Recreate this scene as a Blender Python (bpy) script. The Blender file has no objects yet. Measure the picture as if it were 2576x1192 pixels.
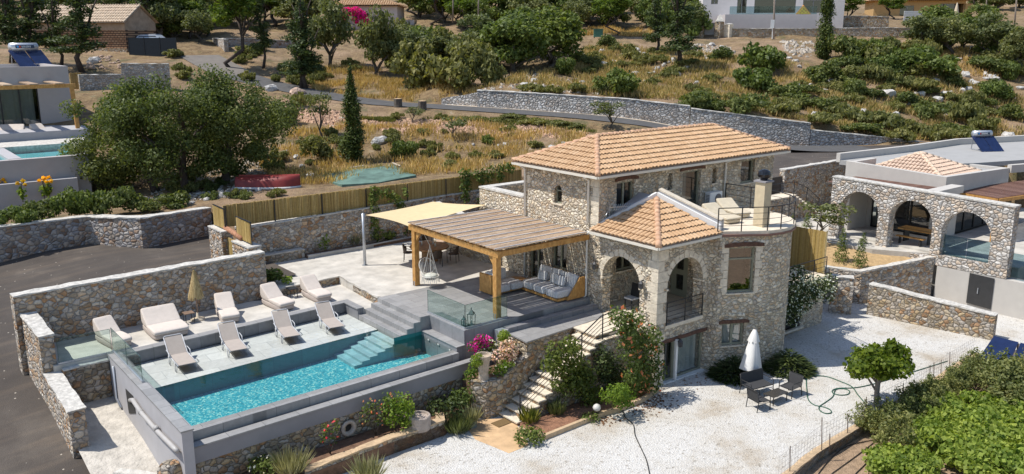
import bpy, bmesh, math, random
import numpy as np
from mathutils import Vector, Matrix
from mathutils.geometry import tessellate_polygon
SC = bpy.context.scene
COL = SC.collection
PI = math.pi
R = math.radians
# ------------------------------------------------------------------ camera numbers (also used to read ground positions off the photo)
F = 2155.0; PITCH = math.atan(500/2155.); CX, CY, H = 1287.5, 596.0, 11.0
ANG = R(51.5)
FW = (math.cos(ANG), math.sin(ANG)); RT = (math.sin(ANG), -math.cos(ANG))
CP, SP = math.cos(PITCH), math.sin(PITCH)
def ray(x, y):
    a = (x-CX)/F; b = -(y-CY)/F; d = CP+b*SP
    return (FW[0]*d+RT[0]*a, FW[1]*d+RT[1]*a, -SP+b*CP)
def P(x, y, z=0.0):
    r = ray(x, y); t = (z-H)/r[2]; return (r[0]*t, r[1]*t, z)
def PD(x, y, dep):
    r = ray(x, y); t = dep/(r[0]*FW[0]+r[1]*FW[1]); return (r[0]*t, r[1]*t, H+r[2]*t)
def PX(x, y, X):
    r = ray(x, y); t = X/r[0]; return (X, r[1]*t, H+r[2]*t)
def PY(x, y, Y):
    r = ray(x, y); t = Y/r[1]; return (r[0]*t, Y, H+r[2]*t)
def dep(p): return p[0]*FW[0]+p[1]*FW[1]
def T(c, r, zx, zy): return (643.7*c+zx/3, 397.3*r+zy/3)
def S1(x, y): return (817.3+x*.22155, 678.9+y*.22155)
def S2(x, y): return (1194.4+x*.22155, 628.7+y*.22155)
def S3(x, y): return (1603.1+x*.22155, 597.2+y*.22155)
def S5(x, y): return (1194.4+x*.22155, 804.7+y*.22155)
def S6(x, y): return (1791.7+x*.22155, 785.8+y*.22155)
def S7(x, y): return (125.7+x*.22155, 754.4+y*.22155)
def S8(x, y): return (314.3+x*.2195, 930.4+y*.2195)
def S9(x, y): return (1194.4+x*.22155, 402.3+y*.22155)
def S10(x, y): return (1634.5+x*.25315, 301.8+y*.25315)
def S11(x, y): return (1886.0+x*.21096, 377.2+y*.21096)
# ------------------------------------------------------------------ object helpers
def tag(o, label=None, cat=None, group=None, kind=None):
    if label: o['label'] = label
    if cat: o['category'] = cat
    if group: o['group'] = group
    if kind: o['kind'] = kind
    return o
def thing(name, label, cat, loc=(0, 0, 0), rz=0.0, group=None):
    o = bpy.data.objects.new(name, None); COL.objects.link(o)
    o.location = loc; o.rotation_euler = (0, 0, rz); o.empty_display_size = .2
    return tag(o, label, cat, group)
def link(name, me, parent=None, loc=(0, 0, 0), rz=0.0, sc=1.0):
    o = bpy.data.objects.new(name, me); COL.objects.link(o)
    o.location = loc; o.rotation_euler = (0, 0, rz)
    o.scale = (sc, sc, sc) if not isinstance(sc, tuple) else sc
    if parent: o.parent = parent
    return o
def kids(o): return [c for c in bpy.data.objects if c.parent == o]
def copy_tree(o, parent=None, ch=None):
    c = o.copy(); COL.objects.link(c); c.parent = parent
    for k in list(o.children): copy_tree(k, c)
    return c
def dup(o, loc, rz=0.0, sc=None, label=None, group=None):
    c = copy_tree(o); c.location = loc; c.rotation_euler = (0, 0, rz)
    if sc is not None: c.scale = sc if isinstance(sc, tuple) else (sc, sc, sc)
    if label: c['label'] = label
    if group: c['group'] = group
    return c
class MB:
    def __init__(s, off=(0, 0, 0)): s.v = []; s.f = []; s.m = []; s.off = off
    def add(s, vs, fs, mi=0):
        n = len(s.v); ox, oy, oz = s.off
        s.v += [(a[0]-ox, a[1]-oy, a[2]-oz) for a in vs]
        s.f += [tuple(i+n for i in f) for f in fs]; s.m += [mi]*len(fs)
        return s
    def prism(s, poly, z0, z1, mi=0, z1s=None, z0s=None):
        n = len(poly)
        ar = sum(poly[i][0]*poly[(i+1) % n][1]-poly[(i+1) % n][0]*poly[i][1] for i in range(n))
        if ar < 0:
            poly = poly[::-1]
            z1s = z1s[::-1] if z1s else None; z0s = z0s[::-1] if z0s else None
        b = [(p[0], p[1], z0s[i] if z0s else z0) for i, p in enumerate(poly)]
        t = [(p[0], p[1], z1s[i] if z1s else z1) for i, p in enumerate(poly)]
        fs = [(i, (i+1) % n, n+(i+1) % n, n+i) for i in range(n)]
        fs += [tuple(range(n-1, -1, -1)), tuple(range(n, 2*n))]
        return s.add(b+t, fs, mi)
    def box(s, x0, y0, z0, x1, y1, z1, mi=0):
        return s.prism([(x0, y0), (x1, y0), (x1, y1), (x0, y1)], min(z0, z1), max(z0, z1), mi)
    def obox(s, c, sx, sy, sz, rz=0.0, rx=0.0, ry=0.0, mi=0):
        M = Matrix.Rotation(rz, 4, 'Z') @ Matrix.Rotation(ry, 4, 'Y') @ Matrix.Rotation(rx, 4, 'X')
        vs = []
        for dx, dy, dz in ((-1, -1, -1), (1, -1, -1), (1, 1, -1), (-1, 1, -1), (-1, -1, 1), (1, -1, 1), (1, 1, 1), (-1, 1, 1)):
            p = M @ Vector((dx*sx/2, dy*sy/2, dz*sz/2)); vs.append((c[0]+p.x, c[1]+p.y, c[2]+p.z))
        return s.add(vs, [(0, 3, 2, 1), (4, 5, 6, 7), (0, 1, 5, 4), (1, 2, 6, 5), (2, 3, 7, 6), (3, 0, 4, 7)], mi)
    def bar(s, a, b, w, h=None, mi=0):
        h = h or w; a = Vector(a); b = Vector(b); d = (b-a)
        if d.length < 1e-6: return s
        d.normalize(); up = Vector((0, 0, 1))
        if abs(d.z) > .98: up = Vector((1, 0, 0))
        u = d.cross(up).normalized(); v = u.cross(d).normalized()
        vs = []
        for q in (a, b):
            for su, sv in ((-1, -1), (1, -1), (1, 1), (-1, 1)): vs.append(tuple(q+u*su*w/2+v*sv*h/2))
        return s.add(vs, [(0, 1, 2, 3), (7, 6, 5, 4), (0, 4, 5, 1), (1, 5, 6, 2), (2, 6, 7, 3), (3, 7, 4, 0)], mi)
    def tube(s, pts, r, n=8, mi=0, cap=True):
        pts = [Vector(p) for p in pts]; k = len(pts)
        rs = r if isinstance(r, (list, tuple)) else [r]*k
        vs = []; prev = None
        for i, p in enumerate(pts):
            d = (pts[min(i+1, k-1)]-pts[max(i-1, 0)]).normalized()
            if prev is None:
                up = Vector((0, 0, 1)) if abs(d.z) < .9 else Vector((1, 0, 0)); u = d.cross(up).normalized()
            else:
                u = prev-d*prev.dot(d)
                u = u.normalized() if u.length > 1e-6 else d.orthogonal().normalized()
            prev = u; v = d.cross(u)
            for j in range(n):
                a = 2*PI*j/n; vs.append(tuple(p+(u*math.cos(a)+v*math.sin(a))*rs[i]))
        fs = [(i*n+j, i*n+(j+1) % n, (i+1)*n+(j+1) % n, (i+1)*n+j) for i in range(k-1) for j in range(n)]
        if cap: fs += [tuple(range(n-1, -1, -1)), tuple((k-1)*n+j for j in range(n))]
        return s.add(vs, fs, mi)
    def lathe(s, c, prof, n=16, mi=0, wob=0.0, seed=0):
        rnd = random.Random(seed); vs = []
        for r, z in prof:
            for j in range(n):
                a = 2*PI*j/n; q = r*(1+wob*(rnd.random()-.5)); vs.append((c[0]+q*math.cos(a), c[1]+q*math.sin(a), c[2]+z))
        k = len(prof)
        fs = [(i*n+j, i*n+(j+1) % n, (i+1)*n+(j+1) % n, (i+1)*n+j) for i in range(k-1) for j in range(n)]
        fs += [tuple(range(n-1, -1, -1)), tuple((k-1)*n+j for j in range(n))]
        return s.add(vs, fs, mi)
    def wall2d(s, o, u, outer, holes, th, mi=0, n=None):
        # a vertical wall: outline and openings in (u, z) metres, thickness th along n (into the building)
        u = Vector((u[0], u[1], 0)).normalized(); o = Vector(o)
        nn = Vector((-u.y, u.x, 0)) if n is None else Vector(n)
        loops = [outer]+holes
        pts = [p for l in loops for p in l]
        tris = tessellate_polygon([[Vector((p[0], p[1], 0)) for p in l] for l in loops])
        fr = [tuple(o+u*p[0]+Vector((0, 0, p[1]))) for p in pts]
        bk = [tuple(Vector(q)+nn*th) for q in fr]; N = len(pts)
        fs = []
        for t in tris:
            a, b, c = [pts[i] for i in t]
            cr = (b[0]-a[0])*(c[1]-a[1])-(b[1]-a[1])*(c[0]-a[0])
            t = tuple(t) if cr > 0 else tuple(t[::-1])
            fs.append(t); fs.append(tuple(i+N for i in t[::-1]))
        k = 0
        for l in loops:
            m = len(l)
            ar = sum(l[i][0]*l[(i+1) % m][1]-l[(i+1) % m][0]*l[i][1] for i in range(m))
            fl = (ar > 0) == (l is outer)
            for i in range(m):
                a, b = k+i, k+(i+1) % m
                fs.append((a, a+N, b+N, b) if fl else (b, b+N, a+N, a))
            k += m
        return s.add(fr+bk, fs, mi)
    def mesh(s, name, mats, smooth=False):
        me = bpy.data.meshes.new(name); me.from_pydata(s.v, [], s.f)
        for m in (mats if isinstance(mats, (list, tuple)) else [mats]): me.materials.append(m)
        if any(s.m): me.polygons.foreach_set('material_index', s.m)
        if smooth: me.polygons.foreach_set('use_smooth', [True]*len(s.f))
        me.update(); return me
    def build(s, name, mats, parent=None, smooth=False, loc=(0, 0, 0), rz=0.0):
        return link(name, s.mesh(name, mats, smooth), parent, loc, rz)
def part(parent): return MB(tuple(parent.location))
def arch(x0, x1, zs, z0, n=12, rise=None):
    c = (x0+x1)/2; r = (x1-x0)/2; rise = rise or r
    return [(x0, z0), (x1, z0)]+[(c+r*math.cos(PI*i/n), zs+rise*math.sin(PI*i/n)) for i in range(n+1)]
def rect(x0, z0, x1, z1): return [(x0, z0), (x1, z0), (x1, z1), (x0, z1)]
# ------------------------------------------------------------------ materials
MATS = {}
def newmat(name):
    m = bpy.data.materials.new(name); m.use_nodes = True; nt = m.node_tree
    b = nt.nodes.get('Principled BSDF'); MATS[name] = m
    return m, nt, b
def nd(nt, t, **k):
    n = nt.nodes.new(t)
    for a, v in k.items():
        if a.startswith('i_'):
            key = a[2:]; n.inputs[int(key) if key.isdigit() else key.replace('_', ' ')].default_value = v
        else: setattr(n, a, v)
    return n
def c4(c): return (c[0], c[1], c[2], 1)
def ramp(nt, src, stops, interp='LINEAR'):
    r = nt.nodes.new('ShaderNodeValToRGB'); r.color_ramp.interpolation = interp
    e = r.color_ramp.elements
    while len(e) < len(stops): e.new(.5)
    for i, (p, c) in enumerate(stops):
        e[i].position = p; e[i].color = c4(c) if isinstance(c, (tuple, list)) else (c, c, c, 1)
    nt.links.new(src, r.inputs['Fac']); return r.outputs['Color']
def mixc(nt, fac, a, b, mode='MIX'):
    m = nt.nodes.new('ShaderNodeMix'); m.data_type = 'RGBA'; m.blend_type = mode
    for k, v in ((0, fac), (6, a), (7, b)):
        if hasattr(v, 'is_linked') or hasattr(v, 'links'): nt.links.new(v, m.inputs[k])
        else: m.inputs[k].default_value = v if k == 0 else c4(v)
    return m.outputs[2]
def pos(nt, obj=False, sc=None):
    s = nt.nodes.new('ShaderNodeTexCoord').outputs['Object'] if obj else nt.nodes.new('ShaderNodeNewGeometry').outputs['Position']
    if sc is None: return s
    m = nd(nt, 'ShaderNodeMapping'); m.inputs['Scale'].default_value = sc; nt.links.new(s, m.inputs['Vector']); return m.outputs[0]
def noise(nt, vec, scale, detail=4, rough=.55, out='Fac'):
    n = nd(nt, 'ShaderNodeTexNoise', i_Scale=scale, i_Detail=detail, i_Roughness=rough); nt.links.new(vec, n.inputs['Vector']); return n.outputs[out]
def bump(nt, b, h, dist, strength=1.0):
    n = nd(nt, 'ShaderNodeBump', i_Strength=strength, i_Distance=dist); nt.links.new(h, n.inputs['Height']); nt.links.new(n.outputs[0], b.inputs['Normal'])
def plain(name, col, rough=.7, var=.15, sc=6.0, metal=0.0, bmp=0.0, obj=True, spec=None, det=4):
    if name in MATS: return MATS[name]
    m, nt, b = newmat(name); p = pos(nt, obj)
    f = noise(nt, p, sc, det)
    c = ramp(nt, f, [(.3, tuple(x*(1-var) for x in col)), (.7, tuple(min(1, x*(1+var)) for x in col))])
    nt.links.new(c, b.inputs['Base Color']); b.inputs['Roughness'].default_value = rough; b.inputs['Metallic'].default_value = metal
    if spec is not None: b.inputs['Specular IOR Level'].default_value = spec
    if bmp: bump(nt, b, noise(nt, p, sc*3, 4), bmp)
    return m
def stone(name, scale, cols, mortar, width=.06, bmp=.05, distort=.25, stain=None, zs=1.25):
    m, nt, b = newmat(name); p = pos(nt, False, (1, 1, zs))
    nz = nd(nt, 'ShaderNodeTexNoise', i_Scale=scale*.9, i_Detail=3); nt.links.new(p, nz.inputs['Vector'])
    ad = nd(nt, 'ShaderNodeMixRGB', blend_type='LINEAR_LIGHT'); ad.inputs[0].default_value = distort/scale*1.2
    nt.links.new(p, ad.inputs[1]); nt.links.new(nz.outputs['Color'], ad.inputs[2])
    v1 = nd(nt, 'ShaderNodeTexVoronoi', feature='F1', i_Scale=scale); nt.links.new(ad.outputs[0], v1.inputs['Vector'])
    v2 = nd(nt, 'ShaderNodeTexVoronoi', feature='DISTANCE_TO_EDGE', i_Scale=scale); nt.links.new(ad.outputs[0], v2.inputs['Vector'])
    sep = nd(nt, 'ShaderNodeSeparateColor'); nt.links.new(v1.outputs['Color'], sep.inputs[0])
    n = len(cols)
    col = ramp(nt, sep.outputs[0], [((i+.0)/n, c) for i, c in enumerate(cols)], 'CONSTANT')
    br = ramp(nt, sep.outputs[1], [(0, .68), (1, 1.2)])
    col = mixc(nt, 1.0, col, br, 'MULTIPLY')
    fine = noise(nt, p, 14, 5, .7)
    col = mixc(nt, .55, col, ramp(nt, fine, [(.3, (.55, .5, .45)), (.65, (1.0, 1.0, 1.0))]), 'MULTIPLY')
    big = noise(nt, p, .7, 3)
    col = mixc(nt, .35, col, ramp(nt, big, [(.35, (.72, .7, .68)), (.65, (1, 1, 1))]), 'MULTIPLY')
    mk = ramp(nt, v2.outputs['Distance'], [(width*.35, 0.0), (width, 1.0)])
    col = mixc(nt, mk, mortar, col)
    nt.links.new(col, b.inputs['Base Color']); b.inputs['Roughness'].default_value = .92; b.inputs['Specular IOR Level'].default_value = .2
    hgt = ramp(nt, v2.outputs['Distance'], [(0, 0.0), (width*1.2, .55), (.3, 1.0)])
    hh = nd(nt, 'ShaderNodeMath', operation='MULTIPLY_ADD'); nt.links.new(fine, hh.inputs[0]); hh.inputs[1].default_value = .35; nt.links.new(hgt, hh.inputs[2])
    bump(nt, b, hh.outputs[0], bmp)
    return m
def tiles(name, col, sx, sy, joint, rough=.6, rot=0.0, var=.12, jw=.012):
    m, nt, b = newmat(name)
    g = nt.nodes.new('ShaderNodeNewGeometry'); mp = nd(nt, 'ShaderNodeMapping'); mp.inputs['Rotation'].default_value = (0, 0, rot)
    nt.links.new(g.outputs['Position'], mp.inputs['Vector'])
    # mixing the height into the second axis keeps joints on risers too
    s = nd(nt, 'ShaderNodeSeparateXYZ'); nt.links.new(mp.outputs[0], s.inputs[0])
    cb = nd(nt, 'ShaderNodeCombineXYZ'); nt.links.new(s.outputs[0], cb.inputs[0]); nt.links.new(s.outputs[1], cb.inputs[1])
    br = nd(nt, 'ShaderNodeTexBrick', i_Scale=1.0, i_Mortar_Size=jw, i_Brick_Width=sx, i_Row_Height=sy, i_Mortar_Smooth=.3, i_Bias=0.0)
    br.inputs['Color1'].default_value = c4([x*(1-var) for x in col]); br.inputs['Color2'].default_value = c4([x*(1+var) for x in col]); br.inputs['Mortar'].default_value = c4(joint)
    nt.links.new(cb.outputs[0], br.inputs['Vector'])
    f = noise(nt, g.outputs['Position'], 5, 6, .65)
    c = mixc(nt, .6, br.outputs['Color'], ramp(nt, f, [(.3, (.72, .72, .72)), (.7, (1.08, 1.08, 1.08))]), 'MULTIPLY')
    nt.links.new(c, b.inputs['Base Color']); b.inputs['Roughness'].default_value = rough
    bump(nt, b, f, .01, .6)
    return m
def leaf(name, dark, light, trans=.35, rough=.55, nsc=1.2):
    if name in MATS: return MATS[name]
    m, nt, b = newmat(name)
    g = nt.nodes.new('ShaderNodeNewGeometry'); oi = nt.nodes.new('ShaderNodeObjectInfo')
    c = ramp(nt, g.outputs['Random Per Island'], [(0.05, dark), (.95, light)])
    f = noise(nt, g.outputs['Position'], nsc, 3)
    c = mixc(nt, .7, c, ramp(nt, f, [(.3, (.68, .72, .66)), (.7, (1.3, 1.24, 1.1))]), 'MULTIPLY')
    c = mixc(nt, .5, c, ramp(nt, oi.outputs['Random'], [(0, (.9, .98, .9)), (1, (1.5, 1.36, 1.1))]), 'MULTIPLY')
    nt.links.new(c, b.inputs['Base Color']); b.inputs['Roughness'].default_value = rough; b.inputs['Specular IOR Level'].default_value = .25
    tr = nt.nodes.new('ShaderNodeBsdfTranslucent'); tc = mixc(nt, 1.0, c, (1.3, 1.35, .6), 'MULTIPLY'); nt.links.new(tc, tr.inputs['Color'])
    mx = nt.nodes.new('ShaderNodeMixShader'); mx.inputs[0].default_value = trans
    nt.links.new(b.outputs[0], mx.inputs[1]); nt.links.new(tr.outputs[0], mx.inputs[2])
    out = nt.nodes['Material Output']; nt.links.new(mx.outputs[0], out.inputs['Surface'])
    return m
def islandmat(name, cols, rough=.7, metal=0.0):
    m, nt, b = newmat(name); g = nt.nodes.new('ShaderNodeNewGeometry')
    n = len(cols); c = ramp(nt, g.outputs['Random Per Island'], [(i/(n-1), q) for i, q in enumerate(cols)])
    f = noise(nt, g.outputs['Position'], 9, 4)
    c = mixc(nt, .5, c, ramp(nt, f, [(.3, (.7, .7, .7)), (.7, (1.15, 1.15, 1.15))]), 'MULTIPLY')
    nt.links.new(c, b.inputs['Base Color']); b.inputs['Roughness'].default_value = rough; b.inputs['Metallic'].default_value = metal
    return m
def glass(name, tint=(.8, .92, .9), refl=.9, ior=1.45, rough=.0, alpha=1.0):
    m, nt, b = newmat(name); nt.nodes.remove(b)
    t = nt.nodes.new('ShaderNodeBsdfTransparent'); t.inputs[0].default_value = c4(tint)
    g = nt.nodes.new('ShaderNodeBsdfGlossy'); g.inputs['Roughness'].default_value = rough; g.inputs[0].default_value = c4((refl, refl, refl))
    lw = nd(nt, 'ShaderNodeLayerWeight', i_Blend=.5); f0 = ((ior-1)/(ior+1))**2
    pw = nd(nt, 'ShaderNodeMath', operation='POWER'); nt.links.new(lw.outputs['Facing'], pw.inputs[0]); pw.inputs[1].default_value = 4.0
    f = nd(nt, 'ShaderNodeMath', operation='MULTIPLY_ADD'); nt.links.new(pw.outputs[0], f.inputs[0]); f.inputs[1].default_value = (1-f0)*.8; f.inputs[2].default_value = f0
    mx = nt.nodes.new('ShaderNodeMixShader'); nt.links.new(f.outputs[0], mx.inputs[0]); nt.links.new(t.outputs[0], mx.inputs[1]); nt.links.new(g.outputs[0], mx.inputs[2])
    nt.links.new(mx.outputs[0], nt.nodes['Material Output'].inputs['Surface'])
    return m
M_wall = stone('boundary_stone', 4.5, [(.52, .44, .35), (.56, .40, .26), (.62, .55, .47), (.53, .48, .43), (.66, .52, .38), (.50, .31, .18), (.72, .66, .57), (.60, .54, .48)], (.43, .405, .38), .05, .08)
M_wallb = stone('drive_stone', 3.6, [(.42, .36, .31), (.46, .33, .24), (.50, .46, .43), (.44, .42, .42), (.48, .40, .33), (.36, .25, .18), (.55, .51, .47)], (.34, .33, .34), .05, .08)
M_brown = stone('brown_stone', 4.5, [(.46, .38, .28), (.52, .40, .25), (.50, .44, .37), (.40, .34, .26), (.58, .49, .36), (.46, .29, .17), (.54, .49, .43)], (.33, .29, .24), .05, .09)
M_house = stone('house_stone', 5.2, [(.84, .75, .60), (.78, .68, .53), (.87, .80, .67), (.72, .63, .51), (.82, .70, .53), (.86, .77, .61), (.68, .61, .52), (.78, .61, .43)], (.72, .63, .49), .05, .10, .4)
M_road = stone('road_wall_stone', 3.4, [(.66, .64, .61), (.72, .70, .67), (.60, .56, .52), (.68, .60, .53), (.74, .72, .70), (.56, .53, .50)], (.30, .29, .28), .06, .13, .3)
M_villa = stone('villa_stone', 4.6, [(.64, .60, .55), (.70, .67, .63), (.60, .52, .44), (.66, .55, .44), (.72, .70, .67), (.58, .55, .52)], (.40, .37, .33), .045, .09, .1)
M_quoin = plain('quoin_stone', (.66, .58, .46), .9, .2, 5, bmp=.03, obj=False)
M_cap = plain('wall_cap_lime', (.53, .505, .46), .9, .3, 6, bmp=.03, obj=False)
M_conc = plain('stamped_concrete', (.50, .47, .42), .85, .22, 1.3, bmp=.02, obj=False, det=8)
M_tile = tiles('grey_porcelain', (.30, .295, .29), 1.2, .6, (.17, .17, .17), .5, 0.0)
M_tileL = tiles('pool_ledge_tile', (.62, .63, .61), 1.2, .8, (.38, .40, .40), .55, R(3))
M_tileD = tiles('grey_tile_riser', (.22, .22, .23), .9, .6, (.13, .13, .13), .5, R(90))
M_plast = plain('grey_plaster', (.40, .39, .40), .9, .05, 2, obj=False)
M_plastd = plain('dark_grey_plaster', (.26, .25, .26), .9, .06, 2, obj=False)
M_gravel, _nt, _b = newmat('white_gravel')
_p = pos(_nt); _v = nd(_nt, 'ShaderNodeTexVoronoi', i_Scale=15.0); _nt.links.new(_p, _v.inputs['Vector'])
_s = nd(_nt, 'ShaderNodeSeparateColor'); _nt.links.new(_v.outputs['Color'], _s.inputs[0])
_c = ramp(_nt, _s.outputs[0], [(0, (.30, .275, .24)), (.06, (.50, .48, .445)), (.5, (.55, .53, .495)), (1, (.60, .585, .555))])
_c = mixc(_nt, .75, _c, ramp(_nt, noise(_nt, _p, .4, 6, .65), [(.32, (.66, .56, .43)), (.44, (.9, .87, .82)), (.56, (1, 1, 1))]), 'MULTIPLY')
_nt.links.new(_c, _b.inputs['Base Color']); _b.inputs['Roughness'].default_value = .95; bump(_nt, _b, _v.outputs['Distance'], .03)
M_asph, _nt, _b = newmat('asphalt')
_p = pos(_nt); _f = noise(_nt, _p, .35, 6, .6); _g = noise(_nt, _p, 30, 3); _st = noise(_nt, pos(_nt, False, (.12, 1.3, 1)), 1.5, 5)
_c = ramp(_nt, _f, [(.3, (.048, .039, .033)), (.55, (.072, .059, .049)), (.75, (.125, .105, .087))])
_c = mixc(_nt, .5, _c, ramp(_nt, _g, [(.35, (.75, .75, .75)), (.68, (1.3, 1.28, 1.25))]), 'MULTIPLY')
_c = mixc(_nt, .5, _c, ramp(_nt, _st, [(.5, (1, 1, 1)), (.72, (1.9, 1.75, 1.55))]), 'MULTIPLY')
_v = nd(_nt, 'ShaderNodeTexVoronoi', i_Scale=2.2); _nt.links.new(_p, _v.inputs['Vector'])
_c = mixc(_nt, ramp(_nt, _v.outputs['Distance'], [(.05, 1.0), (.085, 0.0)]), _c, (.42, .37, .31))
_nt.links.new(_c, _b.inputs['Base Color']); _b.inputs['Roughness'].default_value = .9; bump(_nt, _b, _g, .02)
M_road_asph = plain('road_asphalt', (.085, .082, .08), .9, .2, 2, bmp=.01, obj=False)
M_soil = plain('garden_soil', (.16, .09, .055), .95, .35, 4, bmp=.05, obj=False)
M_tilled = plain('tilled_earth', (.34, .235, .15), .95, .25, 6, bmp=.06, obj=False)
M_black = plain('black_metal', (.02, .02, .022), .45, .1, 5)
M_white = plain('white_paint', (.75, .75, .73), .5, .05, 3)
M_grey_m = plain('galvanised_steel', (.45, .47, .5), .4, .1, 6, .6)
M_wood, _nt, _b = newmat('honey_wood')
_p = pos(_nt, False, (1, 1, .6)); _f = noise(_nt, _p, 9, 5)
_nt.links.new(ramp(_nt, _f, [(.3, (.36, .17, .045)), (.55, (.52, .27, .075)), (.75, (.60, .35, .12))]), _b.inputs['Base Color']); _b.inputs['Roughness'].default_value = .6
M_darkwood = plain('old_brown_timber', (.105, .052, .035), .85, .35, 8, bmp=.02)
M_frame = plain('sage_frame', (.27, .27, .20), .55, .06, 4)
M_dark = plain('dark_interior', (.03, .028, .026), .9, .3, 1.5)
M_room = plain('dim_room', (.12, .11, .10), .9, .3, 1.0)
M_pane = glass('window_pane', (.45, .5, .5), 1.0, 1.9)
M_pane2 = glass('clear_pane', (.72, .78, .78), 1.0, 2.6)
M_glass = glass('rail_glass', (.80, .88, .86), .9, 1.35)
M_glassb = glass('frosted_rail_glass', (.60, .71, .74), .9, 1.5, .1)
M_fabric = plain('cream_canvas', (.62, .545, .48), .95, .05, 5, bmp=.01)
M_greyfab = plain('grey_cushion', (.58, .575, .57), .95, .2, 14)
M_sand = plain('sand_render', (.56, .47, .32), .9, .1, 5, obj=False)
M_travert = plain('travertine', (.66, .58, .46), .8, .12, 6, obj=False, bmp=.01)
M_rock = plain('limestone_rock', (.50, .48, .45), .95, .35, 2.2, bmp=.08)
M_rockr = plain('reddish_rock', (.46, .33, .25), .95, .35, 2.2, bmp=.08)
M_bark = plain('grey_bark', (.10, .085, .07), .95, .35, 6, bmp=.04)
M_barkd = plain('dark_bark', (.065, .048, .038), .95, .35, 6, bmp=.04)
M_reed = islandmat('bamboo_reed', [(.30, .19, .055), (.42, .29, .09), (.50, .36, .14), (.36, .24, .08)])
M_mat = islandmat('reed_roof', [(.33, .22, .14), (.46, .33, .22), (.60, .46, .32), (.40, .27, .17), (.53, .40, .27)])
M_tileroof, _nt, _b = newmat('terracotta_tiles')
_g = _nt.nodes.new('ShaderNodeNewGeometry'); _p = _g.outputs['Position']
_c = ramp(_nt, _g.outputs['Random Per Island'], [(0, (.50, .315, .17)), (.3, (.53, .34, .19)), (.7, (.555, .365, .21)), (1, (.59, .405, .245))])
_c = mixc(_nt, .5, _c, ramp(_nt, noise(_nt, _p, 6, 5), [(.3, (.75, .7, .66)), (.65, (1.08, 1.06, 1.03))]), 'MULTIPLY')
_nt.links.new(_c, _b.inputs['Base Color']); _b.inputs['Roughness'].default_value = .85; bump(_nt, _b, noise(_nt, _p, 20, 4), .008)
M_ridge = plain('ridge_tile_clay', (.54, .33, .21), .85, .25, 5, bmp=.01)
# leaves
L_olive = leaf('olive_leaf', (.075, .095, .04), (.20, .215, .10))
L_dark = leaf('dark_leaf', (.03, .05, .02), (.095, .125, .045), .3)
L_green = leaf('green_leaf', (.06, .09, .025), (.165, .21, .06))
L_bright = leaf('bright_leaf', (.09, .16, .022), (.25, .33, .06), .45)
L_carob = leaf('carob_leaf', (.055, .08, .025), (.175, .20, .07))
L_scrub = leaf('scrub_leaf', (.10, .11, .04), (.25, .245, .10))
L_grass = leaf('dry_grass', (.34, .235, .105), (.55, .41, .215), .3, .9, .5)
L_weed = leaf('weed_green', (.12, .13, .04), (.27, .255, .09), .3, .9, .5)
L_cyp = leaf('cypress_leaf', (.025, .048, .014), (.12, .15, .04), .25)
L_lav = leaf('lavender_leaf', (.15, .155, .10), (.34, .33, .22), .3)
L_pink = leaf('pink_petal', (.72, .46, .45), (.88, .68, .66), .3)
L_coral = leaf('coral_petal', (.80, .20, .12), (.9, .38, .24), .4)
L_magenta = leaf('magenta_petal', (.55, .015, .28), (.85, .04, .5), .4)
L_whitef = leaf('white_petal', (.75, .74, .7), (.9, .9, .88), .3)
L_yellow = leaf('yellow_petal', (.75, .42, .01), (.9, .6, .03), .4)
L_red = leaf('red_petal', (.6, .03, .06), (.75, .1, .14), .4)
# ------------------------------------------------------------------ leaves as real little faces
def leafdata(clumps, n, size, seed, aspect=.55, shell=.5, up=0.0):
    rng = np.random.default_rng(seed); cl = np.array(clumps, float)
    w = (cl[:, 3]*cl[:, 4]+cl[:, 4]*cl[:, 5]+cl[:, 3]*cl[:, 5]); w /= w.sum()
    k = rng.choice(len(cl), n, p=w); d = rng.normal(size=(n, 3)); d /= np.linalg.norm(d, axis=1)[:, None]
    r = 1-shell*rng.random(n)**1.4*1.2
    p = cl[k, :3]+d*r[:, None]*cl[k, 3:6]
    nr = d*.7+rng.normal(size=(n, 3))*.6+np.array([0, 0, .25]); nr /= np.linalg.norm(nr, axis=1)[:, None]
    t = rng.normal(size=(n, 3))+np.array([0, 0, up]); t -= nr*(t*nr).sum(1)[:, None]; t /= np.linalg.norm(t, axis=1)[:, None]
    b = np.cross(nr, t); s = size*(.6+.7*rng.random(n))[:, None]
    v = np.stack([p+t*s*.5, p+b*s*.5*aspect, p-t*s*.5, p-b*s*.5*aspect], 1).reshape(-1, 3)
    return v
def quadmesh(name, vs, mats, mis=None):
    if isinstance(vs, list): V = np.concatenate(vs)
    else: V = vs
    nq = len(V)//4; me = bpy.data.meshes.new(name)
    me.vertices.add(len(V)); me.vertices.foreach_set('co', V.astype(np.float32).ravel())
    me.loops.add(nq*4); me.loops.foreach_set('vertex_index', np.arange(nq*4, dtype=np.int32))
    me.polygons.add(nq); me.polygons.foreach_set('loop_start', np.arange(0, nq*4, 4, dtype=np.int32)); me.polygons.foreach_set('loop_total', np.full(nq, 4, np.int32))
    for m in (mats if isinstance(mats, (list, tuple)) else [mats]): me.materials.append(m)
    if isinstance(vs, list) and len(vs) > 1:
        mi = np.concatenate([np.full(len(a)//4, i if mis is None else mis[i], np.int32) for i, a in enumerate(vs)]); me.polygons.foreach_set('material_index', mi)
    me.update(calc_edges=True); return me
def crown_clumps(rx, ry, rz, cz, k, seed, fr=.38, fill=.75, low=-.55):
    rnd = random.Random(seed); out = []
    while len(out) < k:
        x, y, z = rnd.uniform(-1, 1), rnd.uniform(-1, 1), rnd.uniform(low, 1)
        q = x*x+y*y+z*z
        if q > 1 or q < .12: continue
        s = fr*rnd.uniform(.65, 1.25)
        out.append((x*rx*fill, y*ry*fill, cz+z*rz*fill, rx*s, ry*s, rz*s*.85))
    return out
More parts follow.
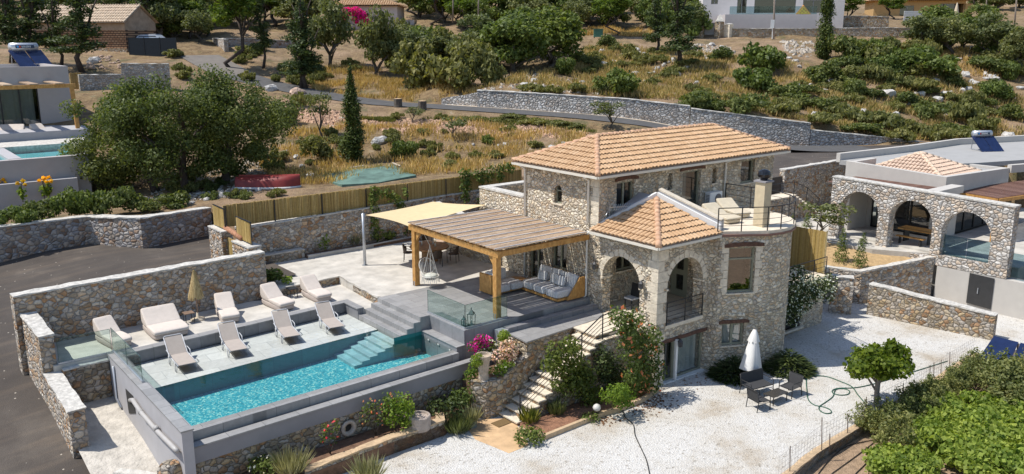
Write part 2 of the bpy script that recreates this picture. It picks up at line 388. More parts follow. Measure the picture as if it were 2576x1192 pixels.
def blades(n, area, h, seed, w=.03, lean=.5, base=None):
    # upright grass or spike blades: n blades, area(rng,n)->xy array
    rng = np.random.default_rng(seed); xy = area(rng, n); z0 = np.zeros(n) if base is None else base(xy)
    a = rng.random(n)*2*PI; hh = h*(.5+.8*rng.random(n)); ln = lean*hh*rng.random(n); b = rng.random(n)*2*PI
    p = np.column_stack([xy, z0]); s = np.column_stack([np.cos(a), np.sin(a), np.zeros(n)])*w
    top = p+np.column_stack([np.cos(b)*ln, np.sin(b)*ln, hh]); mid = (p+top)/2
    return np.stack([p-s*.5, mid-s*.6, top, mid+s*.6], 1).reshape(-1, 3)
def trunk(mb, base, top, r0, r1, seed, limbs=4, spread=1.2, bend=.15):
    rnd = random.Random(seed); b = Vector(base); t = Vector(top); h = (t-b).length
    pts = [b.lerp(t, i/5)+Vector((rnd.uniform(-1, 1), rnd.uniform(-1, 1), 0))*bend*h*.3*(0 < i) for i in range(6)]
    mb.tube([tuple(p) for p in pts], [r0*1.25]+[r0+(r1-r0)*i/5 for i in range(1, 6)], 7)
    for k in range(limbs):
        q = pts[rnd.choice([2, 3, 4])]; a = 2*PI*(k+rnd.random()*.6)/max(1, limbs)
        e = q+Vector((math.cos(a)*spread, math.sin(a)*spread, h*rnd.uniform(.25, .5)))
        m = q.lerp(e, .5)+Vector((0, 0, h*.05)); mb.tube([tuple(q), tuple(m), tuple(e)], [r0*.5, r0*.36, r0*.14], 5)
    return mb
# ------------------------------------------------------------------ camera, world, sun
cam = bpy.data.cameras.new('camera'); co = bpy.data.objects.new('camera', cam); COL.objects.link(co); SC.camera = co
cam.sensor_width = 36; cam.lens = 36*F/2575.0; cam.clip_end = 3000; cam.clip_start = .1
co.location = (0, 0, H); co.rotation_euler = (PI/2-PITCH, 0, ANG-PI/2)
SUN = Vector((-.49, .33, 1.0)).normalized()
w = bpy.data.worlds.new('World'); SC.world = w; w.use_nodes = True; wn = w.node_tree
sky = wn.nodes.new('ShaderNodeTexSky'); sky.sky_type = 'NISHITA'; sky.sun_disc = False
sky.sun_elevation = math.asin(SUN.z); sky.sun_rotation = math.atan2(SUN.x, SUN.y); sky.altitude = 50; sky.air_density = 1.0; sky.dust_density = .6
wn.links.new(sky.outputs[0], wn.nodes['Background'].inputs[0]); wn.nodes['Background'].inputs[1].default_value = .14
sl = bpy.data.lights.new('sun', 'SUN'); sl.energy = 4.5; sl.angle = R(.5); sl.color = (1, .955, .88)
so = bpy.data.objects.new('sun', sl); COL.objects.link(so); so.rotation_euler = (-SUN).to_track_quat('-Z', 'Y').to_euler(); so.location = (0, 0, 60)
SC.view_settings.view_transform = 'Standard'; SC.view_settings.look = 'None'; SC.view_settings.exposure = 0.2
SC.cycles.max_bounces = 6; SC.cycles.transparent_max_bounces = 16; SC.cycles.caustics_reflective = False; SC.cycles.caustics_refractive = False
SC.cycles.sample_clamp_indirect = 6
# ================================================================== TERRAIN
def lat(p): return p[0]*RT[0]+p[1]*RT[1]
CTRL = []
def ctl(x, y, d): CTRL.append(PD(x, y, d))
for q in [(675, 480, 51), (560, 470, 54), (420, 475, 55), (850, 465, 54), (1020, 430, 56), (900, 408, 62), (760, 400, 62), (600, 420, 60), (1180, 420, 58), (1300, 395, 61), (1420, 360, 63),
          (1000, 340, 67), (850, 330, 69), (720, 320, 70), (1150, 330, 68), (1300, 318, 70), (1480, 332, 69), (930, 268, 77), (1100, 283, 74.5), (1300, 301, 71), (1600, 330, 69), (740, 236, 84), (640, 215, 89),
          (930, 245, 83), (1100, 255, 79), (1200, 235, 81), (1426, 240, 79), (1590, 249, 77.5), (1733, 268, 76.5), (1900, 292, 75.5), (2035, 312, 75.5), (2200, 335, 77), (2370, 362, 78),
          (1250, 190, 90), (1000, 215, 90), (1500, 195, 91), (1700, 215, 90), (1900, 235, 87), (2100, 265, 84), (2300, 285, 86), (2500, 310, 86), (2576, 345, 82),
          (1500, 140, 102), (1750, 150, 100), (2000, 165, 97), (2300, 190, 95), (2550, 205, 96), (1500, 106, 115), (1750, 105, 114), (2100, 107, 113), (2350, 110, 113), (2576, 112, 112),
          (1500, 92, 123), (2000, 90, 122), (2576, 90, 122), (1300, 95, 118), (1100, 130, 106), (1100, 75, 128), (900, 160, 100), (900, 95, 120), (740, 190, 93), (650, 160, 98), (620, 110, 112), (520, 150, 97), (470, 120, 104), (330, 145, 97), (300, 160, 92), (250, 170, 86),
          (150, 170, 84), (450, 80, 120), (700, 55, 130), (1000, 45, 138), (1300, 40, 140), (1640, 45, 145), (300, 70, 118), (100, 80, 112), (2300, 50, 150), (2500, 35, 190), (600, 20, 165), (1000, 5, 175), (1300, 0, 180), (1700, 5, 190), (200, 30, 150),
          (100, 505, 52), (250, 505, 53), (330, 520, 52), (0, 560, 50), (300, 300, 68), (500, 300, 70), (620, 300, 72)]:
    ctl(*q)
for q in [(16.5, 42, 1.75), (20, 42.5, 1.85), (25, 42, 2.2), (31, 41.5, 2.6), (36, 38, 2.6), (40, 35, 2.4), (50, 34, 2.2), (58, 34, 2.2), (66, 32, 2.2), (74, 29, 2.4), (90, 22, 3.0), (120, 10, 4.0),
          (12.4, 48.5, 1.55), (10, 51.3, 1.45), (6, 51, 1.4), (-5, 51, 1.2), (-30, 50, .8), (-60, 48, 0), (-40, 90, 7), (-60, 140, 14), (-20, 180, 20), (60, 230, 26), (150, 190, 26), (250, 120, 26), (300, 40, 22), (180, 30, 12), (240, 60, 20)]:
    CTRL.append(q)
TCP = np.array([(lat(p), dep(p), p[2]) for p in CTRL])
def _tps(a, b):
    d2 = ((a[:, None, :]-b[None, :, :])**2).sum(2); return .5*d2*np.log(d2+1e-9)
_A = _tps(TCP[:, :2], TCP[:, :2])+np.eye(len(TCP))*25.0
_Pm = np.column_stack([np.ones(len(TCP)), TCP[:, :2]]); TNP = len(TCP)
_S = np.zeros((TNP+3, TNP+3)); _S[:TNP, :TNP] = _A; _S[:TNP, TNP:] = _Pm; _S[TNP:, :TNP] = _Pm.T
TWT = np.linalg.solve(_S, np.concatenate([TCP[:, 2], np.zeros(3)]))
def rbf(L, D):
    q = np.column_stack([L, D]); return _tps(q, TCP[:, :2])@TWT[:TNP]+np.column_stack([np.ones(len(q)), q])@TWT[TNP:]
ROAD = [PD(*q) for q in [(500, 140, 99), (600, 190, 91), (740, 226, 85), (930, 257, 80), (1100, 269, 77.5), (1287, 281.5, 75.5), (1426, 291, 74.2), (1500, 297.5, 73.4), (1574, 306, 72.6), (1650, 317, 72)]]+[(58, 44.6, 2.85), (62.5, 40.8, 2.1), (68, 37.5, 1.97)]
UROAD = [PD(*q) for q in [(1430, 99, 118), (1700, 99, 118), (2100, 99, 117), (2400, 101, 116), (2650, 104, 115)]]
def _line(L, n=14):
    out = []
    for i in range(len(L)-1):
        a, b, c, d = [np.array(L[max(0, min(len(L)-1, i+k))]) for k in (-1, 0, 1, 2)]
        for t in np.linspace(0, 1, n, endpoint=False): out.append(.5*((2*b)+(-a+c)*t+(2*a-5*b+4*c-d)*t*t+(-a+3*b-3*c+d)*t**3))
    out.append(np.array(L[-1])); return np.array(out)
ROADL = _line(ROAD); UROADL = _line(UROAD)
def flat(X, Y, Z, line, w0, w1):
    d2 = (X[:, None]-line[None, :, 0])**2+(Y[:, None]-line[None, :, 1])**2
    i = d2.argmin(1); d = np.sqrt(d2[np.arange(len(X)), i]); t = np.clip((d-w0)/(w1-w0), 0, 1); t = t*t*(3-2*t)
    return line[i, 2]*(1-t)+Z*t
def inpoly(X, Y, poly):
    r = np.zeros(len(X), bool); n = len(poly)
    for i in range(n):
        x0, y0 = poly[i]; x1, y1 = poly[(i+1) % n]
        if y0 == y1: continue
        c = ((y0 > Y) != (y1 > Y)) & (X < (x1-x0)*(Y-y0)/(y1-y0)+x0); r ^= c
    return r
PROP = [(-80, 49.75), (5.9, 49.5), (10.3, 50.0), (12.2, 47.15), (16.35, 48.15), (16.35, 40.85), (33.4, 40.85), (33.4, 34.4), (37.6, 34.4), (37.6, 33.3), (68, 33.3), (130, 12), (170, -80), (-80, -80)]
PARK = [(37, 33.2), (38, 37), (48, 41.8), (54, 43.5), (58, 45.5), (61.4, 44.6), (65.4, 41.3), (70.8, 38.3), (76, 36), (76, 34), (68, 33.2)]
def height(X, Y):
    X = np.asarray(X, float); Y = np.asarray(Y, float); L = X*RT[0]+Y*RT[1]; D = X*FW[0]+Y*FW[1]
    Z = rbf(L, D)
    Z = Z+.28*np.sin(X*.55+1.3*np.sin(Y*.31))*np.sin(Y*.47+1.1*np.sin(X*.23))*np.clip((D-56)/15, 0, 1)
    Z = flat(X, Y, Z, ROADL, 3.3, 4.6); Z = flat(X, Y, Z, UROADL, 2.0, 3.4)
    Z = np.where(inpoly(X, Y, PARK), 1.95, Z)
    return Z
def hz(x, y): return float(height([x], [y])[0])
_U = np.linspace(-.98, .98, 330); _D = np.concatenate([np.linspace(26, 70, 120), np.linspace(70.7, 135, 90), np.linspace(137, 420, 60)])
_UU, _DD = np.meshgrid(_U, _D); _LL = _UU*_DD
_X = (FW[0]*_DD+RT[0]*_LL).ravel(); _Y = (FW[1]*_DD+RT[1]*_LL).ravel()
_Z = np.concatenate([height(_X[i:i+8000], _Y[i:i+8000]) for i in range(0, len(_X), 8000)])
_Z = np.where(inpoly(_X, _Y, PROP), -5.0, _Z)
_Z = np.where(_DD.ravel() > 200, np.minimum(_Z, 27.0), _Z)
_nu = len(_U); _idx = np.arange(len(_D)*_nu).reshape(len(_D), _nu)
_q = np.stack([_idx[:-1, :-1], _idx[:-1, 1:], _idx[1:, 1:], _idx[1:, :-1]], -1).reshape(-1, 4)
_me = bpy.data.meshes.new('terrain'); _V = np.column_stack([_X, _Y, _Z])
_me.vertices.add(len(_V)); _me.vertices.foreach_set('co', _V.astype(np.float32).ravel())
_me.loops.add(_q.size); _me.loops.foreach_set('vertex_index', _q.astype(np.int32).ravel())
_me.polygons.add(len(_q)); _me.polygons.foreach_set('loop_start', np.arange(0, _q.size, 4, dtype=np.int32)); _me.polygons.foreach_set('loop_total', np.full(len(_q), 4, np.int32))
_me.polygons.foreach_set('use_smooth', np.ones(len(_q), bool)); _me.update(calc_edges=True)
M_hill, _nt, _b = newmat('dry_hillside')
_p = pos(_nt); _f = noise(_nt, _p, .16, 6, .6); _f2 = noise(_nt, _p, 1.1, 6, .65); _f3 = noise(_nt, _p, 6, 5, .7)
_c = ramp(_nt, _f2, [(.3, (.13, .087, .046)), (.48, (.25, .168, .085)), (.62, (.33, .235, .12)), (.75, (.40, .34, .26))])
_c = mixc(_nt, ramp(_nt, _f, [(.5, 0.0), (.66, .75)]), _c, (.42, .285, .185))
_c = mixc(_nt, ramp(_nt, noise(_nt, _p, .42, 5, .6), [(.56, 0.0), (.66, .7)]), _c, (.115, .115, .045))
_c = mixc(_nt, .7, _c, ramp(_nt, _f3, [(.3, (.55, .52, .5)), (.68, (1.2, 1.2, 1.2))]), 'MULTIPLY')
_nt.links.new(_c, _b.inputs['Base Color']); _b.inputs['Roughness'].default_value = .95; bump(_nt, _b, _f3, .25, .9)
_me.materials.append(M_hill); tag(link('hillside', _me), kind='structure')
def PG(x, y):
    # first place where the sight line meets the hillside
    r = ray(x, y); k = r[0]*FW[0]+r[1]*FW[1]; D = np.arange(44, 300, .25); t = D/k
    X, Y, Z = r[0]*t, r[1]*t, H+r[2]*t; G = height(X, Y); G = np.where(inpoly(X, Y, PROP), -9, G); i = np.argmax(Z <= G)
    if Z[i] > G[i]: i = 300
    return (float(X[i]), float(Y[i]), float(G[i]))
def ribbon(name, line, w, mat, dz, a=0, b=None, off=0.0):
    L = line[a:b]; V = []; fs = []
    for i, p in enumerate(L):
        d = L[min(i+1, len(L)-1)]-L[max(i-1, 0)]; n = np.array([-d[1], d[0], 0]); n /= np.linalg.norm(n)
        for s in (-1, 1): q = p+n*(off+s*w/2); V.append((q[0], q[1], p[2]+dz))
    fs = [(2*i, 2*i+1, 2*i+3, 2*i+2) for i in range(len(L)-1)]
    m = MB().add(V, fs); return tag(m.build(name, mat), kind='structure')
ribbon('hill_road', ROADL, 4.0, M_road_asph, .06, 14, 13*14)
ribbon('concrete_ramp', ROADL, 4.6, plain('ramp_concrete', (.17, .15, .13), .9, .15, 1, obj=False), .058, 0, 15)
ribbon('upper_road', UROADL, 3.4, plain('pale_lane', (.52, .47, .41), .9, .1, 1, obj=False), .06)
ribbon('gravel_shoulder', ROADL, .7, plain('pale_verge', (.50, .42, .33), .95, .2, 4, obj=False), .064, 4*14, 10*14, off=2.25)
MB().prism([(37.6, 33.2), (38.0, 36.5), (48, 41.3), (54, 43), (58, 45), (61.3, 44.3), (65.3, 41), (70.7, 38), (76, 35.5), (76, 33.6), (68, 33.2)], .2, 2.0).build('parking_area', M_asph)['kind'] = 'structure'
# ------------------------------------------------------------------ driveway and left road
def dz(x, y):
    z = -.93+.1*(x-4.8)+(.19 if y < 37.5 else .06)*(y-37.5); return min(.1, z)
def gridsheet(name, x0, x1, y0, y1, n, m, fz, mat, keep=None):
    V = []; fs = []
    for j in range(m+1):
        for i in range(n+1):
            x = x0+(x1-x0)*i/n; y = y0+(y1-y0)*j/m; V.append((x, y, fz(x, y)))
    for j in range(m):
        for i in range(n):
            if keep is None or keep(x0+(x1-x0)*(i+.5)/n, y0+(y1-y0)*(j+.5)/m):
                a = j*(n+1)+i; fs.append((a, a+1, a+n+2, a+n+1))
    return tag(MB().add(V, fs).build(name, mat, smooth=True), kind='structure')
gridsheet('driveway', -30, 16.4, 8, 51, 58, 86, dz, M_asph, lambda x, y: (x < 4.85) or (y > 34.5 and x < 14.6) or y > 37.2)
# ------------------------------------------------------------------ a free-standing wall along a polyline
def offs(pts, th):
    n = len(pts); out = []
    for i in range(n):
        a = Vector(pts[max(0, i-1)][:2]); b = Vector(pts[i][:2]); c = Vector(pts[min(n-1, i+1)][:2])
        d1 = (b-a).normalized() if i > 0 else (c-b).normalized(); d2 = (c-b).normalized() if i < n-1 else d1
        n1 = Vector((-d1.y, d1.x)); n2 = Vector((-d2.y, d2.x)); m = (n1+n2).normalized(); out.append(tuple(b+m*th/max(.4, m.dot(n1))))
    return out
def stonewall(name, label, pts, zb, zt, th=.45, mat=None, cap=M_cap, caph=.07, over=.03, cat='stone wall', group=None):
    mat = mat or M_wall; o = thing(name, label, cat, (pts[0][0], pts[0][1], zb[0]), 0, group)
    of = offs(pts, th); b = part(o); c = part(o); ov1 = offs(pts, -over); ov2 = offs(pts, th+over)
    rj = random.Random(int(abs(pts[0][0]*31+pts[0][1]*17))); G = []; sg = 1 if th > 0 else -1
    for i in range(len(pts)-1):
        q = [pts[i][:2], pts[i+1][:2], of[i+1], of[i]]
        b.prism(q, 0, 0, z0s=[zb[i], zb[i+1], zb[i+1], zb[i]], z1s=[zt[i], zt[i+1], zt[i+1], zt[i]])
        n = max(1, int(math.hypot(pts[i+1][0]-pts[i][0], pts[i+1][1]-pts[i][1])/.4)); 
        for k in range(n+(i == len(pts)-2)):
            t = k/n; L_ = lambda A, B: (A[0]+(B[0]-A[0])*t, A[1]+(B[1]-A[1])*t); G.append((L_(ov1[i], ov1[i+1]), L_(ov2[i], ov2[i+1]), zt[i]+(zt[i+1]-zt[i])*t))
    if cap:
        V = []
        for k, (p, q, z) in enumerate(G):
            for (x, y), z_ in ((p, z+.002), (q, z+.002), (q, z+caph+rj.uniform(-.022, .018)), (p, z+caph+rj.uniform(-.022, .018))): V.append((x+rj.uniform(-.022, .022), y+rj.uniform(-.022, .022), z_))
        n = len(G); fs = [(4*k+a, 4*k+4+a, 4*k+4+(a+1) % 4, 4*k+(a+1) % 4) for k in range(n-1) for a in range(4)]+[(0, 1, 2, 3), (4*n-1, 4*n-2, 4*n-3, 4*n-4)]
        c.add(V, fs if th < 0 else [f[::-1] for f in fs])
    b.build('masonry', mat, o)
    if cap: c.build('coping', cap, o)
    return o
# back wall behind bean bags; side wall in falling steps; far wall of the driveway
stonewall('boundary_wall', 'long brown and grey rubble wall with pale coping behind the bean bags', [(4.45, 35.2), (14.4, 35.75)], [-2.2, -1], [1.66, 1.68], .5)
o = stonewall('side_wall', 'stone side wall beside the tarmac, its tall upper step by the glass screen', [(5.22, 32.75), (5.1, 35.18)], [-2.6, -2.2], [.70, .95], .47)
o = stonewall('side_wall', 'stone side wall beside the tarmac, its lower step next to the blue hose', [(5.3, 29.2), (5.26, 32.73)], [-3.2, -2.6], [-.88, -.66], .5)
stonewall('driveway_wall', 'long stone wall along the far edge of the tarmac driveway, below the shrubs', [(-40, 49.0), (5.9, 49.2), (10.25, 49.75), (12.2, 46.85), (16.3, 47.85)], [-4, -.6, -.2, -.2, -.2], [.2, 1.66, 1.56, 1.7, 1.6], .5, M_wallb)
# gate piers, lintel
g = thing('gateway', 'stone gateway piers under a round timber lintel between driveway and patio', 'gateway', (14.0, 40, 0))
b = part(g); b.prism([(13.75, 39.2), (14.3, 39.25), (14.3, 41.0), (13.75, 40.95)], -.3, 2.08); b.prism([(13.9, 36.3), (14.5, 36.4), (14.35, 38.1), (13.8, 38.05)], -1, 1.86); b.build('pier', M_wall, g)
c = part(g); c.prism([(13.72, 39.17), (14.33, 39.22), (14.33, 41.0), (13.72, 40.95)], 2.083, 2.15); c.prism([(13.87, 36.27), (14.53, 36.37), (14.38, 38.13), (13.77, 38.08)], 1.863, 1.93); c.build('coping', M_cap, g)
t = part(g); t.tube([(14.15, 37.7, 2.02), (14.15, 38.5, 2.1), (14.1, 39.6, 2.24)], [.12, .125, .12], 12); t.build('timber_lintel', plain('lintel_wood', (.36, .17, .09), .8, .25, 8), g, True)
d = part(g)
for i in range(7): d.box(14.0, 38.12+i*.155, -.1, 14.05, 38.26+i*.155, 1.85)
d.build('door_leaf', M_reed, g)
# ------------------------------------------------------------------ patio, lounge level, deck, steps
PB = 40.4
patio = [(14.9, 35.6), (17.98, 35.81), (17.75, 31.62), (20.0, 31.62), (24.9, 31.6), (24.9, 40.3), (15.3, 40.3), (14.4, 38.2)]
MB().prism(patio, -1.2, -.004).build('patio', M_conc)['kind'] = 'structure'
lounge = [(5.1, 32.6), (7.2, 32.66), (7.5, 32.5), (16.95, 33.1), (16.95, 31.6), (17.75, 31.6), (17.98, 35.82), (14.8, 36.6), (4.7, 35.4)]
MB().prism(lounge, -2.6, -.38).build('sunbathing_terrace', M_conc)['kind'] = 'structure'
deck = thing('pool_deck', 'raised grey tiled deck with five wide steps running down into the pool', 'deck', (17.6, 26, -.8))
b = part(deck)
b.prism([(17.66, 28.16), (18.16, 28.16), (18.16, 25.75), (24.9, 25.85), (24.9, 31.596), (17.66, 31.596)], -3, 0, 0); b.build('floor', M_tile, deck)
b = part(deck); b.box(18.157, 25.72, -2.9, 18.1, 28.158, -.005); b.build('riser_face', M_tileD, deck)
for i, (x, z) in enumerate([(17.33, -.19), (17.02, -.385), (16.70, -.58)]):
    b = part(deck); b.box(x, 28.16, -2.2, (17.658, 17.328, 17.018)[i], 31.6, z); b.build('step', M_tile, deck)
stonewall('low_wall', 'knee-high rubble wall along the upper patio above the bean bag terrace', [(14.75, 35.55), (17.99, 35.8)], [-.5, -.5], [-.06, -.06], .14, M_brown, M_conc, .075, .02)
stonewall('low_wall', 'knee-high rubble wall running from the patio corner towards the deck steps', [(18.0, 35.8), (17.72, 31.7)], [-.5, -.5], [-.06, -.06], .14, M_brown, M_conc, .075, .02)
# lower walkway in front of the house wall
walk = thing('walkway', 'lower grey paved walkway on a brown rubble wall beside the house stairs', 'walkway', (20, 24, -2.9))
b = part(walk); b.prism([(19.85, 24.06), (24.3, 24.4), (24.88, 25.2), (24.88, 25.38), (19.95, 25.3)], -.44, -.38); b.build('paving', M_tile, walk)
b = part(walk); b.prism([(19.9, 24.1), (24.3, 24.44), (24.6, 25.2), (24.6, 25.3), (19.98, 25.3)], -3, -.442); b.build('masonry', M_brown, walk)
b = part(walk); b.box(19.95, 25.303, -.5, 24.88, 25.62, -.19); b.build('step', M_tileD, walk)
b = part(walk); b.box(19.55, 25.3, -2.9, 19.94, 25.7, -.25); b.build('plinth', M_plast, walk)
# ------------------------------------------------------------------ pool
pool = thing('swimming_pool', 'infinity pool with turquoise water, grey tiled rim and a shallow ledge', 'swimming pool', (12, 27, -2.9))
WZ = -.755; FL = -1.47
def pp(m): return m
b = part(pool); b.prism([(6.88, 24.3), (7.2, 24.3), (7.2, 32.64), (6.88, 32.6)], -2.9, -.34); b.build('end_wall', M_plast, pool)
b = part(pool); b.prism([(6.85, 24.27), (7.24, 24.27), (7.24, 32.64), (6.85, 32.58)], -.337, -.29); b.build('rim', M_tile, pool)
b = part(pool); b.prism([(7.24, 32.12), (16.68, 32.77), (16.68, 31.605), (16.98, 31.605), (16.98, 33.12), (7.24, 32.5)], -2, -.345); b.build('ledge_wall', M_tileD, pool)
b = part(pool); b.prism([(7.24, 32.08), (16.64, 32.73), (16.64, 31.605), (16.98, 31.605), (16.98, 33.12), (7.24, 32.5)], -.342, -.30); 
b.build('coping', M_tile, pool)
b = part(pool); b.prism([(7.2, 29.35), (16.69, 29.98), (16.69, 31.6), (16.68, 32.76), (7.2, 32.11)], -2.4, -.80); b.build('shallow_ledge', M_tileL, pool)
M_caustic_mosaic, _nt, _b = newmat('pool_caustic_mosaic')
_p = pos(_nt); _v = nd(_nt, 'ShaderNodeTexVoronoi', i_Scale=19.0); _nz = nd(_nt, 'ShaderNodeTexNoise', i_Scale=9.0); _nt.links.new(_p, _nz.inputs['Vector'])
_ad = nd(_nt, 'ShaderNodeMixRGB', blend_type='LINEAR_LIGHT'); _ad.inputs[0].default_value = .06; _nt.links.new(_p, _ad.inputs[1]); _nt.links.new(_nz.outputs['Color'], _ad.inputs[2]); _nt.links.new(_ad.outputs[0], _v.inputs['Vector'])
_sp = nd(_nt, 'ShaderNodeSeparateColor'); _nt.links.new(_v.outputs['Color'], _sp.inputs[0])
_c = ramp(_nt, _sp.outputs[0], [(0, (.02, .20, .24)), (.4, (.04, .31, .35)), (.7, (.08, .40, .43)), (.87, (.32, .56, .50)), (1, (.62, .70, .56))])  # turquoise floor tone; pale cells are caustic light painted into the colour
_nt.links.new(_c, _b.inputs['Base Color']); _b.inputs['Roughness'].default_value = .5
M_poolwall = tiles('pool_wall_tile', (.03, .20, .19), 1.2, .6, (.02, .14, .14), .5)
b = part(pool); b.prism([(7.2, 25.5), (17.8, 25.8), (17.8, 30), (7.2, 30)], FL-.2, FL); b.build('basin_floor', M_caustic_mosaic, pool)
b = part(pool); b.add([(7.22, 29.345, -.801), (16.9, 29.975, -.801), (16.9, 29.975, FL), (7.22, 29.345, FL)], [(0, 1, 2, 3)]); b.add([(7.205, 25.3, WZ), (7.205, 29.4, WZ), (7.205, 29.4, FL), (7.205, 25.3, FL)], [(0, 1, 2, 3)])
b.add([(16.4, 28.157, -.6), (18.1, 28.157, -.6), (18.1, 28.157, FL), (16.4, 28.157, FL)], [(3, 2, 1, 0)]); b.build('basin_wall', M_poolwall, pool)
b = part(pool); b.prism([(7.3, 25.1), (17.72, 25.55), (17.72, 25.95), (7.2, 25.5)], -2.6, -.765); b.build('overflow_edge', M_tile, pool)
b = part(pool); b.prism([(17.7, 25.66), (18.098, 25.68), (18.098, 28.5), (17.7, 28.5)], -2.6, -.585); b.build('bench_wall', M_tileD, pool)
b = part(pool); b.prism([(17.67, 25.63), (18.097, 25.65), (18.097, 28.156), (17.67, 28.156)], -.582, -.55); b.build('bench_top', M_tile, pool)
M_stepw = tiles('pool_step_tile', (.33, .45, .45), .5, .5, (.22, .38, .40), .5)
for i in range(6):
    b = part(pool); x = 16.69-.345*(i+1); b.box(x, 28.17, FL, x+.343, 29.93-.02*i, -.86-.098*i); b.build('underwater_step', M_stepw, pool)
# catch trough below the overflow edge
b = part(pool); b.prism([(6.9, 24.62), (18.25, 25.2), (18.25, 25.42), (6.9, 24.92)], -1.62, -1.09); b.build('trough_wall', M_plastd, pool)
b = part(pool); b.prism([(6.88, 24.57), (18.27, 25.14), (18.27, 25.44), (6.88, 24.94)], -1.087, -1.045); b.build('trough_coping', M_tile, pool)
b = part(pool); b.prism([(7.2, 24.9), (18.2, 25.4), (18.2, 25.6), (7.2, 25.15)], -1.7, -1.45); b.build('trough_floor', M_tileD, pool)
# water: a closed body, clear with a slightly rippled surface
M_water, _nt, _b = newmat('pool_water'); _nt.nodes.remove(_b)
_t = _nt.nodes.new('ShaderNodeBsdfTransparent'); _g = _nt.nodes.new('ShaderNodeBsdfGlossy'); _g.inputs['Roughness'].default_value = .02
_f = nd(_nt, 'ShaderNodeFresnel', i_IOR=1.33); _mx = _nt.nodes.new('ShaderNodeMixShader')
_nt.links.new(_f.outputs[0], _mx.inputs[0]); _nt.links.new(_t.outputs[0], _mx.inputs[1]); _nt.links.new(_g.outputs[0], _mx.inputs[2])
_bp = nd(_nt, 'ShaderNodeBump', i_Strength=.25, i_Distance=.03); _nt.links.new(noise(_nt, pos(_nt), 3.0, 3), _bp.inputs['Height']); _nt.links.new(_bp.outputs[0], _g.inputs['Normal']); _nt.links.new(_bp.outputs[0], _f.inputs['Normal'])
_o = _nt.nodes['Material Output']; _nt.links.new(_mx.outputs[0], _o.inputs['Surface'])
_va = _nt.nodes.new('ShaderNodeVolumeAbsorption'); _va.inputs[0].default_value = (.30, .84, .92, 1); _va.inputs['Density'].default_value = .36; _nt.links.new(_va.outputs[0], _o.inputs['Volume'])
b = part(pool); b.prism([(7.1, 25.25), (17.72, 25.7), (17.75, 28.2), (16.9, 28.3), (16.9, 31.65), (16.8, 32.8), (7.1, 32.2), (7.1, 25.3)], FL-.15, WZ); b.build('water', M_water, pool)
for x, y in ((9.55, 29.44), (12.9, 29.68)):
    b = part(pool); b.lathe((0, 0, 0), [(.02, -.012), (.15, -.012), (.16, 0), (.02, .004)], 16)
    b.v = [(x-pool.location.x+v[0], y-.06-pool.location.y-v[2], -1.02-pool.location.z+v[1]) for v in b.v]; b.build('underwater_lamp', plain('lamp_lens', (.55, .85, .85), .3, .05, 3), pool)
b = part(pool); b.obox((9.2, 26.6, FL+.012), .35, .35, .015); b.obox((13.9, 26.9, FL+.012), .35, .35, .015); b.build('drain_grille', M_white, pool)
b = part(pool)
for yy in (26.1, 26.9, 27.6): b.obox((17.668, yy, -.8), .02, .09, .05)
b.build('inlet_jet', M_white, pool)
# pool front wall in stone, pit on the left
stonewall('pool_wall', 'brown rubble wall under the grey overflow trough of the pool', [(6.55, 24.68), (18.3, 25.27)], [-3.6, -3.6], [-1.625, -1.625], .3, M_brown, None)
o = thing('wall_stub', 'rough broken end of the pool wall with a whitewashed top', 'wall stub', (6.6, 24.6, -3)); b = part(o)
rnd = random.Random(4)
b.lathe((6.62, 24.85, -3.4), [(.42, 0), (.40, 1.2), (.36, 1.75), (.25, 1.95), (.05, 2.0)], 9, 0, .25, 3); b.build('masonry', M_brown, o)
gridsheet('service_yard', 4.95, 6.9, 23.5, 32.6, 8, 24, lambda x, y: -2.02-(31.5-y)*.085-(.0 if y > 28.9 else (28.9-y)*.08), plain('rough_concrete', (.52, .48, .42), .95, .2, 3, bmp=.06, obj=False))
stonewall('yard_wall', 'rubble wall with pale ledge under the glass screen beside the pool end', [(5.32, 32.38), (6.86, 32.42)], [-2.6, -2.6], [-.55, -.55], .3, M_brown, M_cap, .06, .04)
stonewall('yard_kerb', 'low whitewashed kerb beside the broken wall end at the bottom of the photo', [(5.55, 27.3), (6.6, 25.9)], [-3.6, -3.6], [-2.5, -2.5], .3, M_brown)
h = thing('drain_pipe', 'fat white drainpipe running along the grey end wall of the pool', 'pipe', (6.8, 28, -1.4))
b = part(h); b.tube([PX(*S8(60, 345), 6.9), PX(*S8(90, 345), 6.76), PX(*S8(180, 480), 6.76), PX(*S8(360, 690), 6.76), PX(*S8(560, 890), 6.76), PX(*S8(600, 930), 6.76)], .075, 10); b.build('pipe_run', plain('pvc_pipe', (.40, .385, .37), .5, .05, 4), h, True)
b = part(h)
for q in ((180, 480), (360, 670)):
    a = Vector(PX(*S8(*q), 6.76)); b.tube([tuple(a+Vector((0, .07, .02))), tuple(a-Vector((0, .07, .02)))], .09, 10)
b.build('pipe_collar', plain('pvc_collar', (.34, .33, .32), .5, .05, 4), h, True)
o = thing('hatch_recess', 'dark rectangular hatch in the grey pool end wall behind the drainpipe', 'hatch', (6.87, 30, -1.6))
hq = [PX(*T(0, 2, *q), 6.872) for q in ((948, 548), (1005, 605), (1025, 735), (975, 735))]
b = part(o); b.add(hq+[(p[0]-.012, p[1], p[2]) for p in hq], [(0, 1, 2, 3), (4, 7, 6, 5), (0, 4, 5, 1), (1, 5, 6, 2), (2, 6, 7, 3), (3, 7, 4, 0)]); b.build('opening', M_dark, o)
hose = MB()
hp = [PD(*T(0, 2, *q), 26.2) for q in [(650, 690), (680, 740), (640, 760)]]
zz = lambda q: P(*T(0, 2, *q), -2.1)
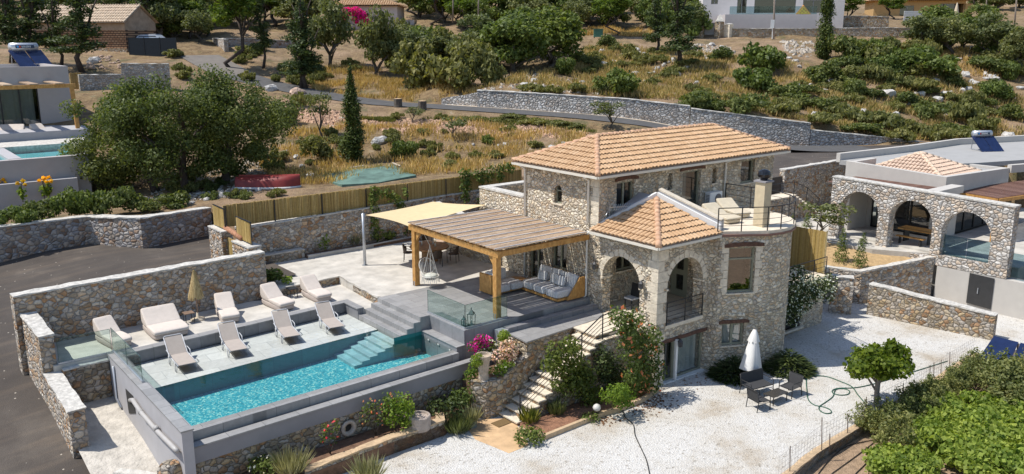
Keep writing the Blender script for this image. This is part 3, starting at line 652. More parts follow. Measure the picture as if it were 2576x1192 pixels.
hose.tube([zz(q) for q in [(640, 740), (700, 735), (770, 710), (812, 722), (790, 752), (720, 757), (670, 735), (690, 790), (660, 815), (640, 700), (690, 700), (720, 730), (740, 750)]], .03, 6)
tag(hose.build('garden_hose', plain('blue_hose', (.02, .09, .28), .4, .1, 4), smooth=True), 'blue hose coiled on the ground of the service yard behind the side wall', 'hose')
tag(MB().tube([PX(*T(0, 2, 855, 380), 6.84), PX(*T(0, 2, 880, 620), 6.84), PX(*T(0, 2, 915, 690), 6.84)], .05, 8).build('waste_pipe', M_grey_m, smooth=True), 'grey upright waste pipe in the corner between yard wall and pool', 'pipe')
# ------------------------------------------------------------------ gravel yard, planters in front of the pool wall
GK = [P(*T(3, 2, *q), -2.85)[:2] for q in [(120, 1235), (400, 1010), (620, 880), (870, 730), (1130, 590), (1380, 420), (1590, 285)]]
MB().prism([(6.2, 6), (2*GK[0][0]-GK[1][0], 2*GK[0][1]-GK[1][1]-2)]+GK+[(44, 13.5), (46.6, 15), (46.6, 20.6), (44, 24), (37.5, 25.55), (33, 25.5), (25, 22.1), (24.8, 25), (19.9, 25.2), (6.6, 24.6)], -3.3, -2.9).build('gravel_yard', M_gravel)['kind'] = 'structure'
MB().add([(-40, -40, -4.2), (160, -40, -4.2), (160, 28, -4.2), (-40, 28, -4.2)], [(0, 1, 2, 3)]).build('lower_ground', M_tilled)['kind'] = 'structure'
pA = P(*T(1, 2, 480, 1130), -2.32); pB = P(*T(1, 2, 1040, 920), -2.32); pC = P(*T(1, 2, 1420, 790), -2.32); p0 = P(*T(1, 2, 380, 1170), -2.32)
stonewall('planter_wall', 'low curved stone planter wall with sandy coping in front of the pool wall', [p0, pA, pB, pC, (pC[0]+.35, pC[1]+.6, 0)], [-3.2]*5, [-2.36]*5, .28, M_brown, plain('sandy_coping', (.50, .36, .22), .9, .2, 6, obj=False, bmp=.02), .06, .02)
MB().prism([p0[:2], pB[:2], pC[:2], (18.2, 25.2), (6.6, 24.6), (6.6, 23.2)], -3.2, -2.46).build('planter_soil', M_soil)['kind'] = 'structure'
yard = [P(*q, -2.9) for q in [(1200, 1055), (1290, 1052), (1330, 1120), (1280, 1140), (1195, 1105), (1170, 1070)]]
MB().prism([q[:2] for q in yard], -3.0, -2.892).build('sandstone_landing', plain('ochre_concrete', (.54, .36, .20), .9, .2, 2, obj=False, bmp=.02))['kind'] = 'structure'
# ------------------------------------------------------------------ stone stair from the gravel up to the walkway
st = thing('stone_stairs', 'outdoor stair of pale stone treads rising from the gravel to the porch', 'stairs', (18.5, 23.4, -2.9))
xs = [18.3, 18.65, 19.0, 19.35, 19.67, 19.99, 20.3, 20.62, 20.94, 21.26, 21.58, 21.92, 22.2, 22.5]
bt = part(st); bm_ = part(st)
wS = 1.35
for i, x in enumerate(xs):
    z = -2.76+i*.182; x1 = xs[i+1] if i < 13 else 24.2
    y0 = 24.02 if i < 13 else 24.3
    bt.prism([(x-.03, y0-wS), (x1+.02, y0-wS), (x1+.02, y0), (x-.03, y0)], z-.05, z); bm_.prism([(x, y0-wS+.04), (x1+.0, y0-wS+.04), (x1+.0, y0), (x, y0)], -3, z-.053)
bt.build('tread', M_travert, st); bm_.build('masonry', M_brown, st)
b = part(st); b.prism([(23.2, 22.95), (24.9, 22.95), (24.9, 24.9), (24.3, 24.85), (23.2, 24.2)], -.55, -.4); b.build('landing', M_travert, st)
b = part(st); b.prism([(22.52, 22.7), (24.86, 22.7), (24.86, 22.92), (22.52, 22.92)], -3, -.56); b.build('side_wall', M_house, st)
rail = thing('stair_railing', 'thin black metal railing climbing the stone stair', 'railing', (18.3, 22.7, -2.7))
b = part(rail); ys = 22.72
def railz(x): return -2.76+(x-18.3)*.57
top = [(18.45, ys, railz(18.45)+.95), (22.5, ys, -.39+.85), (23.4, ys, .55), (24.7, ys, .6)]
for k in range(5):
    q = [(p[0], p[1], p[2]-.17*k) for p in top]
    for i in range(3): b.bar(q[i], q[i+1], .035 if k == 0 else .016)
b.build('rail', M_black, rail)
for x in (18.45, 20.0, 21.5, 22.6, 24.3):
    zb = railz(x) if x < 22.5 else -.42
    b = part(rail); b.bar((x, ys, zb-.1), (x, ys, (railz(x)+.95) if x < 22.4 else .55), .035); b.build('post', M_black, rail)
# corner block and round planter walls with flowers left of stair
stonewall('flower_bed_wall', 'curved low rubble wall holding the flower bed beside the stair', [(17.4, 24.35), (17.75, 23.85), (18.3, 23.75), (19.9, 24.02)], [-3.2]*4, [-1.45, -1.45, -1.45, -1.0], .3, M_brown, M_brown, .05, .02)
MB().prism([(17.5, 24.45), (17.8, 24.0), (19.9, 24.2), (19.9, 25.25), (17.6, 25.15)], -3, -1.5).build('flower_bed_soil', M_soil)['kind'] = 'structure'
# ================================================================== ROOF TILES, WINDOWS, RAILINGS
def tilefield(mb, e0, e1, s_top, clip, cw=.225, rh=.37, lift=.045, r=None):
    # barrel tiles on the plane through e0,e1 (eave) and s_top; clip = polygon corners in order (3D)
    e0 = Vector(e0); e1 = Vector(e1); st = Vector(s_top); u = (e1-e0).normalized(); w = st-e0; w = w-u*w.dot(u); S = w.length; w.normalize(); n = u.cross(w)
    if n.z < 0: n = -n
    L = (e1-e0).length; bm = bmesh.new(); nc = max(1, round(L/cw)); cw = L/nc; nr = math.ceil(S/rh); r = cw*.5
    rnd = random.Random(int(L*100))
    for i in range(nc):
        for j in range(nr):
            c0 = e0+u*((i+.5)*cw)+w*(j*rh-.03); jit = rnd.uniform(-.008, .008); k = 6
            lo = []; hi = []
            for q in range(k+1):
                a = PI*q/k; du = u*(-math.cos(a)*r*.98); h = n*(math.sin(a)*r*.75)
                lo.append(bm.verts.new(c0+du+h+n*(lift+jit)+w*jit)); hi.append(bm.verts.new(c0+du*.86+h*.86+w*(rh+.05)))
            for q in range(k): bm.faces.new((lo[q], lo[q+1], hi[q+1], hi[q]))
            lb = [bm.verts.new(v.co-n*.018) for v in lo]
            for q in range(k): bm.faces.new((lb[q], lb[q+1], lo[q+1], lo[q]))
    cen = sum((Vector(c) for c in clip), Vector())/len(clip)
    for i in range(len(clip)):
        a = Vector(clip[i]); b = Vector(clip[(i+1) % len(clip)]); pn = (b-a).cross(n)
        if pn.dot(cen-a) > 0: pn = -pn
        if abs((b-a).normalized().dot(u)) > .99 and i == 0: continue
        bmesh.ops.bisect_plane(bm, geom=bm.verts[:]+bm.edges[:]+bm.faces[:], plane_co=a, plane_no=pn, clear_outer=True)
    bm.verts.index_update(); mb.add([tuple(v.co) for v in bm.verts], [tuple(v.index for v in f.verts) for f in bm.faces]); bm.free()
def ridgecaps(mb, a, b, r=.13, step=.38):
    a = Vector(a); b = Vector(b); d = b-a; n = max(1, round(d.length/step)); d /= n
    for i in range(n):
        p = a+d*i; q = p+d*1.12; mb.tube([tuple(p+Vector((0, 0, .03))), tuple(q+Vector((0, 0, .0)))], [r, r*.86], 9)
def window(par, o, u, nin, x0, z0, x1, z1, cols=2, fr=.07, depth=.16, name='window', mat=None, pane=None, sill=True, top=0.0, curtain=None, back=.55):
    mat = mat or M_frame; pane = pane or M_pane
    o = Vector(o); u = Vector((u[0], u[1], 0)).normalized(); n = Vector((nin[0], nin[1], 0)).normalized()
    def W(x, z, d): return o+u*x+Vector((0, 0, z))+n*d
    b = part(par)
    def fb(xa, za, xb, zb, w):
        b.bar(W(xa, za, depth), W(xb, zb, depth), w, .08)
    def rectbar(xa, za, xb, zb):
        vs = [W(xa, za, depth-.03), W(xb, za, depth-.03), W(xb, zb, depth-.03), W(xa, zb, depth-.03), W(xa, za, depth+.05), W(xb, za, depth+.05), W(xb, zb, depth+.05), W(xa, zb, depth+.05)]
        b.add([tuple(v) for v in vs], [(0, 1, 2, 3), (7, 6, 5, 4), (0, 4, 5, 1), (1, 5, 6, 2), (2, 6, 7, 3), (3, 7, 4, 0)])
    rectbar(x0, z0, x0+fr, z1); rectbar(x1-fr, z0, x1, z1); rectbar(x0+fr, z1-fr, x1-fr, z1); rectbar(x0+fr, z0, x1-fr, z0+fr)
    for k in range(1, cols): xm = x0+(x1-x0)*k/cols; rectbar(xm-fr*.7, z0+fr, xm+fr*.7, z1-fr)
    if top: rectbar(x0+fr, z0+top, x1-fr, z0+top+fr*.8)
    f = b.build(name, mat, par)
    g = MB(tuple(par.location)); g.add([tuple(W(x0+fr, z0+fr, depth+.02)), tuple(W(x1-fr, z0+fr, depth+.02)), tuple(W(x1-fr, z1-fr, depth+.02)), tuple(W(x0+fr, z1-fr, depth+.02))], [(0, 1, 2, 3)])
    g.build('pane', pane, f)
    k = MB(tuple(par.location)); k.add([tuple(W(x0-.02, z0-.02, back)), tuple(W(x1+.02, z0-.02, back)), tuple(W(x1+.02, z1+.02, back)), tuple(W(x0-.02, z1+.02, back))], [(0, 1, 2, 3)])
    k.build('room', M_dark if curtain is None else M_room, f)
    if curtain:
        c = MB(tuple(par.location))
        for (xa, xb) in curtain:
            m = 14; vs = []
            for i in range(m+1):
                x = xa+(xb-xa)*i/m; d = depth+.16+.035*math.sin(i*2.3); vs += [tuple(W(x, z0+.05, d)), tuple(W(x, z1-.05, d))]
            c.add(vs, [(2*i, 2*i+2, 2*i+3, 2*i+1) for i in range(m)])
        c.build('curtain', plain('curtain_cloth', (.62, .60, .56), .9, .08, 3), f)
    if sill:
        s = MB(tuple(par.location)); vs = [W(x0-.06, z0-.06, -.06), W(x1+.06, z0-.06, -.06), W(x1+.06, z0-.06, depth), W(x0-.06, z0-.06, depth)]
        vs += [v+Vector((0, 0, .055)) for v in vs]; s.add([tuple(v) for v in vs], [(3, 2, 1, 0), (4, 5, 6, 7), (0, 1, 5, 4), (1, 2, 6, 5), (2, 3, 7, 6), (3, 0, 4, 7)]); s.build('sill', M_quoin, f)
    return f
def lintel(par, o, u, nin, x0, x1, z, h=.16, sag=.05, d=.06, mat=None):
    o = Vector(o); u = Vector((u[0], u[1], 0)).normalized(); n = Vector((nin[0], nin[1], 0)).normalized(); b = part(par); k = 8; vs = []; rnd = random.Random(int(x0*77+z*13))
    for i in range(k+1):
        x = x0+(x1-x0)*i/k; a = math.sin(PI*i/k)*sag; j = rnd.uniform(-.012, .012); t = .75 if i in (0, k) else 1
        for (dz_, dd) in ((0, -d), (h*t, -d), (h*t, .1), (0, .1)): vs.append(tuple(o+u*x+Vector((0, 0, z+a+dz_+j))+n*dd))
    fs = [(4*i+q, 4*i+(q+1) % 4, 4*i+4+(q+1) % 4, 4*i+4+q) for i in range(k) for q in range(4)]+[(0, 3, 2, 1), (4*k, 4*k+1, 4*k+2, 4*k+3)]
    b.add(vs, fs); return b.build('lintel', mat or M_darkwood, par)
def railing(o, pts, h=.95, bars=4, pw=.035, bw=.016, mat=None, posts=None, skip0=False):
    mat = mat or M_black; b = part(o)
    for k in range(bars):
        dz_ = h*(1-k/(bars)); 
        for i in range(len(pts)-1): b.bar((pts[i][0], pts[i][1], pts[i][2]+dz_), (pts[i+1][0], pts[i+1][1], pts[i+1][2]+dz_), pw if k == 0 else bw)
    b.build('rail', mat, o)
    for p in (posts or pts):
        b = part(o); b.bar((p[0], p[1], p[2]), (p[0], p[1], p[2]+h), pw); b.build('post', mat, o)
# ================================================================== THE STONE HOUSE
hs = thing('stone_house', 'two-storey stone house with terracotta hip roof, arched porch and rounded bay', 'house', (24.9, 25.6, -2.9))
XW = 24.9; YF = 25.6; YB = 30.4; XR = 37.35
# left wall (u runs along +y from the porch corner), includes the porch side
b = part(hs)
b.wall2d((XW, 25.45, 0), (0, 1), [(0, -1), (8.45, -1), (8.45, 3.75), (4.95, 3.75), (4.95, 5.4), (0, 5.4)],
         [arch(2.32, 2.82, 4.42, 3.84, 8), rect(1.95, .85, 2.95, 2.2), rect(3.55, -.0, 4.55, 2.1), arch(6.6, 7.6, 1.6, 0.02, 8)], .5, n=(1, 0, 0))
b.wall2d((XW, YF, 0), (1, 0), [(.5, -2.9), (12.45, -2.9), (12.45, 5.4), (.5, 5.4)],
         [rect(1.2, 3.84, 2.28, 4.96), rect(5.48, 3.2, 6.75, 5.02), rect(9.8, 4.02, 10.88, 5.16), arch(4.47, 4.8, 4.9, 4.3, 6), arch(7.6, 7.93, 4.85, 4.27, 6), rect(1.3, 1.0, 2.4, 2.1)], .5, n=(0, 1, 0))
b.box(37.352, YF+.5, -2, 36.85, YB, 5.4); b.box(XW+.5, YB-.4, -2, 36.85, YB, 5.4)
b.build('stone_wall', M_house, hs)
b = part(hs); b.box(XW+.5, 30.4, 0, 28.2, 33.88, 3.2); b.build('wing_wall', M_house, hs)
b = part(hs)
b.prism([(24.87, 30.42), (25.37, 30.42), (25.37, 33.4), (28.3, 33.45), (28.3, 33.93), (24.87, 33.93)], 3.755, 3.84); b.build('wing_coping', M_cap, hs)
b = part(hs); b.box(25.405, 33.41, 3.2, 28.2, 33.86, 3.75); b.box(27.8, 30.42, 3.2, 28.2, 33.4, 3.75); b.build('wing_parapet', M_house, hs)
# quoins: a column of large squared blocks on the visible corners
b = part(hs)
for i in range(14):
    z = -.36+i*.405
    if z > 2.9 or True:
        l = .5 if i % 2 else .3
        if z > 3.0: b.box(XW-.012, YF-.165, z, XW+.02, YF+l-.1, z+.385)
        if z > 3.3: b.box(XW-.01, YF-.012, z, XW+.75-l, YF+.02, z+.385)
        b.box(XW-.012, 30.42-.75+l, z, XW+.02, 30.40, z+.385) if z > 3.9 else None
b.build('quoins', M_quoin, hs)
for a in ((2.32, 3.84, 2.82, 4.86),): window(hs, (XW, 25.45, 0), (0, 1), (1, 0), *a, cols=1, top=.55, fr=.05)
window(hs, (XW, 25.45, 0), (0, 1), (1, 0), 1.95, .85, 2.95, 2.2, cols=2)
window(hs, (XW, 25.45, 0), (0, 1), (1, 0), 3.55, 0, 4.55, 2.1, cols=2, name='glass_door', sill=False)
window(hs, (XW, YF, 0), (1, 0), (0, 1), 1.2, 3.84, 2.28, 4.96, cols=2)
window(hs, (XW, YF, 0), (1, 0), (0, 1), 5.48, 3.2, 6.75, 5.02, cols=1, name='glass_door', sill=False, curtain=[(5.55, 6.1)])
window(hs, (XW, YF, 0), (1, 0), (0, 1), 9.8, 4.02, 10.88, 5.16, cols=1)
window(hs, (XW, YF, 0), (1, 0), (0, 1), 1.3, 1.0, 2.4, 2.1, cols=2)
for a in ((1.1, 2.5, 5.02), (5.28, 7.02, 5.05), (9.6, 11.1, 5.19)): lintel(hs, (XW, YF, 0), (1, 0), (0, 1), *a)
lintel(hs, (XW, 25.45, 0), (0, 1), (1, 0), 1.8, 3.1, 2.22); lintel(hs, (XW, 25.45, 0), (0, 1), (1, 0), 3.4, 4.7, 2.12)
for x0, x1, z0, z1 in ((4.47, 4.8, 4.3, 5.06), (7.6, 7.93, 4.27, 5.0)):
    b = part(hs); b.box(XW+x0, YF+.22, z0, XW+x1, YF+.3, z1); b.build('niche_back', M_house, hs)
    b = part(hs); b.box(XW+x0-.05, YF-.05, z0-.06, XW+x1+.05, YF+.2, z0); b.build('niche_sill', M_quoin, hs)
# main roof
ZE = 5.5
fl, frr, br_, bl = (24.42, 25.05, ZE), (37.95, 25.1, ZE), (37.95, 30.75, ZE), (24.42, 30.68, ZE); r0 = (27.05, 27.86, 6.68); r1 = (35.25, 27.9, 6.68)
rf = part(hs); tilefield(rf, fl, frr, (30, 27.86, 6.68), [fl, frr, r1, r0]); tilefield(rf, bl, fl, (27.05, 27.86, 6.68), [bl, fl, r0]); tilefield(rf, frr, br_, r1, [frr, br_, r1]); tilefield(rf, br_, bl, (30, 27.88, 6.68), [br_, bl, r0, r1])
roof = rf.build('roof', M_tileroof, hs)
b = part(hs); dn = Vector((0, 0, -.03)); V = [tuple(Vector(q)+dn) for q in (fl, frr, br_, bl, r0, r1)]; V2 = [(q[0], q[1], ZE-.13) for q in (fl, frr, br_, bl)]
b.add(V+V2, [(0, 1, 5, 4), (1, 2, 5), (2, 3, 4, 5), (3, 0, 4), (0, 6, 7, 1), (1, 7, 8, 2), (2, 8, 9, 3), (3, 9, 6, 0), (6, 9, 8, 7)]); b.build('roof_deck', plain('roof_mortar', (.42, .33, .25), .9, .2, 5, obj=False), roof)
b = part(hs)
for a, c in ((fl, r0), (bl, r0), (r0, r1), (frr, r1), (br_, r1)): ridgecaps(b, a, c)
b.build('ridge_tiles', M_ridge, roof, True)
M_gut = plain('cream_gutter', (.66, .62, .54), .5, .06, 3, obj=False)
b = part(hs)
for a, c in ((bl, fl), (fl, frr), (frr, br_)):
    o_ = Vector((a[1]-c[1], c[0]-a[0], 0)).normalized()*-.05; b.bar(Vector(a)+o_*0+Vector((0, 0, -.1)), Vector(c)+Vector((0, 0, -.1)), .11, .1)
b.build('gutter', M_gut, hs)
def pipe(pts, r=.05):
    b = part(hs); b.tube(pts, r, 8); b.build('downpipe', M_white, hs, True)
pipe([(24.45, 25.75, 5.38), (24.5, 25.95, 5.3), (24.82, 26.0, 5.15), (24.82, 26.02, 3.3)])
pipe([(24.6, 25.68, 3.0), (24.8, 26.0, 2.85), (24.82, 26.02, .1), (24.75, 26.1, -.02), (24.5, 26.45, -.05)])
pipe([(24.45, 30.3, 5.38), (24.82, 30.25, 5.15), (24.82, 30.25, .05)])
pipe([(33.4, 25.2, 5.35), (33.4, 25.52, 5.2), (33.4, 25.52, 3.2)])
# porch: side wall with arch, front wall with arch, sliding doors below
b = part(hs)
b.wall2d((XW, 22.0, 0), (0, 1), [(0, -2.9), (3.45, -2.9), (3.45, 3.02), (0, 3.02)], [arch(.95, 3.12, 1.12, -.38, 14)], .5, n=(1, 0, 0))
b.wall2d((XW, 22.0, 0), (1, 0), [(.5, -2.9), (3.22, -2.9), (3.22, 3.02), (.5, 3.02)], [arch(.56, 2.78, 1.2, -.38, 14), rect(.53, -2.86, 3.06, -1.12)], .5, n=(0, 1, 0))
b.wall2d((29.05, 22.45, 0), (0, 1), [(0, -.4), (3.15, -.4), (3.15, 3.0), (0, 3.0)], [rect(1.5, -.38, 2.5, 1.75)], .3, n=(1, 0, 0))
b.build('porch_wall', M_house, hs)
b = part(hs); b.prism([(25.4, 22.02), (29.05, 22.02), (29.05, 25.59), (25.4, 25.59)], -.62, -.385); b.box(25.4, 21.95, -.52, 27.75, 22.015, -.37); b.build('porch_floor', M_travert, hs)
b = part(hs); b.box(24.85, 25.07-.0, 1.04, 25.45, 25.2, 1.12); b.box(24.85, 22.9, 1.04, 25.45, 22.98, 1.12); b.box(25.4, 21.95, 1.1, 25.5, 22.5, 1.18); b.box(27.64, 21.95, 1.1, 27.75, 22.5, 1.18); b.build('impost', M_quoin, hs)
# arch voussoirs: separate wedge stones standing slightly proud of the wall
def voussoir(o, u, n, cx, r, zs, th=.28, k=13):
    o = Vector(o); u = Vector((u[0], u[1], 0)); n = Vector((n[0], n[1], 0)); b = part(hs); rnd = random.Random(9)
    for i in range(k):
        a0 = PI*i/k+.02; a1 = PI*(i+1)/k-.02; t = th*rnd.uniform(.8, 1.2); vs = []
        for d in (-.012, .1):
            for a, q in ((a0, r+.003), (a0, r+t), (a1, r+t), (a1, r+.003)): vs.append(tuple(o+u*(cx+q*math.cos(a))+Vector((0, 0, zs+q*math.sin(a)))+n*d))
        b.add(vs, [(0, 1, 2, 3), (7, 6, 5, 4), (0, 4, 5, 1), (1, 5, 6, 2), (2, 6, 7, 3), (3, 7, 4, 0)])
    b.build('arch_stones', M_quoin, hs)
voussoir((XW, 22.0, 0), (0, 1), (1, 0), 2.035, 1.085, 1.12); voussoir((XW, 22.0, 0), (1, 0), (0, 1), 1.67, 1.11, 1.2)
b = part(hs)
for i in range(13):
    z = -2.88+i*.44; l = .55 if i % 2 else .35
    if -.3 < z or z < -.9: b.box(XW-.012, 22.0-.012, z, XW+.9-l, 22.02, z+.42); b.box(XW-.014, 21.99, z, XW+.02, 22.0+l, z+.42)
b.build('quoins', M_quoin, hs)
d = window(hs, (29.05, 22.45, 0), (0, 1), (1, 0), 1.5, -.38, 2.5, 1.75, cols=1, name='front_door', sill=False, fr=.3, pane=M_pane, depth=.1, back=.25, top=1.0)
# sliding doors below the porch
window(hs, (XW, 22.0, 0), (1, 0), (0, 1), .53, -2.86, 1.25, -1.12, cols=1, name='glass_door', sill=False, pane=M_pane2, curtain=[(.6, .75)], back=1.2)
window(hs, (XW, 22.0, 0), (1, 0), (0, 1), 1.25, -2.86, 3.06, -1.12, cols=1, name='sliding_door', sill=False, pane=M_pane2, curtain=[(1.35, 2.95)], back=1.2)
b = part(hs); b.box(25.43, 21.9, -2.93, 27.98, 22.1, -2.85); b.build('threshold', M_white, hs)
lintel(hs, (XW, 22.0, 0), (1, 0), (0, 1), .3, 3.2, -1.12, .15, .0, .05)
b = part(hs); b.obox((26.1, 21.93, -1.95), .12, .1, 1.75); b.build('door_post', M_white, hs)
# bay with rounded wall
A = [(28.12, 22.0), (28.2, 21.62), (30.0, 20.66), (30.7, 20.5), (31.35, 20.52), (32.0, 20.75), (32.6, 21.15), (33.1, 21.75), (33.4, 22.5), (33.4, 25.6)]
b = part(hs)
for i in range(len(A)-1):
    p, q = Vector(A[i]+(0,)), Vector(A[i+1]+(0,)); l = (q-p).length; u = (q-p)/l; n = (-u.y, u.x, 0)
    hl = [rect(.42, .55, 1.6, 2.52), rect(.3, -1.78, 1.3, -.8)] if i == 1 else []
    b.wall2d(p, (u.x, u.y), [(0, -2.9), (l, -2.9), (l, 2.98), (0, 2.98)], hl, .45, n=n)
b.build('bay_wall', M_house, hs)
p, q = Vector(A[1]+(0,)), Vector(A[2]+(0,)); u = (q-p).normalized(); nn = (-u.y, u.x)
window(hs, p, (u.x, u.y), nn, .42, .55, 1.6, 2.52, cols=1, top=1.42, pane=M_pane2, fr=.075, back=1.0)
window(hs, p, (u.x, u.y), nn, .3, -1.78, 1.3, -.8, cols=2, pane=M_pane2, fr=.075, curtain=[(.35, 1.25)], back=1.0)
lintel(hs, p, (u.x, u.y), nn, .2, 1.95, 2.54, .17, .03); lintel(hs, p, (u.x, u.y), nn, .15, 1.5, -.78, .15, 0)
b = part(hs)
for k in range(6):
    z = .5+k*.36; s = .3 if k % 2 else .2
    for x0, x1 in ((.4-s, .4), (1.62, 1.62+s)):
        vs = [tuple(p+u*x+Vector((0, 0, zz))+Vector(nn+(0,))*dd) for dd in (-.014, .05) for x, zz in ((x0, z), (x1, z), (x1, z+.33), (x0, z+.33))]
        b.add(vs, [(0, 1, 2, 3), (7, 6, 5, 4), (0, 4, 5, 1), (1, 5, 6, 2), (2, 6, 7, 3), (3, 7, 4, 0)])
b.build('window_quoins', M_quoin, hs)
# a projecting stone band under the first floor
b = part(hs); of = offs(A[:9], -.035); b.prism(of+[(q[0]+.02, q[1]+.1) for q in A[:9]][::-1], -.47, -.37); b.build('band_course', M_house, hs)
# roof terrace slab and parapet
of = offs(A, -.1)
b = part(hs); b.prism([(28.3, 21.75)]+of[2:]+[(33.5, 25.58), (27.4, 25.58), (27.45, 24.4)], 3.0, 3.2); b.build('terrace_slab', M_travert, hs)
of2 = offs(A, -.14); b = part(hs); b.prism([(28.2, 21.65)]+of2[2:9]+[(33.3, 22.6)]+[(q[0]+.0, q[1]+.25) for q in A[2:8]][::-1]+[(28.4, 21.9)], 2.985-.0, 3.075); b.build('terrace_edge', plain('brown_edging', (.22, .12, .09), .8, .1, 4, obj=False), hs)
# porch roof
E0 = (24.5, 21.68, 3.12); E1 = (24.5, 25.55, 3.12); E2 = (28.35, 21.66, 3.12); AP = (27.35, 24.42, 4.3)
rf = part(hs); tilefield(rf, E1, E0, AP, [E1, E0, AP]); tilefield(rf, E0, E2, AP, [E0, E2, AP]); pr = rf.build('porch_roof', M_tileroof, hs)
b = part(hs); ridgecaps(b, E0, AP, .14); b.build('ridge_tiles', M_ridge, pr, True)
b = part(hs); V = [(q[0], q[1], q[2]-.03) for q in (E0, E1, E2, AP)]+[(q[0], q[1], 3.0) for q in (E0, E1, E2)]+[(27.35, 24.42, 3.0)]
b.add(V, [(1, 0, 3), (0, 2, 3), (0, 1, 5, 4), (2, 0, 4, 6), (1, 3, 7, 5), (3, 2, 6, 7), (4, 5, 7, 6)]); b.build('porch_roof_deck', plain('roof_mortar', (.42, .33, .25)), pr)
b = part(hs)
for a, c in ((E1, E0), (E0, E2)): b.bar((a[0], a[1], 3.03), (c[0], c[1], 3.03), .11, .1)
b.build('gutter', M_gut, hs)
# white upstand behind the porch roof, cream coping on the terrace side
def slant(b, a, c, w, h0, h1, side):
    a = Vector(a); c = Vector(c); d = Vector((c.x-a.x, c.y-a.y, 0)).normalized(); n = Vector((-d.y, d.x, 0))*side*w
    b.add([tuple(a+Vector((0, 0, h0))), tuple(c+Vector((0, 0, h0))), tuple(c+n+Vector((0, 0, h0))), tuple(a+n+Vector((0, 0, h0))), tuple(a+Vector((0, 0, h1))), tuple(c+Vector((0, 0, h1))), tuple(c+n+Vector((0, 0, h1))), tuple(a+n+Vector((0, 0, h1)))],
          [(3, 2, 1, 0), (4, 5, 6, 7), (0, 1, 5, 4), (1, 2, 6, 5), (2, 3, 7, 6), (3, 0, 4, 7)])
b = part(hs); slant(b, (24.95, 25.42, 3.12), AP, .14, -.1, .27, 1); slant(b, AP, (28.35, 21.78, 3.18), .16, -.2, .27, 1); b.build('upstand', plain('white_render', (.74, .74, .73), .9, .04, 3, obj=False), hs)
b = part(hs); slant(b, (AP[0]+.17, AP[1]+.05, AP[2]), (28.52, 21.85, 3.25), .32, -.9, .33, 1); b.build('parapet', M_plast, hs)
b = part(hs); slant(b, (AP[0]+.15, AP[1]+.05, AP[2]), (28.5, 21.85, 3.25), .37, .333, .40, 1); b.build('parapet_coping', M_travert, hs)
b = part(hs); b.prism([(25.1, 25.58), (27.3, 24.6), (27.5, 25.58)], 3.0, 0, z1s=[3.3, 4.45, 4.4]); b.build('flat_roof', M_plast, hs)
# chimney on the terrace, with turning steel cowl
ch = thing('chimney', 'square sand-coloured chimney with round black cowl standing on the roof terrace', 'chimney', (30.55, 21.35, 3.2))
b = part(ch); b.box(30.3, 21.1, 3.2, 30.78, 21.58, 5.1); b.build('shaft', M_sand, ch)
b = part(ch); b.box(30.24, 21.04, 5.1, 30.84, 21.64, 5.17); b.build('cap_slab', M_plastd, ch)
b = part(ch); b.lathe((30.54, 21.34, 5.17), [(.14, 0), (.16, .08), (.25, .14), (.28, .26), (.25, .38), (.12, .45), (.03, .47)], 18); b.build('cowl', plain('cowl_metal', (.05, .05, .055), .25, .3, 12, .8), ch, False)
# terrace railing
tr = thing('terrace_railing', 'black metal railing round the roof terrace of the stone house', 'railing', (28.3, 21.6, 3.2))
tp = [(28.12, 21.72, 3.2)]+[(q[0], q[1], 3.2) for q in offs(A, -.03)[2:9]]+[(33.4, 25.45, 3.2)]
railing(tr, tp, 1.0, 4, posts=[tp[0], (29.0, 21.2, 3.2)]+tp[1:2]+tp[2:9:2]+[(33.4, 24, 3.2), tp[-1]])
pr_ = thing('porch_railing', 'black metal railing across the front arch of the porch', 'railing', (25.5, 21.97, -.38)); railing(pr_, [(25.48, 21.97, -.37), (26.6, 21.97, -.37), (27.7, 21.97, -.37)], .95, 5)
ac = thing('air_conditioner', 'white outdoor air conditioner unit against the terrace wall', 'air conditioner', (32.4, 25.3, 3.2))
b = part(ac); b.box(31.95, 25.22, 3.28, 32.85, 25.52, 3.92); b.build('casing', M_white, ac)
b = part(ac); b.tube([(32.55, 25.215, 3.6), (32.55, 25.19, 3.6)], .23, 18); b.build('fan_grille', plain('fan_dark', (.12, .12, .13), .5, .2, 20), ac)
b = part(ac); 
for k in range(7): b.box(31.935, 25.26, 3.36+k*.07, 31.95, 25.48, 3.39+k*.07)
b.build('side_vents', plain('fan_dark', (.12, .12, .13)), ac)
b = part(ac); b.box(32.0, 25.25, 3.2, 32.1, 25.5, 3.28); b.build('foot', M_black, ac); b = part(ac); b.box(32.7, 25.25, 3.2, 32.8, 25.5, 3.28); b.build('foot', M_black, ac)
an = thing('television_aerial', 'thin white television aerial pointing along the upper house wall', 'aerial', (25.6, 25.1, 3.6))
b = part(an); b.bar((25.3, 25.2, 4.05), (26.5, 24.95, 4.0), .025)
for k in range(12): x = 25.5+k*.09; b.bar((x, 25.1-(x-25.3)*.2, 3.9), (x, 25.25-(x-25.3)*.2, 4.15), .014)
b.build('boom', plain('aerial_alloy', (.6, .6, .6), .4, .05, 3, .6), an)
b = part(an); b.bar((25.35, 25.58, 3.9), (25.35, 25.2, 4.05), .03); b.build('bracket', M_grey_m, an)
b = part(an)
for a, c in (((25.3, 25.2, 4.05), (25.2, 25.15, 4.4)), ((25.3, 25.2, 4.05), (25.25, 25.15, 3.65)), ((25.3, 25.2, 4.05), (25.5, 25.1, 4.35)), ((25.3, 25.2, 4.05), (25.05, 25.15, 3.75))): b.bar(a, c, .016)
b.build('reflector', M_grey_m, an)
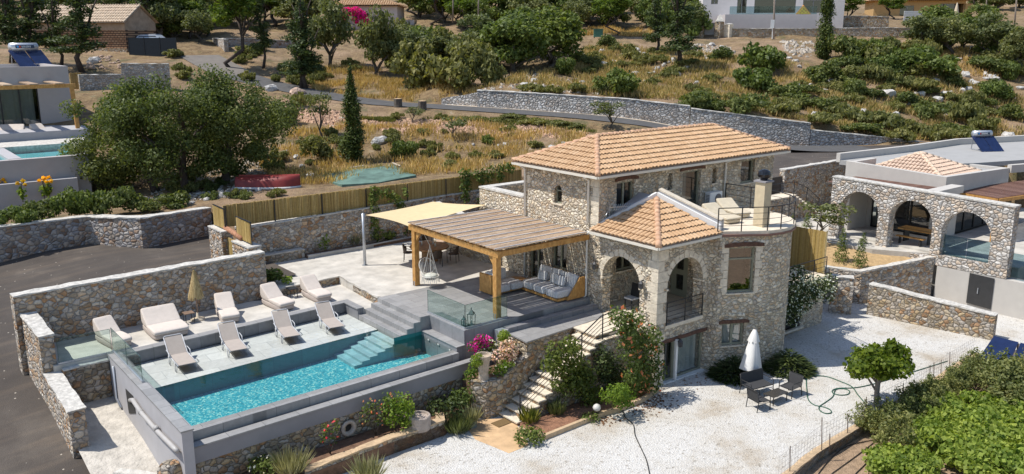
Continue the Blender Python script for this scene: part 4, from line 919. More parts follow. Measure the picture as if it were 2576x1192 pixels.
def lantern_lamp(loc, nrm, lab):
    l = thing('wall_lamp', lab, 'wall lamp', loc); x, y, z = loc; nx, ny = nrm
    b = part(l); b.lathe((x+nx*.16, y+ny*.16, z-.16), [(.05, 0), (.09, .02), (.1, .22), (.12, .24), (.03, .34)], 6); b.build('lantern', plain('lamp_iron', (.05, .05, .055), .5, .2, 8), l)
    b = part(l); b.bar((x, y, z+.2), (x+nx*.16, y+ny*.16, z+.18), .03); b.build('bracket', M_black, l)
lantern_lamp((24.9, 25.45, 1.55), (-1, 0), 'black iron wall lantern left of the porch side arch')
lantern_lamp((24.9, 22.75, 1.3), (-1, 0), 'black iron wall lantern on the porch corner pier')
lantern_lamp((26.1, 21.88, -1.2), (0, -1), 'black box lantern on the white post between the glass doors')
# porch furniture
pc = thing('porch_chair', 'dark chair with pale seat cushion inside the porch', 'chair', (26.2, 24.6, -.385))
b = part(pc); b.obox((26.2, 24.6, .05), .48, .48, .06); b.build('seat', M_greyfab, pc)
b = part(pc); b.obox((26.42, 24.6, .35), .05, .46, .6, ry=.15); b.build('backrest', M_black, pc)
for sx in (-.2, .2):
    for sy in (-.2, .2): b = part(pc); b.bar((26.2+sx, 24.6+sy, -.385), (26.2+sx, 24.6+sy, .03), .035); b.build('leg', M_black, pc)
M_khaki = plain('khaki_canvas', (.56, .49, .37), .95, .08, 5, bmp=.01)
# small lower block and terrace right of the bay
lb = thing('side_terrace', 'small stone outbuilding with paved roof terrace right of the house bay', 'outbuilding', (35, 23, -2.9))
b = part(lb); b.wall2d((33.41, 22.35, 0), (1, 0), [(0, -2.9), (4.2, -2.9), (4.2, -.55), (0, -.55)], [rect(.75, -2.65, 2.3, -.9)], .4, n=(0, 1, 0)); b.box(37.2, 22.76, -2.9, 37.61, 25.6, -.55); b.build('stone_wall', M_house, lb)
b = part(lb); b.box(33.42, 22.25, -.547, 37.7, 25.59, -.43); b.build('terrace_paving', M_travert, lb)
b = part(lb); b.box(34.16, 22.5, -2.65, 35.72, 22.56, -.9); b.build('door', M_dark, lb)
b = part(lb); b.box(34.1, 22.2, -2.75, 35.8, 22.5, -2.65); b.build('door_step', M_travert, lb)
tr = thing('side_railing', 'black metal railing on the little terrace beside the bamboo screen', 'railing', (33.6, 22.3, -.43)); railing(tr, [(33.6, 22.32, -.43), (35.2, 22.32, -.43), (36.5, 22.32, -.43), (37.6, 22.34, -.43)], .95, 4)
def reedscreen(name, lab, a, c, z0, z1, n, posts=None, pm=None, cat='fence', th=.03, z0b=None, z1b=None):
    o = thing(name, lab, cat, (a[0], a[1], z0)); b = part(o); a = Vector((a[0], a[1], 0)); c = Vector((c[0], c[1], 0)); L = (c-a).length; rnd = random.Random(n); d = (c-a)/L; nn = Vector((-d.y, d.x, 0))
    z0b = z0 if z0b is None else z0b; z1b = z1 if z1b is None else z1b
    for i in range(n):
        t = (i+.5)/n; p = a.lerp(c, t)+nn*rnd.uniform(-.012, .012); w = L/n*1.45; b.bar(p+Vector((0, 0, z0+(z0b-z0)*t+rnd.uniform(0, .02))), p+Vector((d.x*rnd.uniform(-.015, .015), d.y*rnd.uniform(-.015, .015), z1+(z1b-z1)*t+rnd.uniform(-.018, .015))), w, th)
    b.build('reed_panel', M_reed, o)
    for q, h0, h1 in posts or []: b = part(o); b.bar((q[0], q[1], h0), (q[0], q[1], h1), .05); b.build('post', pm or M_black, o)
    return o
bs = reedscreen('bamboo_screen', 'free-standing golden bamboo screen right of the rounded house bay', (37.85, 25.6), (38.0, 22.75), -.5, 1.65, 70, [((38.02, 22.7), -.5, 1.7), ((37.9, 25.6), -.5, 1.7)], plain('pale_post', (.42, .33, .17), .8, .2, 6))
# bamboo fence on top of the patio wall
stonewall('patio_wall', 'long brown rubble retaining wall with white coping behind the patio, under the bamboo fence', [(15.0, 40.42), (33, 40.62)], [-.5, -.5], [1.88, 2.2], .4, M_wall)
fz = lambda x: 1.97+(x-15)*.0172
reedscreen('bamboo_fence', 'long golden bamboo fence standing on the patio retaining wall', (14.4, 40.6), (33.2, 40.8), 2.02, 3.12, 420, [((x, 40.56), fz(x)-.1, 3.1) for x in (14.5, 17.0, 19.6, 22.2, 24.8, 27.4, 30)], None)
o = reedscreen('gate_screen', 'short framed bamboo panel on the taller gate pier by the driveway', (14.02, 40.85), (14.05, 39.45), 2.15, 3.15, 18, None, None, 'screen', .02); b = part(o); q = (14.02, 14.05)
def fr_(o, x, ya, yb, za, zb):
    b = part(o)
    for a, c in (((x, ya, za), (x, ya, zb)), ((x, yb, za), (x, yb, zb)), ((x, ya, zb), (x, yb, zb)), ((x, ya, za), (x, yb, za))): b.bar(a, c, .045)
    b.build('frame', M_black, o)
fr_(o, 14.03, 40.87, 39.43, 2.16, 3.17)
o = reedscreen('gate_screen', 'short framed bamboo panel on the lower gate pier beside the bean bag wall', (14.15, 38.3), (14.2, 36.65), 1.95, 2.95, 20, None, None, 'screen', .02); fr_(o, 14.17, 38.32, 36.6, 1.95, 2.97)
stonewall('stone_bench', 'low masonry bench with smooth top at the foot of the patio wall', [(15.1, 39.98), (18.25, 40.05)], [-.3, -.3], [.42, .42], .36, M_brown, M_conc, .06, .02, 'bench')
stonewall('planter_kerb', 'low concrete kerb of the flower bed along the patio wall', [(18.3, 39.75), (21.5, 39.8), (24.88, 40.1)], [-.2]*3, [.17]*3, .12, M_conc, None, cat='kerb')
MB().prism([(18.28, 39.8), (24.9, 39.9), (24.9, 40.4), (18.28, 40.4)], -.2, .12).build('patio_bed_soil', M_soil)['kind'] = 'structure'
stonewall('wing_wall', 'pale stone garden wall with white coping beside the house wing, under the shade sail', [(25.0, 38.3), (24.95, 34.0)], [-.2, -.2], [2.28, 1.85], .4, M_house)
# ================================================================== PERGOLA, SAIL, TERRACE FURNITURE
pg = thing('pergola', 'honey timber pergola with a reed mat roof leaning on the stone house', 'pergola', (20.03, 26.15, 0))
for y in (26.15, 32.2):
    b = part(pg); b.box(19.91, y-.12, .02, 20.15, y+.12, 2.56); p_ = b.build('post', M_wood, pg)
    b = part(pg)
    for s in (-.06, .06): b.box(20.152, y+s-.02, .0, 20.175, y+s+.02, .22); b.box(19.885, y+s-.02, 0, 19.908, y+s+.02, .22)
    b.build('foot_bracket', M_grey_m, p_)
b = part(pg); rnd = random.Random(2)
b.box(19.9, 25.92, 2.562, 20.16, 32.55, 2.80); b.build('front_beam', M_wood, pg)
for y in (26.03, 32.3):
    b = part(pg); b.box(20.163, y-.08, 2.58, 24.88, y+.08, 2.795); b.build('side_beam', M_wood, pg)
for s in (1, -1):
    b = part(pg); y0 = 26.28 if s > 0 else 32.07; b.add([(19.98, y0, 2.1), (20.08, y0, 2.1), (20.08, y0, 2.558), (19.98, y0, 2.558), (19.98, y0+s*.4, 2.558), (20.08, y0+s*.4, 2.558)], [(0, 1, 2, 3), (3, 2, 5, 4), (0, 4, 5, 1), (0, 3, 4), (1, 5, 2)]); b.build('brace', M_wood, pg)
for k in range(9):
    y = 26.75+k*.64
    b = part(pg); b.box(19.93, y-.04, 2.803, 24.86, y+.04, 2.88); b.build('rafter', M_wood, pg)
b = part(pg); rnd = random.Random(5)
for k in range(190):
    y = 25.93+k*.0346
    if rnd.random() < .035: continue
    x0 = 19.82+rnd.uniform(-.03, .03)
    cu = sorted([x0, 24.84]+[rnd.uniform(20.3, 24.4) for _ in range(3)])
    for q in range(4): b.bar((cu[q], y+rnd.uniform(-.01, .01), 2.905+rnd.uniform(-.008, .008)), (cu[q+1]-.012, y+rnd.uniform(-.01, .01), 2.905+rnd.uniform(-.008, .008)), .031, .02)
b.build('reed_mat', M_mat, pg)
for k in range(11):
    y = 26.0+k*.645
    b = part(pg); b.box(19.82, y-.018, 2.925, 24.86, y+.018, 2.95); b.build('batten', plain('pale_batten', (.56, .56, .58), .6, .1, 6), pg)
sp = thing('sail_pole', 'tall grey steel pole holding a corner of the shade sail', 'pole', (19.93, 36.8, 0)); b = part(sp); b.tube([(19.93, 36.8, 0), (19.93, 36.8, 2.62)], .075, 14); b.build('tube', M_grey_m, sp, True)
b = part(sp); b.lathe((19.93, 36.8, 0), [(.15, 0), (.15, .015), (.02, .016)], 12); b.build('base_plate', M_grey_m, sp)
# sail: a sagging four-corner cloth
cs = [Vector((20.0, 36.72, 2.55)), Vector((24.95, 38.2, 2.42)), Vector((24.85, 33.3, 3.0)), Vector((20.1, 32.6, 2.62))]
N = 18; V = []; 
for j in range(N+1):
    for i in range(N+1):
        u, v = i/N, j/N; p = cs[0]*(1-u)*(1-v)+cs[1]*u*(1-v)+cs[2]*u*v+cs[3]*(1-u)*v; c = (cs[0]+cs[1]+cs[2]+cs[3])/4
        pull = .34*(max(0, 4*u*(1-u))*abs(2*v-1)**2+max(0, 4*v*(1-v))*abs(2*u-1)**2)*.42
        p = p.lerp(c, pull*.62); p.z -= .16*16*u*(1-u)*v*(1-v)*.5; V.append(tuple(p))
fs = [(j*(N+1)+i, j*(N+1)+i+1, (j+1)*(N+1)+i+1, (j+1)*(N+1)+i) for j in range(N) for i in range(N)]
M_sail = leaf('sail_cloth', (.62, .44, .19), (.62, .44, .19), .3, .9); b = MB().add(V, fs)
so_ = thing('shade_sail', 'sandy yellow shade sail stretched between steel pole, house wall and pergola', 'shade sail', (22, 35, 2.5)); b.off = (0, 0, 0)
m = MB(tuple(so_.location)).add(V, fs); m.build('cloth', plain('sail_yellow', (.64, .495, .28), .9, .06, 4), so_, True)
m = MB(tuple(so_.location))
for a, c in ((cs[0], (19.93, 36.8, 2.6)), (cs[3], (20.03, 32.3, 2.7)), (cs[1], (25.0, 38.3, 2.45))): m.tube([tuple(a), tuple(c)], .012, 5)
m.build('cord', M_grey_m, so_)
# glass rails
def glassrail(name, lab, pts, h, z, posts=True, base=.0):
    o = thing(name, lab, 'glass screen', (pts[0][0], pts[0][1], z))
    for i in range(len(pts)-1):
        a, c = Vector(pts[i]+(z,)), Vector(pts[i+1]+(z,)); d = (c-a).normalized(); a2 = a+d*.02; c2 = c-d*.02; n = Vector((-d.y, d.x, 0))*.006
        b = part(o); v = [a2-n, c2-n, c2+n, a2+n]; b.add([tuple(q) for q in v]+[tuple(q+Vector((0, 0, h))) for q in v], [(3, 2, 1, 0), (4, 5, 6, 7), (0, 1, 5, 4), (1, 2, 6, 5), (2, 3, 7, 6), (3, 0, 4, 7)]); b.build('pane', M_glass, o)
        e = part(o); e.bar(a2+Vector((0, 0, h+.006)), c2+Vector((0, 0, h+.006)), .014, .01); e.bar(a2+Vector((0, 0, .0)), a2+Vector((0, 0, h)), .012); e.bar(c2, c2+Vector((0, 0, h)), .012); e.build('edge', plain('glass_edge', (.05, .10, .09), .2, .1, 3), o)
    b = part(o)
    for i in range(len(pts)-1): b.bar(Vector(pts[i]+(z+.03,)), Vector(pts[i+1]+(z+.03,)), .07, .07)
    b.build('base_rail', M_grey_m, o)
    return o
glassrail('glass_railing', 'frameless glass railing round the corner of the raised grey deck', [(18.24, 28.5), (18.24, 25.85), (20.4, 25.95)], .97, .0)
glassrail('glass_screen', 'glass screen across the end of the bean bag terrace between side wall and pool', [(5.25, 32.66), (7.08, 32.7)], .93, -.37)
glassrail('glass_screen', 'glass screen standing on the grey end wall of the pool', [(7.08, 32.62), (7.08, 30.7), (7.08, 28.85)], .92, -.29)
# bean bag loungers
def rounded(name, mat, parent, pts, w, bev=.09):
    # side profile (y,z) extruded along x, rounded by subdivision
    bm = bmesh.new(); n = len(pts); xs = [-w/2, -w/2+bev, 0, w/2-bev, w/2]; rows = []
    for x in xs:
        c = (sum(p[0] for p in pts)/n, sum(p[1] for p in pts)/n); s = .93 if abs(x) > w/2-.01 else 1
        rows.append([bm.verts.new((x, c[0]+(p[0]-c[0])*s, c[1]+(p[1]-c[1])*s)) for p in pts])
    for a, c in zip(rows[:-1], rows[1:]):
        for i in range(n): bm.faces.new((a[i], a[(i+1) % n], c[(i+1) % n], c[i]))
    bm.faces.new(rows[0][::-1]); bm.faces.new(rows[-1]); bmesh.ops.recalc_face_normals(bm, faces=bm.faces[:])
    me = bpy.data.meshes.new(name); bm.to_mesh(me); bm.free(); me.materials.append(mat); me.polygons.foreach_set('use_smooth', [True]*len(me.polygons))
    o = link(name, me, parent); md = o.modifiers.new('round', 'SUBSURF'); md.levels = 2; md.render_levels = 2; return o
def beanbag(w, l, lab, loc, rz, group=None):
    o = thing('beanbag_lounger', lab, 'bean bag', (0, 0, 0), 0, group)
    rounded('base', plain('mole_canvas', (.44, .375, .33), .95, .05, 5, bmp=.01), o, [(0.02, .0), (.0, .1), (.0, .24), (.06, .26), (l-.06, .26), (l, .24), (l, .1), (l-.02, 0)], w)
    rounded('seat', M_fabric, o, [(-.0, .22), (-.03, .26), (-.03, .35), (.02, .40), (.3, .43), (l*.5, .42), (l*.66, .40), (l*.66, .24)], w*1.02, .06)
    rounded('backrest', M_fabric, o, [(l*.5, .24), (l*.5, .40), (l*.62, .50), (l*.85, .78), (l*.95, .92), (l*1.0, .90), (l*1.0, .5), (l*.99, .24)], w*1.0, .05)
    o.location = loc; o.rotation_euler = (0, 0, rz); return o
for lab, loc, rz in (('khaki bean bag on the roof terrace nearest the tiled porch roof', (30.0, 22.3, 3.2), -.15), ('khaki bean bag on the roof terrace in front of the air conditioner', (31.2, 22.75, 3.2), -.35)):
    o = beanbag(.85, 1.7, lab, loc, rz, 'khaki bean bags on the roof terrace'); o.scale.z = .72
    for q in kids(o): q.data.materials[0] = M_khaki
def front(p, q, z=-.38):
    a, c = P(*p, z), P(*q, z); d = (c[0]-a[0], c[1]-a[1]); return ((a[0]+c[0])/2, (a[1]+c[1])/2, z), math.atan2(d[1], d[0]), math.hypot(*d)
for lab, a, c, l in (('cream bean bag lounger nearest the glass screen', S7(742, 580), S7(937, 528), 1.75), ('wide double cream bean bag daybed', S7(1190, 482), S7(1592, 400), 1.85),
                     ('cream bean bag lounger partly shaded by the straw parasol', S7(1970, 285), S7(2152, 258), 1.75), ('cream bean bag lounger left of the little black table by the low wall', T(1, 1, 190, 1168), T(1, 1, 297, 1142), 1.75),
                     ('cream bean bag lounger at the far end, in the corner of the low walls', T(1, 1, 465, 1103), T(1, 1, 577, 1080), 1.75)):
    loc, rz, w_ = front(a, c); beanbag(max(.75, w_), l, lab, loc, rz, 'cream bean bags on the sunbathing terrace')
# sun loungers on the shallow ledge
def lounger():
    o = thing('sun_lounger', 'x', 'sun lounger'); fab = plain('taupe_sling', (.40, .345, .30), .9, .05, 6); wf = plain('lounger_frame', (.50, .505, .52), .35, .05, 4)
    b = MB(); b.obox((0, -.62, .335), .60, 1.26, .025); b.build('seat', fab, o)
    a = R(40); b = MB(); c, s = math.cos(a), math.sin(a); b.obox((0, .39*c, .34+.39*s), .60, .80, .025, rx=a); b.build('backrest', fab, o)
    for sx in (-1, 1):
        x = sx*.33; b = MB(); b.tube([(x, -1.26, .33), (x, 0, .34), (x, .80*c, .34+.80*s)], .02, 6); b.build('side_rail', wf, o, True)
    b = MB(); b.tube([(-.33, .80*c, .34+.8*s), (-.28, .85*c, .34+.85*s), (.28, .85*c, .34+.85*s), (.33, .8*c, .34+.8*s)], .02, 6); b.build('head_rail', wf, o, True)
    for y in (-1.0, -.15):
        for sx in (-1, 1): b = MB(); b.tube([(sx*.33, y-.12, .32), (sx*.35, y, .0), (sx*.35, y+.14, .02), (sx*.33, y+.24, .32)], .017, 6); b.build('leg', wf, o, True)
    for sx in (-1, 1): b = MB(); b.tube([(sx*.36, -.35, .34), (sx*.38, -.2, .5), (sx*.38, .12, .52), (sx*.36, .22, .5)], .017, 6); b.build('armrest', wf, o, True)
    return o
lg = lounger(); first = True
for lab, f, j in (('taupe sun lounger on the pool ledge nearest the glass screen', T(0, 2, 1420, 368), T(0, 2, 1345, 287)), ('taupe sun lounger on the pool ledge, in front of the straw parasol', T(0, 2, 1815, 268), T(0, 2, 1742, 183)),
                  ('taupe sun lounger on the pool ledge, below the bean bag with the small black table', T(1, 2, 285, 165), T(1, 2, 212, 85)), ('taupe sun lounger on the pool ledge beside the deck steps', T(1, 2, 612, 82), T(1, 2, 540, 20))):
    pf, pj = P(*f, -.47), P(*j, -.47); rz = math.atan2(pj[1]-pf[1], pj[0]-pf[0])-PI/2
    if first: first = False; o = lg; o.location = (pj[0], pj[1], -.8); o.rotation_euler.z = rz
    else: o = dup(lg, (pj[0], pj[1], -.8), rz)
    o['label'] = lab; o['group'] = 'taupe sun loungers on the pool ledge'
# straw parasol and small tables
pb = P(*S7(1680, 222), -.38); h = PD(486.7, 677, dep(pb))[2]+.38
u = thing('straw_parasol', 'closed straw parasol on a pole behind the bean bags', 'parasol', pb)
b = MB(); b.tube([(0, 0, 0), (0, 0, h-.3)], .025, 8); b.build('pole', plain('parasol_pole', (.34, .22, .15), .6, .15, 6), u, True)
b = MB(); b.lathe((0, 0, 0), [(.3, 0), (.28, .05), (.06, .08), (.05, .3)], 16); b.build('base', plain('parasol_base', (.55, .47, .36), .8, .1, 5), u, True)
rng = np.random.default_rng(3); L = []
nb = 520; a = rng.random(nb)*2*PI; t0 = rng.random(nb)*.75; r0_ = .03+.27*t0; r1_ = .05+.27*np.minimum(1, t0+.35); z0 = h-.02-1.12*t0; z1 = z0-.42; k = .03
ca, sa = np.cos(a), np.sin(a); V = np.stack([np.stack([r0_*ca-k*sa, r0_*sa+k*ca, z0], 1), np.stack([r0_*ca+k*sa, r0_*sa-k*ca, z0], 1), np.stack([r1_*ca+k*sa*.5, r1_*sa-k*ca*.5, z1], 1), np.stack([r1_*ca-k*sa*.5, r1_*sa+k*ca*.5, z1], 1)], 1).reshape(-1, 3)
link('straw_canopy', quadmesh('straw_canopy', V, islandmat('straw', [(.30, .20, .08), (.46, .33, .15), (.56, .43, .22)], .95)), u)
def smalltable(loc, lab, r=.22, h=.42, topm=None):
    o = thing('side_table', lab, 'side table', loc); b = MB(); b.obox((0, 0, h), .4, .4, .03); b.build('top', topm or M_black, o)
    for sx in (-.17, .17):
        for sy in (-.17, .17): b = MB(); b.bar((sx, sy, 0), (sx, sy, h), .025); b.build('leg', M_black, o)
    return o
smalltable(P(*S7(1580, 255), -.38), 'small dark side table next to the straw parasol pole', topm=plain('tray_wood', (.2, .13, .09), .7, .2, 6)); smalltable(P(*T(1, 1, 275, 1050), -.38), 'small black side table between the two far bean bags')
# hanging macrame chair
hc = PX(*S1(1200, 160), 20.35); o = thing('hanging_chair', 'white macrame hanging chair with woven ropes under the pergola beam', 'hanging chair', (hc[0], hc[1], .45)); b = MB()
ring = [(.38*math.cos(2*PI*i/20), .38*math.sin(2*PI*i/20)) for i in range(21)]
rope = plain('cotton_rope', (.66, .63, .57), .95, .1, 12)
b.tube([(x, y, 0.1) for x, y in ring], .02, 6); b.tube([(x*1.02, y*.45+.3, .5+y*.9) for x, y in ring], .02, 6); b.build('hoop', rope, o, True)
b = MB()
for i in range(26):
    a = 2*PI*i/26; x, y = .38*math.cos(a), .38*math.sin(a); b.tube([(x, y, .1), (x*.6, y*.6, -.05), (0, 0, -.09)], .016, 4)
    if y > -.1: b.tube([(x, y, .1), (x*1.02, y*.45+.3, .5+y*.9)], .013, 4)
    b.tube([(x, y, .1), (x*1.05, y*1.05, -.1-.1*(i % 3)/2)], .012, 4)
b.build('netting', rope, o)
b = MB()
for x, y in ((.36, .1), (-.36, .1), (.2, -.34), (-.2, -.34)): b.tube([(x, y, .1), (0, 0, 1.5), (20.03-hc[0], 0, 2.12)], .011, 5)
b.build('suspension_rope', rope, o)
b = MB(); b.lathe((0, 0, .02), [(.05, 0), (.3, .03), (.33, .1), (.25, .16), (.02, .18)], 14); b.build('cushion', plain('cushion_pale', (.55, .56, .50), .95, .2, 22), o, True)
# dining set under the sail
tb = P(*T(1, 1, 1310, 772), 0); o = thing('dining_table', 'round rustic timber dining table on a tree stump base', 'table', tb); M_burl = plain('burl_wood', (.30, .155, .06), .55, .35, 5)
b = MB(); b.lathe((0, 0, 0), [(.45, 0), (.36, .15), (.40, .45), (.55, .68)], 11, 0, .3, 2); b.build('stump', M_burl, o); b = MB(); b.lathe((0, 0, 0), [(.98, .685), (1.0, .70), (1.0, .75), (.98, .765), (.02, .768)], 24, 0, .05, 4); b.build('top', M_burl, o)
for k, (dx, dy) in enumerate(((.3, .1), (-.25, .3), (.1, -.4))):
    q = MB((0, 0, 0)); q.lathe((tb[0]+dx, tb[1]+dy, .772), [(.04, 0), (.045, .1), (.03, .2), (.012, .22)], 10); tag(q.build('carafe', plain('table_glass', (.5, .5, .46), .2, .1, 5), smooth=True), 'glass carafe standing on the round dining table', 'carafe', 'carafes on the dining table')
def chair(lab, loc, rz):
    o = thing('rattan_chair', lab, 'chair', (0, 0, 0), 0, 'rattan chairs round the dining table'); m = plain('brown_rattan', (.075, .05, .035), .7, .3, 25)
    b = MB(); b.lathe((0, 0, .42), [(.26, 0), (.26, .04), (.02, .05)], 14); b.build('seat', m, o)
    b = MB(); V = []
    for i in range(9):
        a = R(20)+R(140)*i/8; V += [(.27*math.cos(a), .25*math.sin(a), .47), (.30*math.cos(a), .30*math.sin(a), .86 if 1 < i < 7 else .72)]
    b.add(V+[(v[0]*.92, v[1]*.92, v[2]) for v in V], [f for i in range(8) for f in ((2*i, 2*i+2, 2*i+3, 2*i+1), (18+2*i, 18+2*i+1, 18+2*i+3, 18+2*i+2), (2*i+1, 2*i+3, 18+2*i+3, 18+2*i+1))]); b.build('backrest', m, o)
    for sx in (-1, 1):
        b = MB(); b.tube([(sx*.27, .08, .7), (sx*.3, -.1, .66), (sx*.27, -.24, .62), (sx*.24, -.25, 0)], .018, 6); b.build('armrest', M_black, o, True)
        b = MB(); b.tube([(sx*.22, .22, 0), (sx*.2, .2, .45)], .017, 6); b.build('leg', M_black, o)
    o.location = loc; o.rotation_euler.z = rz; return o
for lab, q in (('brown rattan chair left of the round table, nearest the sail pole', (1150, 775)), ('brown rattan chair behind the round dining table', (1290, 690)), ('brown rattan chair right of the round table by the stone bench', (1490, 785)), ('brown rattan chair in front of the round table, half behind the rope', (1365, 815))):
    p = P(*T(1, 1, *q), 0); chair(lab, p, math.atan2(p[1]-tb[1], p[0]-tb[0])-PI/2)
b0 = P(*T(1, 1, 1480, 700), 0); stonewall('stone_bench', 'curved rubble bench with smooth seat behind the dining table', [(b0[0]-.5, b0[1]+.7), (b0[0]+1.2, b0[1]-.2), (b0[0]+1.6, b0[1]-1.2)], [-.2]*3, [.4]*3, .45, M_brown, plain('bench_seat', (.45, .33, .25), .8, .15, 4), .05, .03, 'bench')
# corner sofa
so2 = thing('corner_sofa', 'grey cushioned corner sofa with honey wood frame under the pergola', 'sofa', (23.2, 27, 0))
b = part(so2); b.box(23.25, 26.12, .06, 24.7, 29.5, .16); b.box(21.8, 28.6, .06, 23.248, 29.5, .16); b.build('frame', M_wood, so2)
b = part(so2); b.add([(23.7, 26.0, .06), (24.72, 26.0, .06), (24.72, 26.0, .95), (24.45, 26.0, .95), (23.7, 26.08, .06), (24.72, 26.08, .06), (24.72, 26.08, .95), (24.45, 26.08, .95)], [(0, 1, 2, 3), (7, 6, 5, 4), (0, 4, 5, 1), (1, 5, 6, 2), (2, 6, 7, 3), (3, 7, 4, 0)]); b.build('end_panel', M_wood, so2)
b = part(so2); b.box(21.66, 28.7, .06, 21.76, 29.55, .9); b.build('end_panel', M_wood, so2)
def cush(par, c, sx, sy, sz, rz=0, ry=0, rx=0, name='seat_cushion', mat=None):
    bm = bmesh.new(); bmesh.ops.create_cube(bm, size=1); bmesh.ops.subdivide_edges(bm, edges=bm.edges[:], cuts=2, use_grid_fill=True)
    M = Matrix.Rotation(rz, 4, 'Z') @ Matrix.Rotation(ry, 4, 'Y') @ Matrix.Rotation(rx, 4, 'X') @ Matrix.Diagonal((sx, sy, sz, 1)); off = Vector(c)-Vector(par.location)
    for v in bm.verts: v.co = M @ v.co + off
    me = bpy.data.meshes.new(name); bm.to_mesh(me); bm.free(); me.materials.append(mat or M_greyfab); me.polygons.foreach_set('use_smooth', [True]*len(me.polygons)); q = link(name, me, par); md = q.modifiers.new('r', 'SUBSURF'); md.levels = 1; md.render_levels = 2; return q
for k in range(3): cush(so2, (23.75, 26.55+k*.84, .32), 1.05, .83, .34); cush(so2, (24.4, 26.55+k*.84, .72), .22, .8, .62, ry=.3, name='back_cushion')
for k in range(2): cush(so2, (22.2+k*.72, 28.75+.1, .32), .71, .98, .34)
cush(so2, (21.95, 29.0, .7), .2, .8, .55, ry=-.15, name='back_cushion'); cush(so2, (22.6, 29.4, .7), .8, .2, .5, rx=-.15, name='back_cushion')
for k, (x, y, t) in enumerate(((24.05, 27.2, .3), (24.0, 26.75, .5), (23.95, 27.9, .4))): tag(cush(thing('throw_pillow', ('pale grey throw pillow in the middle of the long sofa side', 'pale grey throw pillow nearest the wooden sofa end', 'pale grey throw pillow near the corner of the sofa')[k], 'pillow', (x, y, .5)), (x, y, .72), .16, .45, .42, ry=t, rz=.2*k, name='cover', mat=plain('pillow_grey', (.5, .5, .5), .95, .25, 20)), None)
tp_ = P(*S2(470, 320), .5); o = thing('stump_table', 'small round wooden side table between the sofa and the house door', 'side table', (tp_[0], tp_[1], 0)); b = MB(); b.lathe((0, 0, 0), [(.16, 0), (.13, .25), (.18, .44)], 10, 0, .2); b.build('leg', M_burl, o); b = MB(); b.lathe((0, 0, .442), [(.4, 0), (.41, .03), (.02, .05)], 18, 0, .06); b.build('top', M_burl, o)
# two lanterns at the deck corner
def lantern(loc, h, lab):
    o = thing('floor_lantern', lab, 'lantern', loc, 0, 'metal lanterns behind the glass railing'); m = plain('lantern_teal', (.08, .11, .11), .5, .2, 9); w = h*.3
    b = MB(); b.obox((0, 0, .02), w*1.1, w*1.1, .04); b.build('base', m, o)
    for sx in (-1, 1):
        for sy in (-1, 1): b = MB(); b.bar((sx*w/2*.85, sy*w/2*.85, .04), (sx*w/2, sy*w/2, h*.62), .02); b.build('corner_bar', m, o)
    b = MB(); b.lathe((0, 0, h*.62), [(w*.8, 0), (w*.75, .03), (w*.3, h*.18), (.03, h*.22), (.02, h*.36)], 4); b.build('lid', m, o)
    b = MB(); b.tube([(0, 0, .04), (0, 0, h*.3)], w*.2, 10); b.build('candle', M_white, o); return o
lantern(P(*S1(1575, 640), 0), .45, 'smaller dark lantern at the corner of the glass railing'); lantern(P(*S1(1662, 628), 0), .75, 'taller lattice lantern at the corner of the glass railing')
# ================================================================== GRAVEL YARD FURNITURE
GZ = -2.9
def dirz(a, c, z): p, q = P(*a, z), P(*c, z); return math.atan2(q[1]-p[1], q[0]-p[0])
def metalchair(w, lab, loc, face, cat='armchair'):
    o = thing('garden_chair' if w < .8 else 'garden_loveseat', lab, cat, (0, 0, 0)); sl_ = plain('charcoal_sling', (.04, .04, .042), .8, .15, 30); m = M_black
    b = MB(); b.obox((0, 0, .38), w, .55, .02, rx=.06); b.build('seat', sl_, o); b = MB(); b.obox((0, .30, .60), w, .02, .44, rx=-.2); b.build('backrest', sl_, o)
    for sx in (-1, 1):
        x = sx*(w/2+.02); b = MB(); b.tube([(x, -.30, 0), (x, -.28, .55), (x, -.2, .6), (x, .22, .6), (x, .33, .58)], .018, 6); b.build('arm_frame', m, o, True)
        b = MB(); b.tube([(x, .36, .82), (x, .28, .4), (x, .34, 0)], .018, 6); b.build('rear_leg', m, o, True)
    b = MB(); b.bar((-w/2, -.28, .36), (w/2, -.28, .36), .03); b.bar((-w/2, .27, .37), (w/2, .27, .37), .03); b.bar((-w/2, .36, .82), (w/2, .36, .82), .03); b.build('cross_rail', m, o)
    o.location = loc; o.rotation_euler.z = face+PI/2; return o
c1 = P(*S6(875, 935), GZ); metalchair(.58, 'black garden chair on the gravel, on the side of the green hose', c1, dirz(S6(907, 855), S6(827, 885), -2.5))
c2 = P(*S6(520, 1085), GZ); metalchair(.58, 'black garden chair on the gravel nearest the viewer, seen from behind', c2, dirz(S6(475, 1032), S6(580, 1008), -2.5))
c3 = P(*S6(500, 915), GZ); metalchair(1.15, 'black two-seat garden bench in front of the closed white parasol', c3, dirz(S6(440, 830), S6(555, 885), -2.5), 'garden bench')
t_ = P(*S6(710, 1010), GZ); o = thing('garden_table', 'low black garden table between the chairs on the gravel', 'table', t_, dirz(S6(680, 1005), S6(820, 950), -2.5))
b = MB(); b.obox((0, 0, .36), .9, .5, .03); b.build('top', plain('dark_glass_top', (.05, .045, .04), .15, .1, 3), o)
for sx in (-.42, .42):
    for sy in (-.22, .22): b = MB(); b.bar((sx, sy, 0), (sx, sy, .345), .03); b.build('leg', M_black, o)
ub = P(*S6(405, 800), GZ); h = PD(*S6(480, 205), dep(ub))[2]-GZ; o = thing('white_parasol', 'closed white parasol beside the black garden bench on the gravel', 'parasol', ub)
b = MB(); b.tube([(0, 0, 0), (.22, 0, h)], .025, 8); b.build('pole', plain('parasol_wood', (.30, .14, .07), .6, .15, 5), o, True)
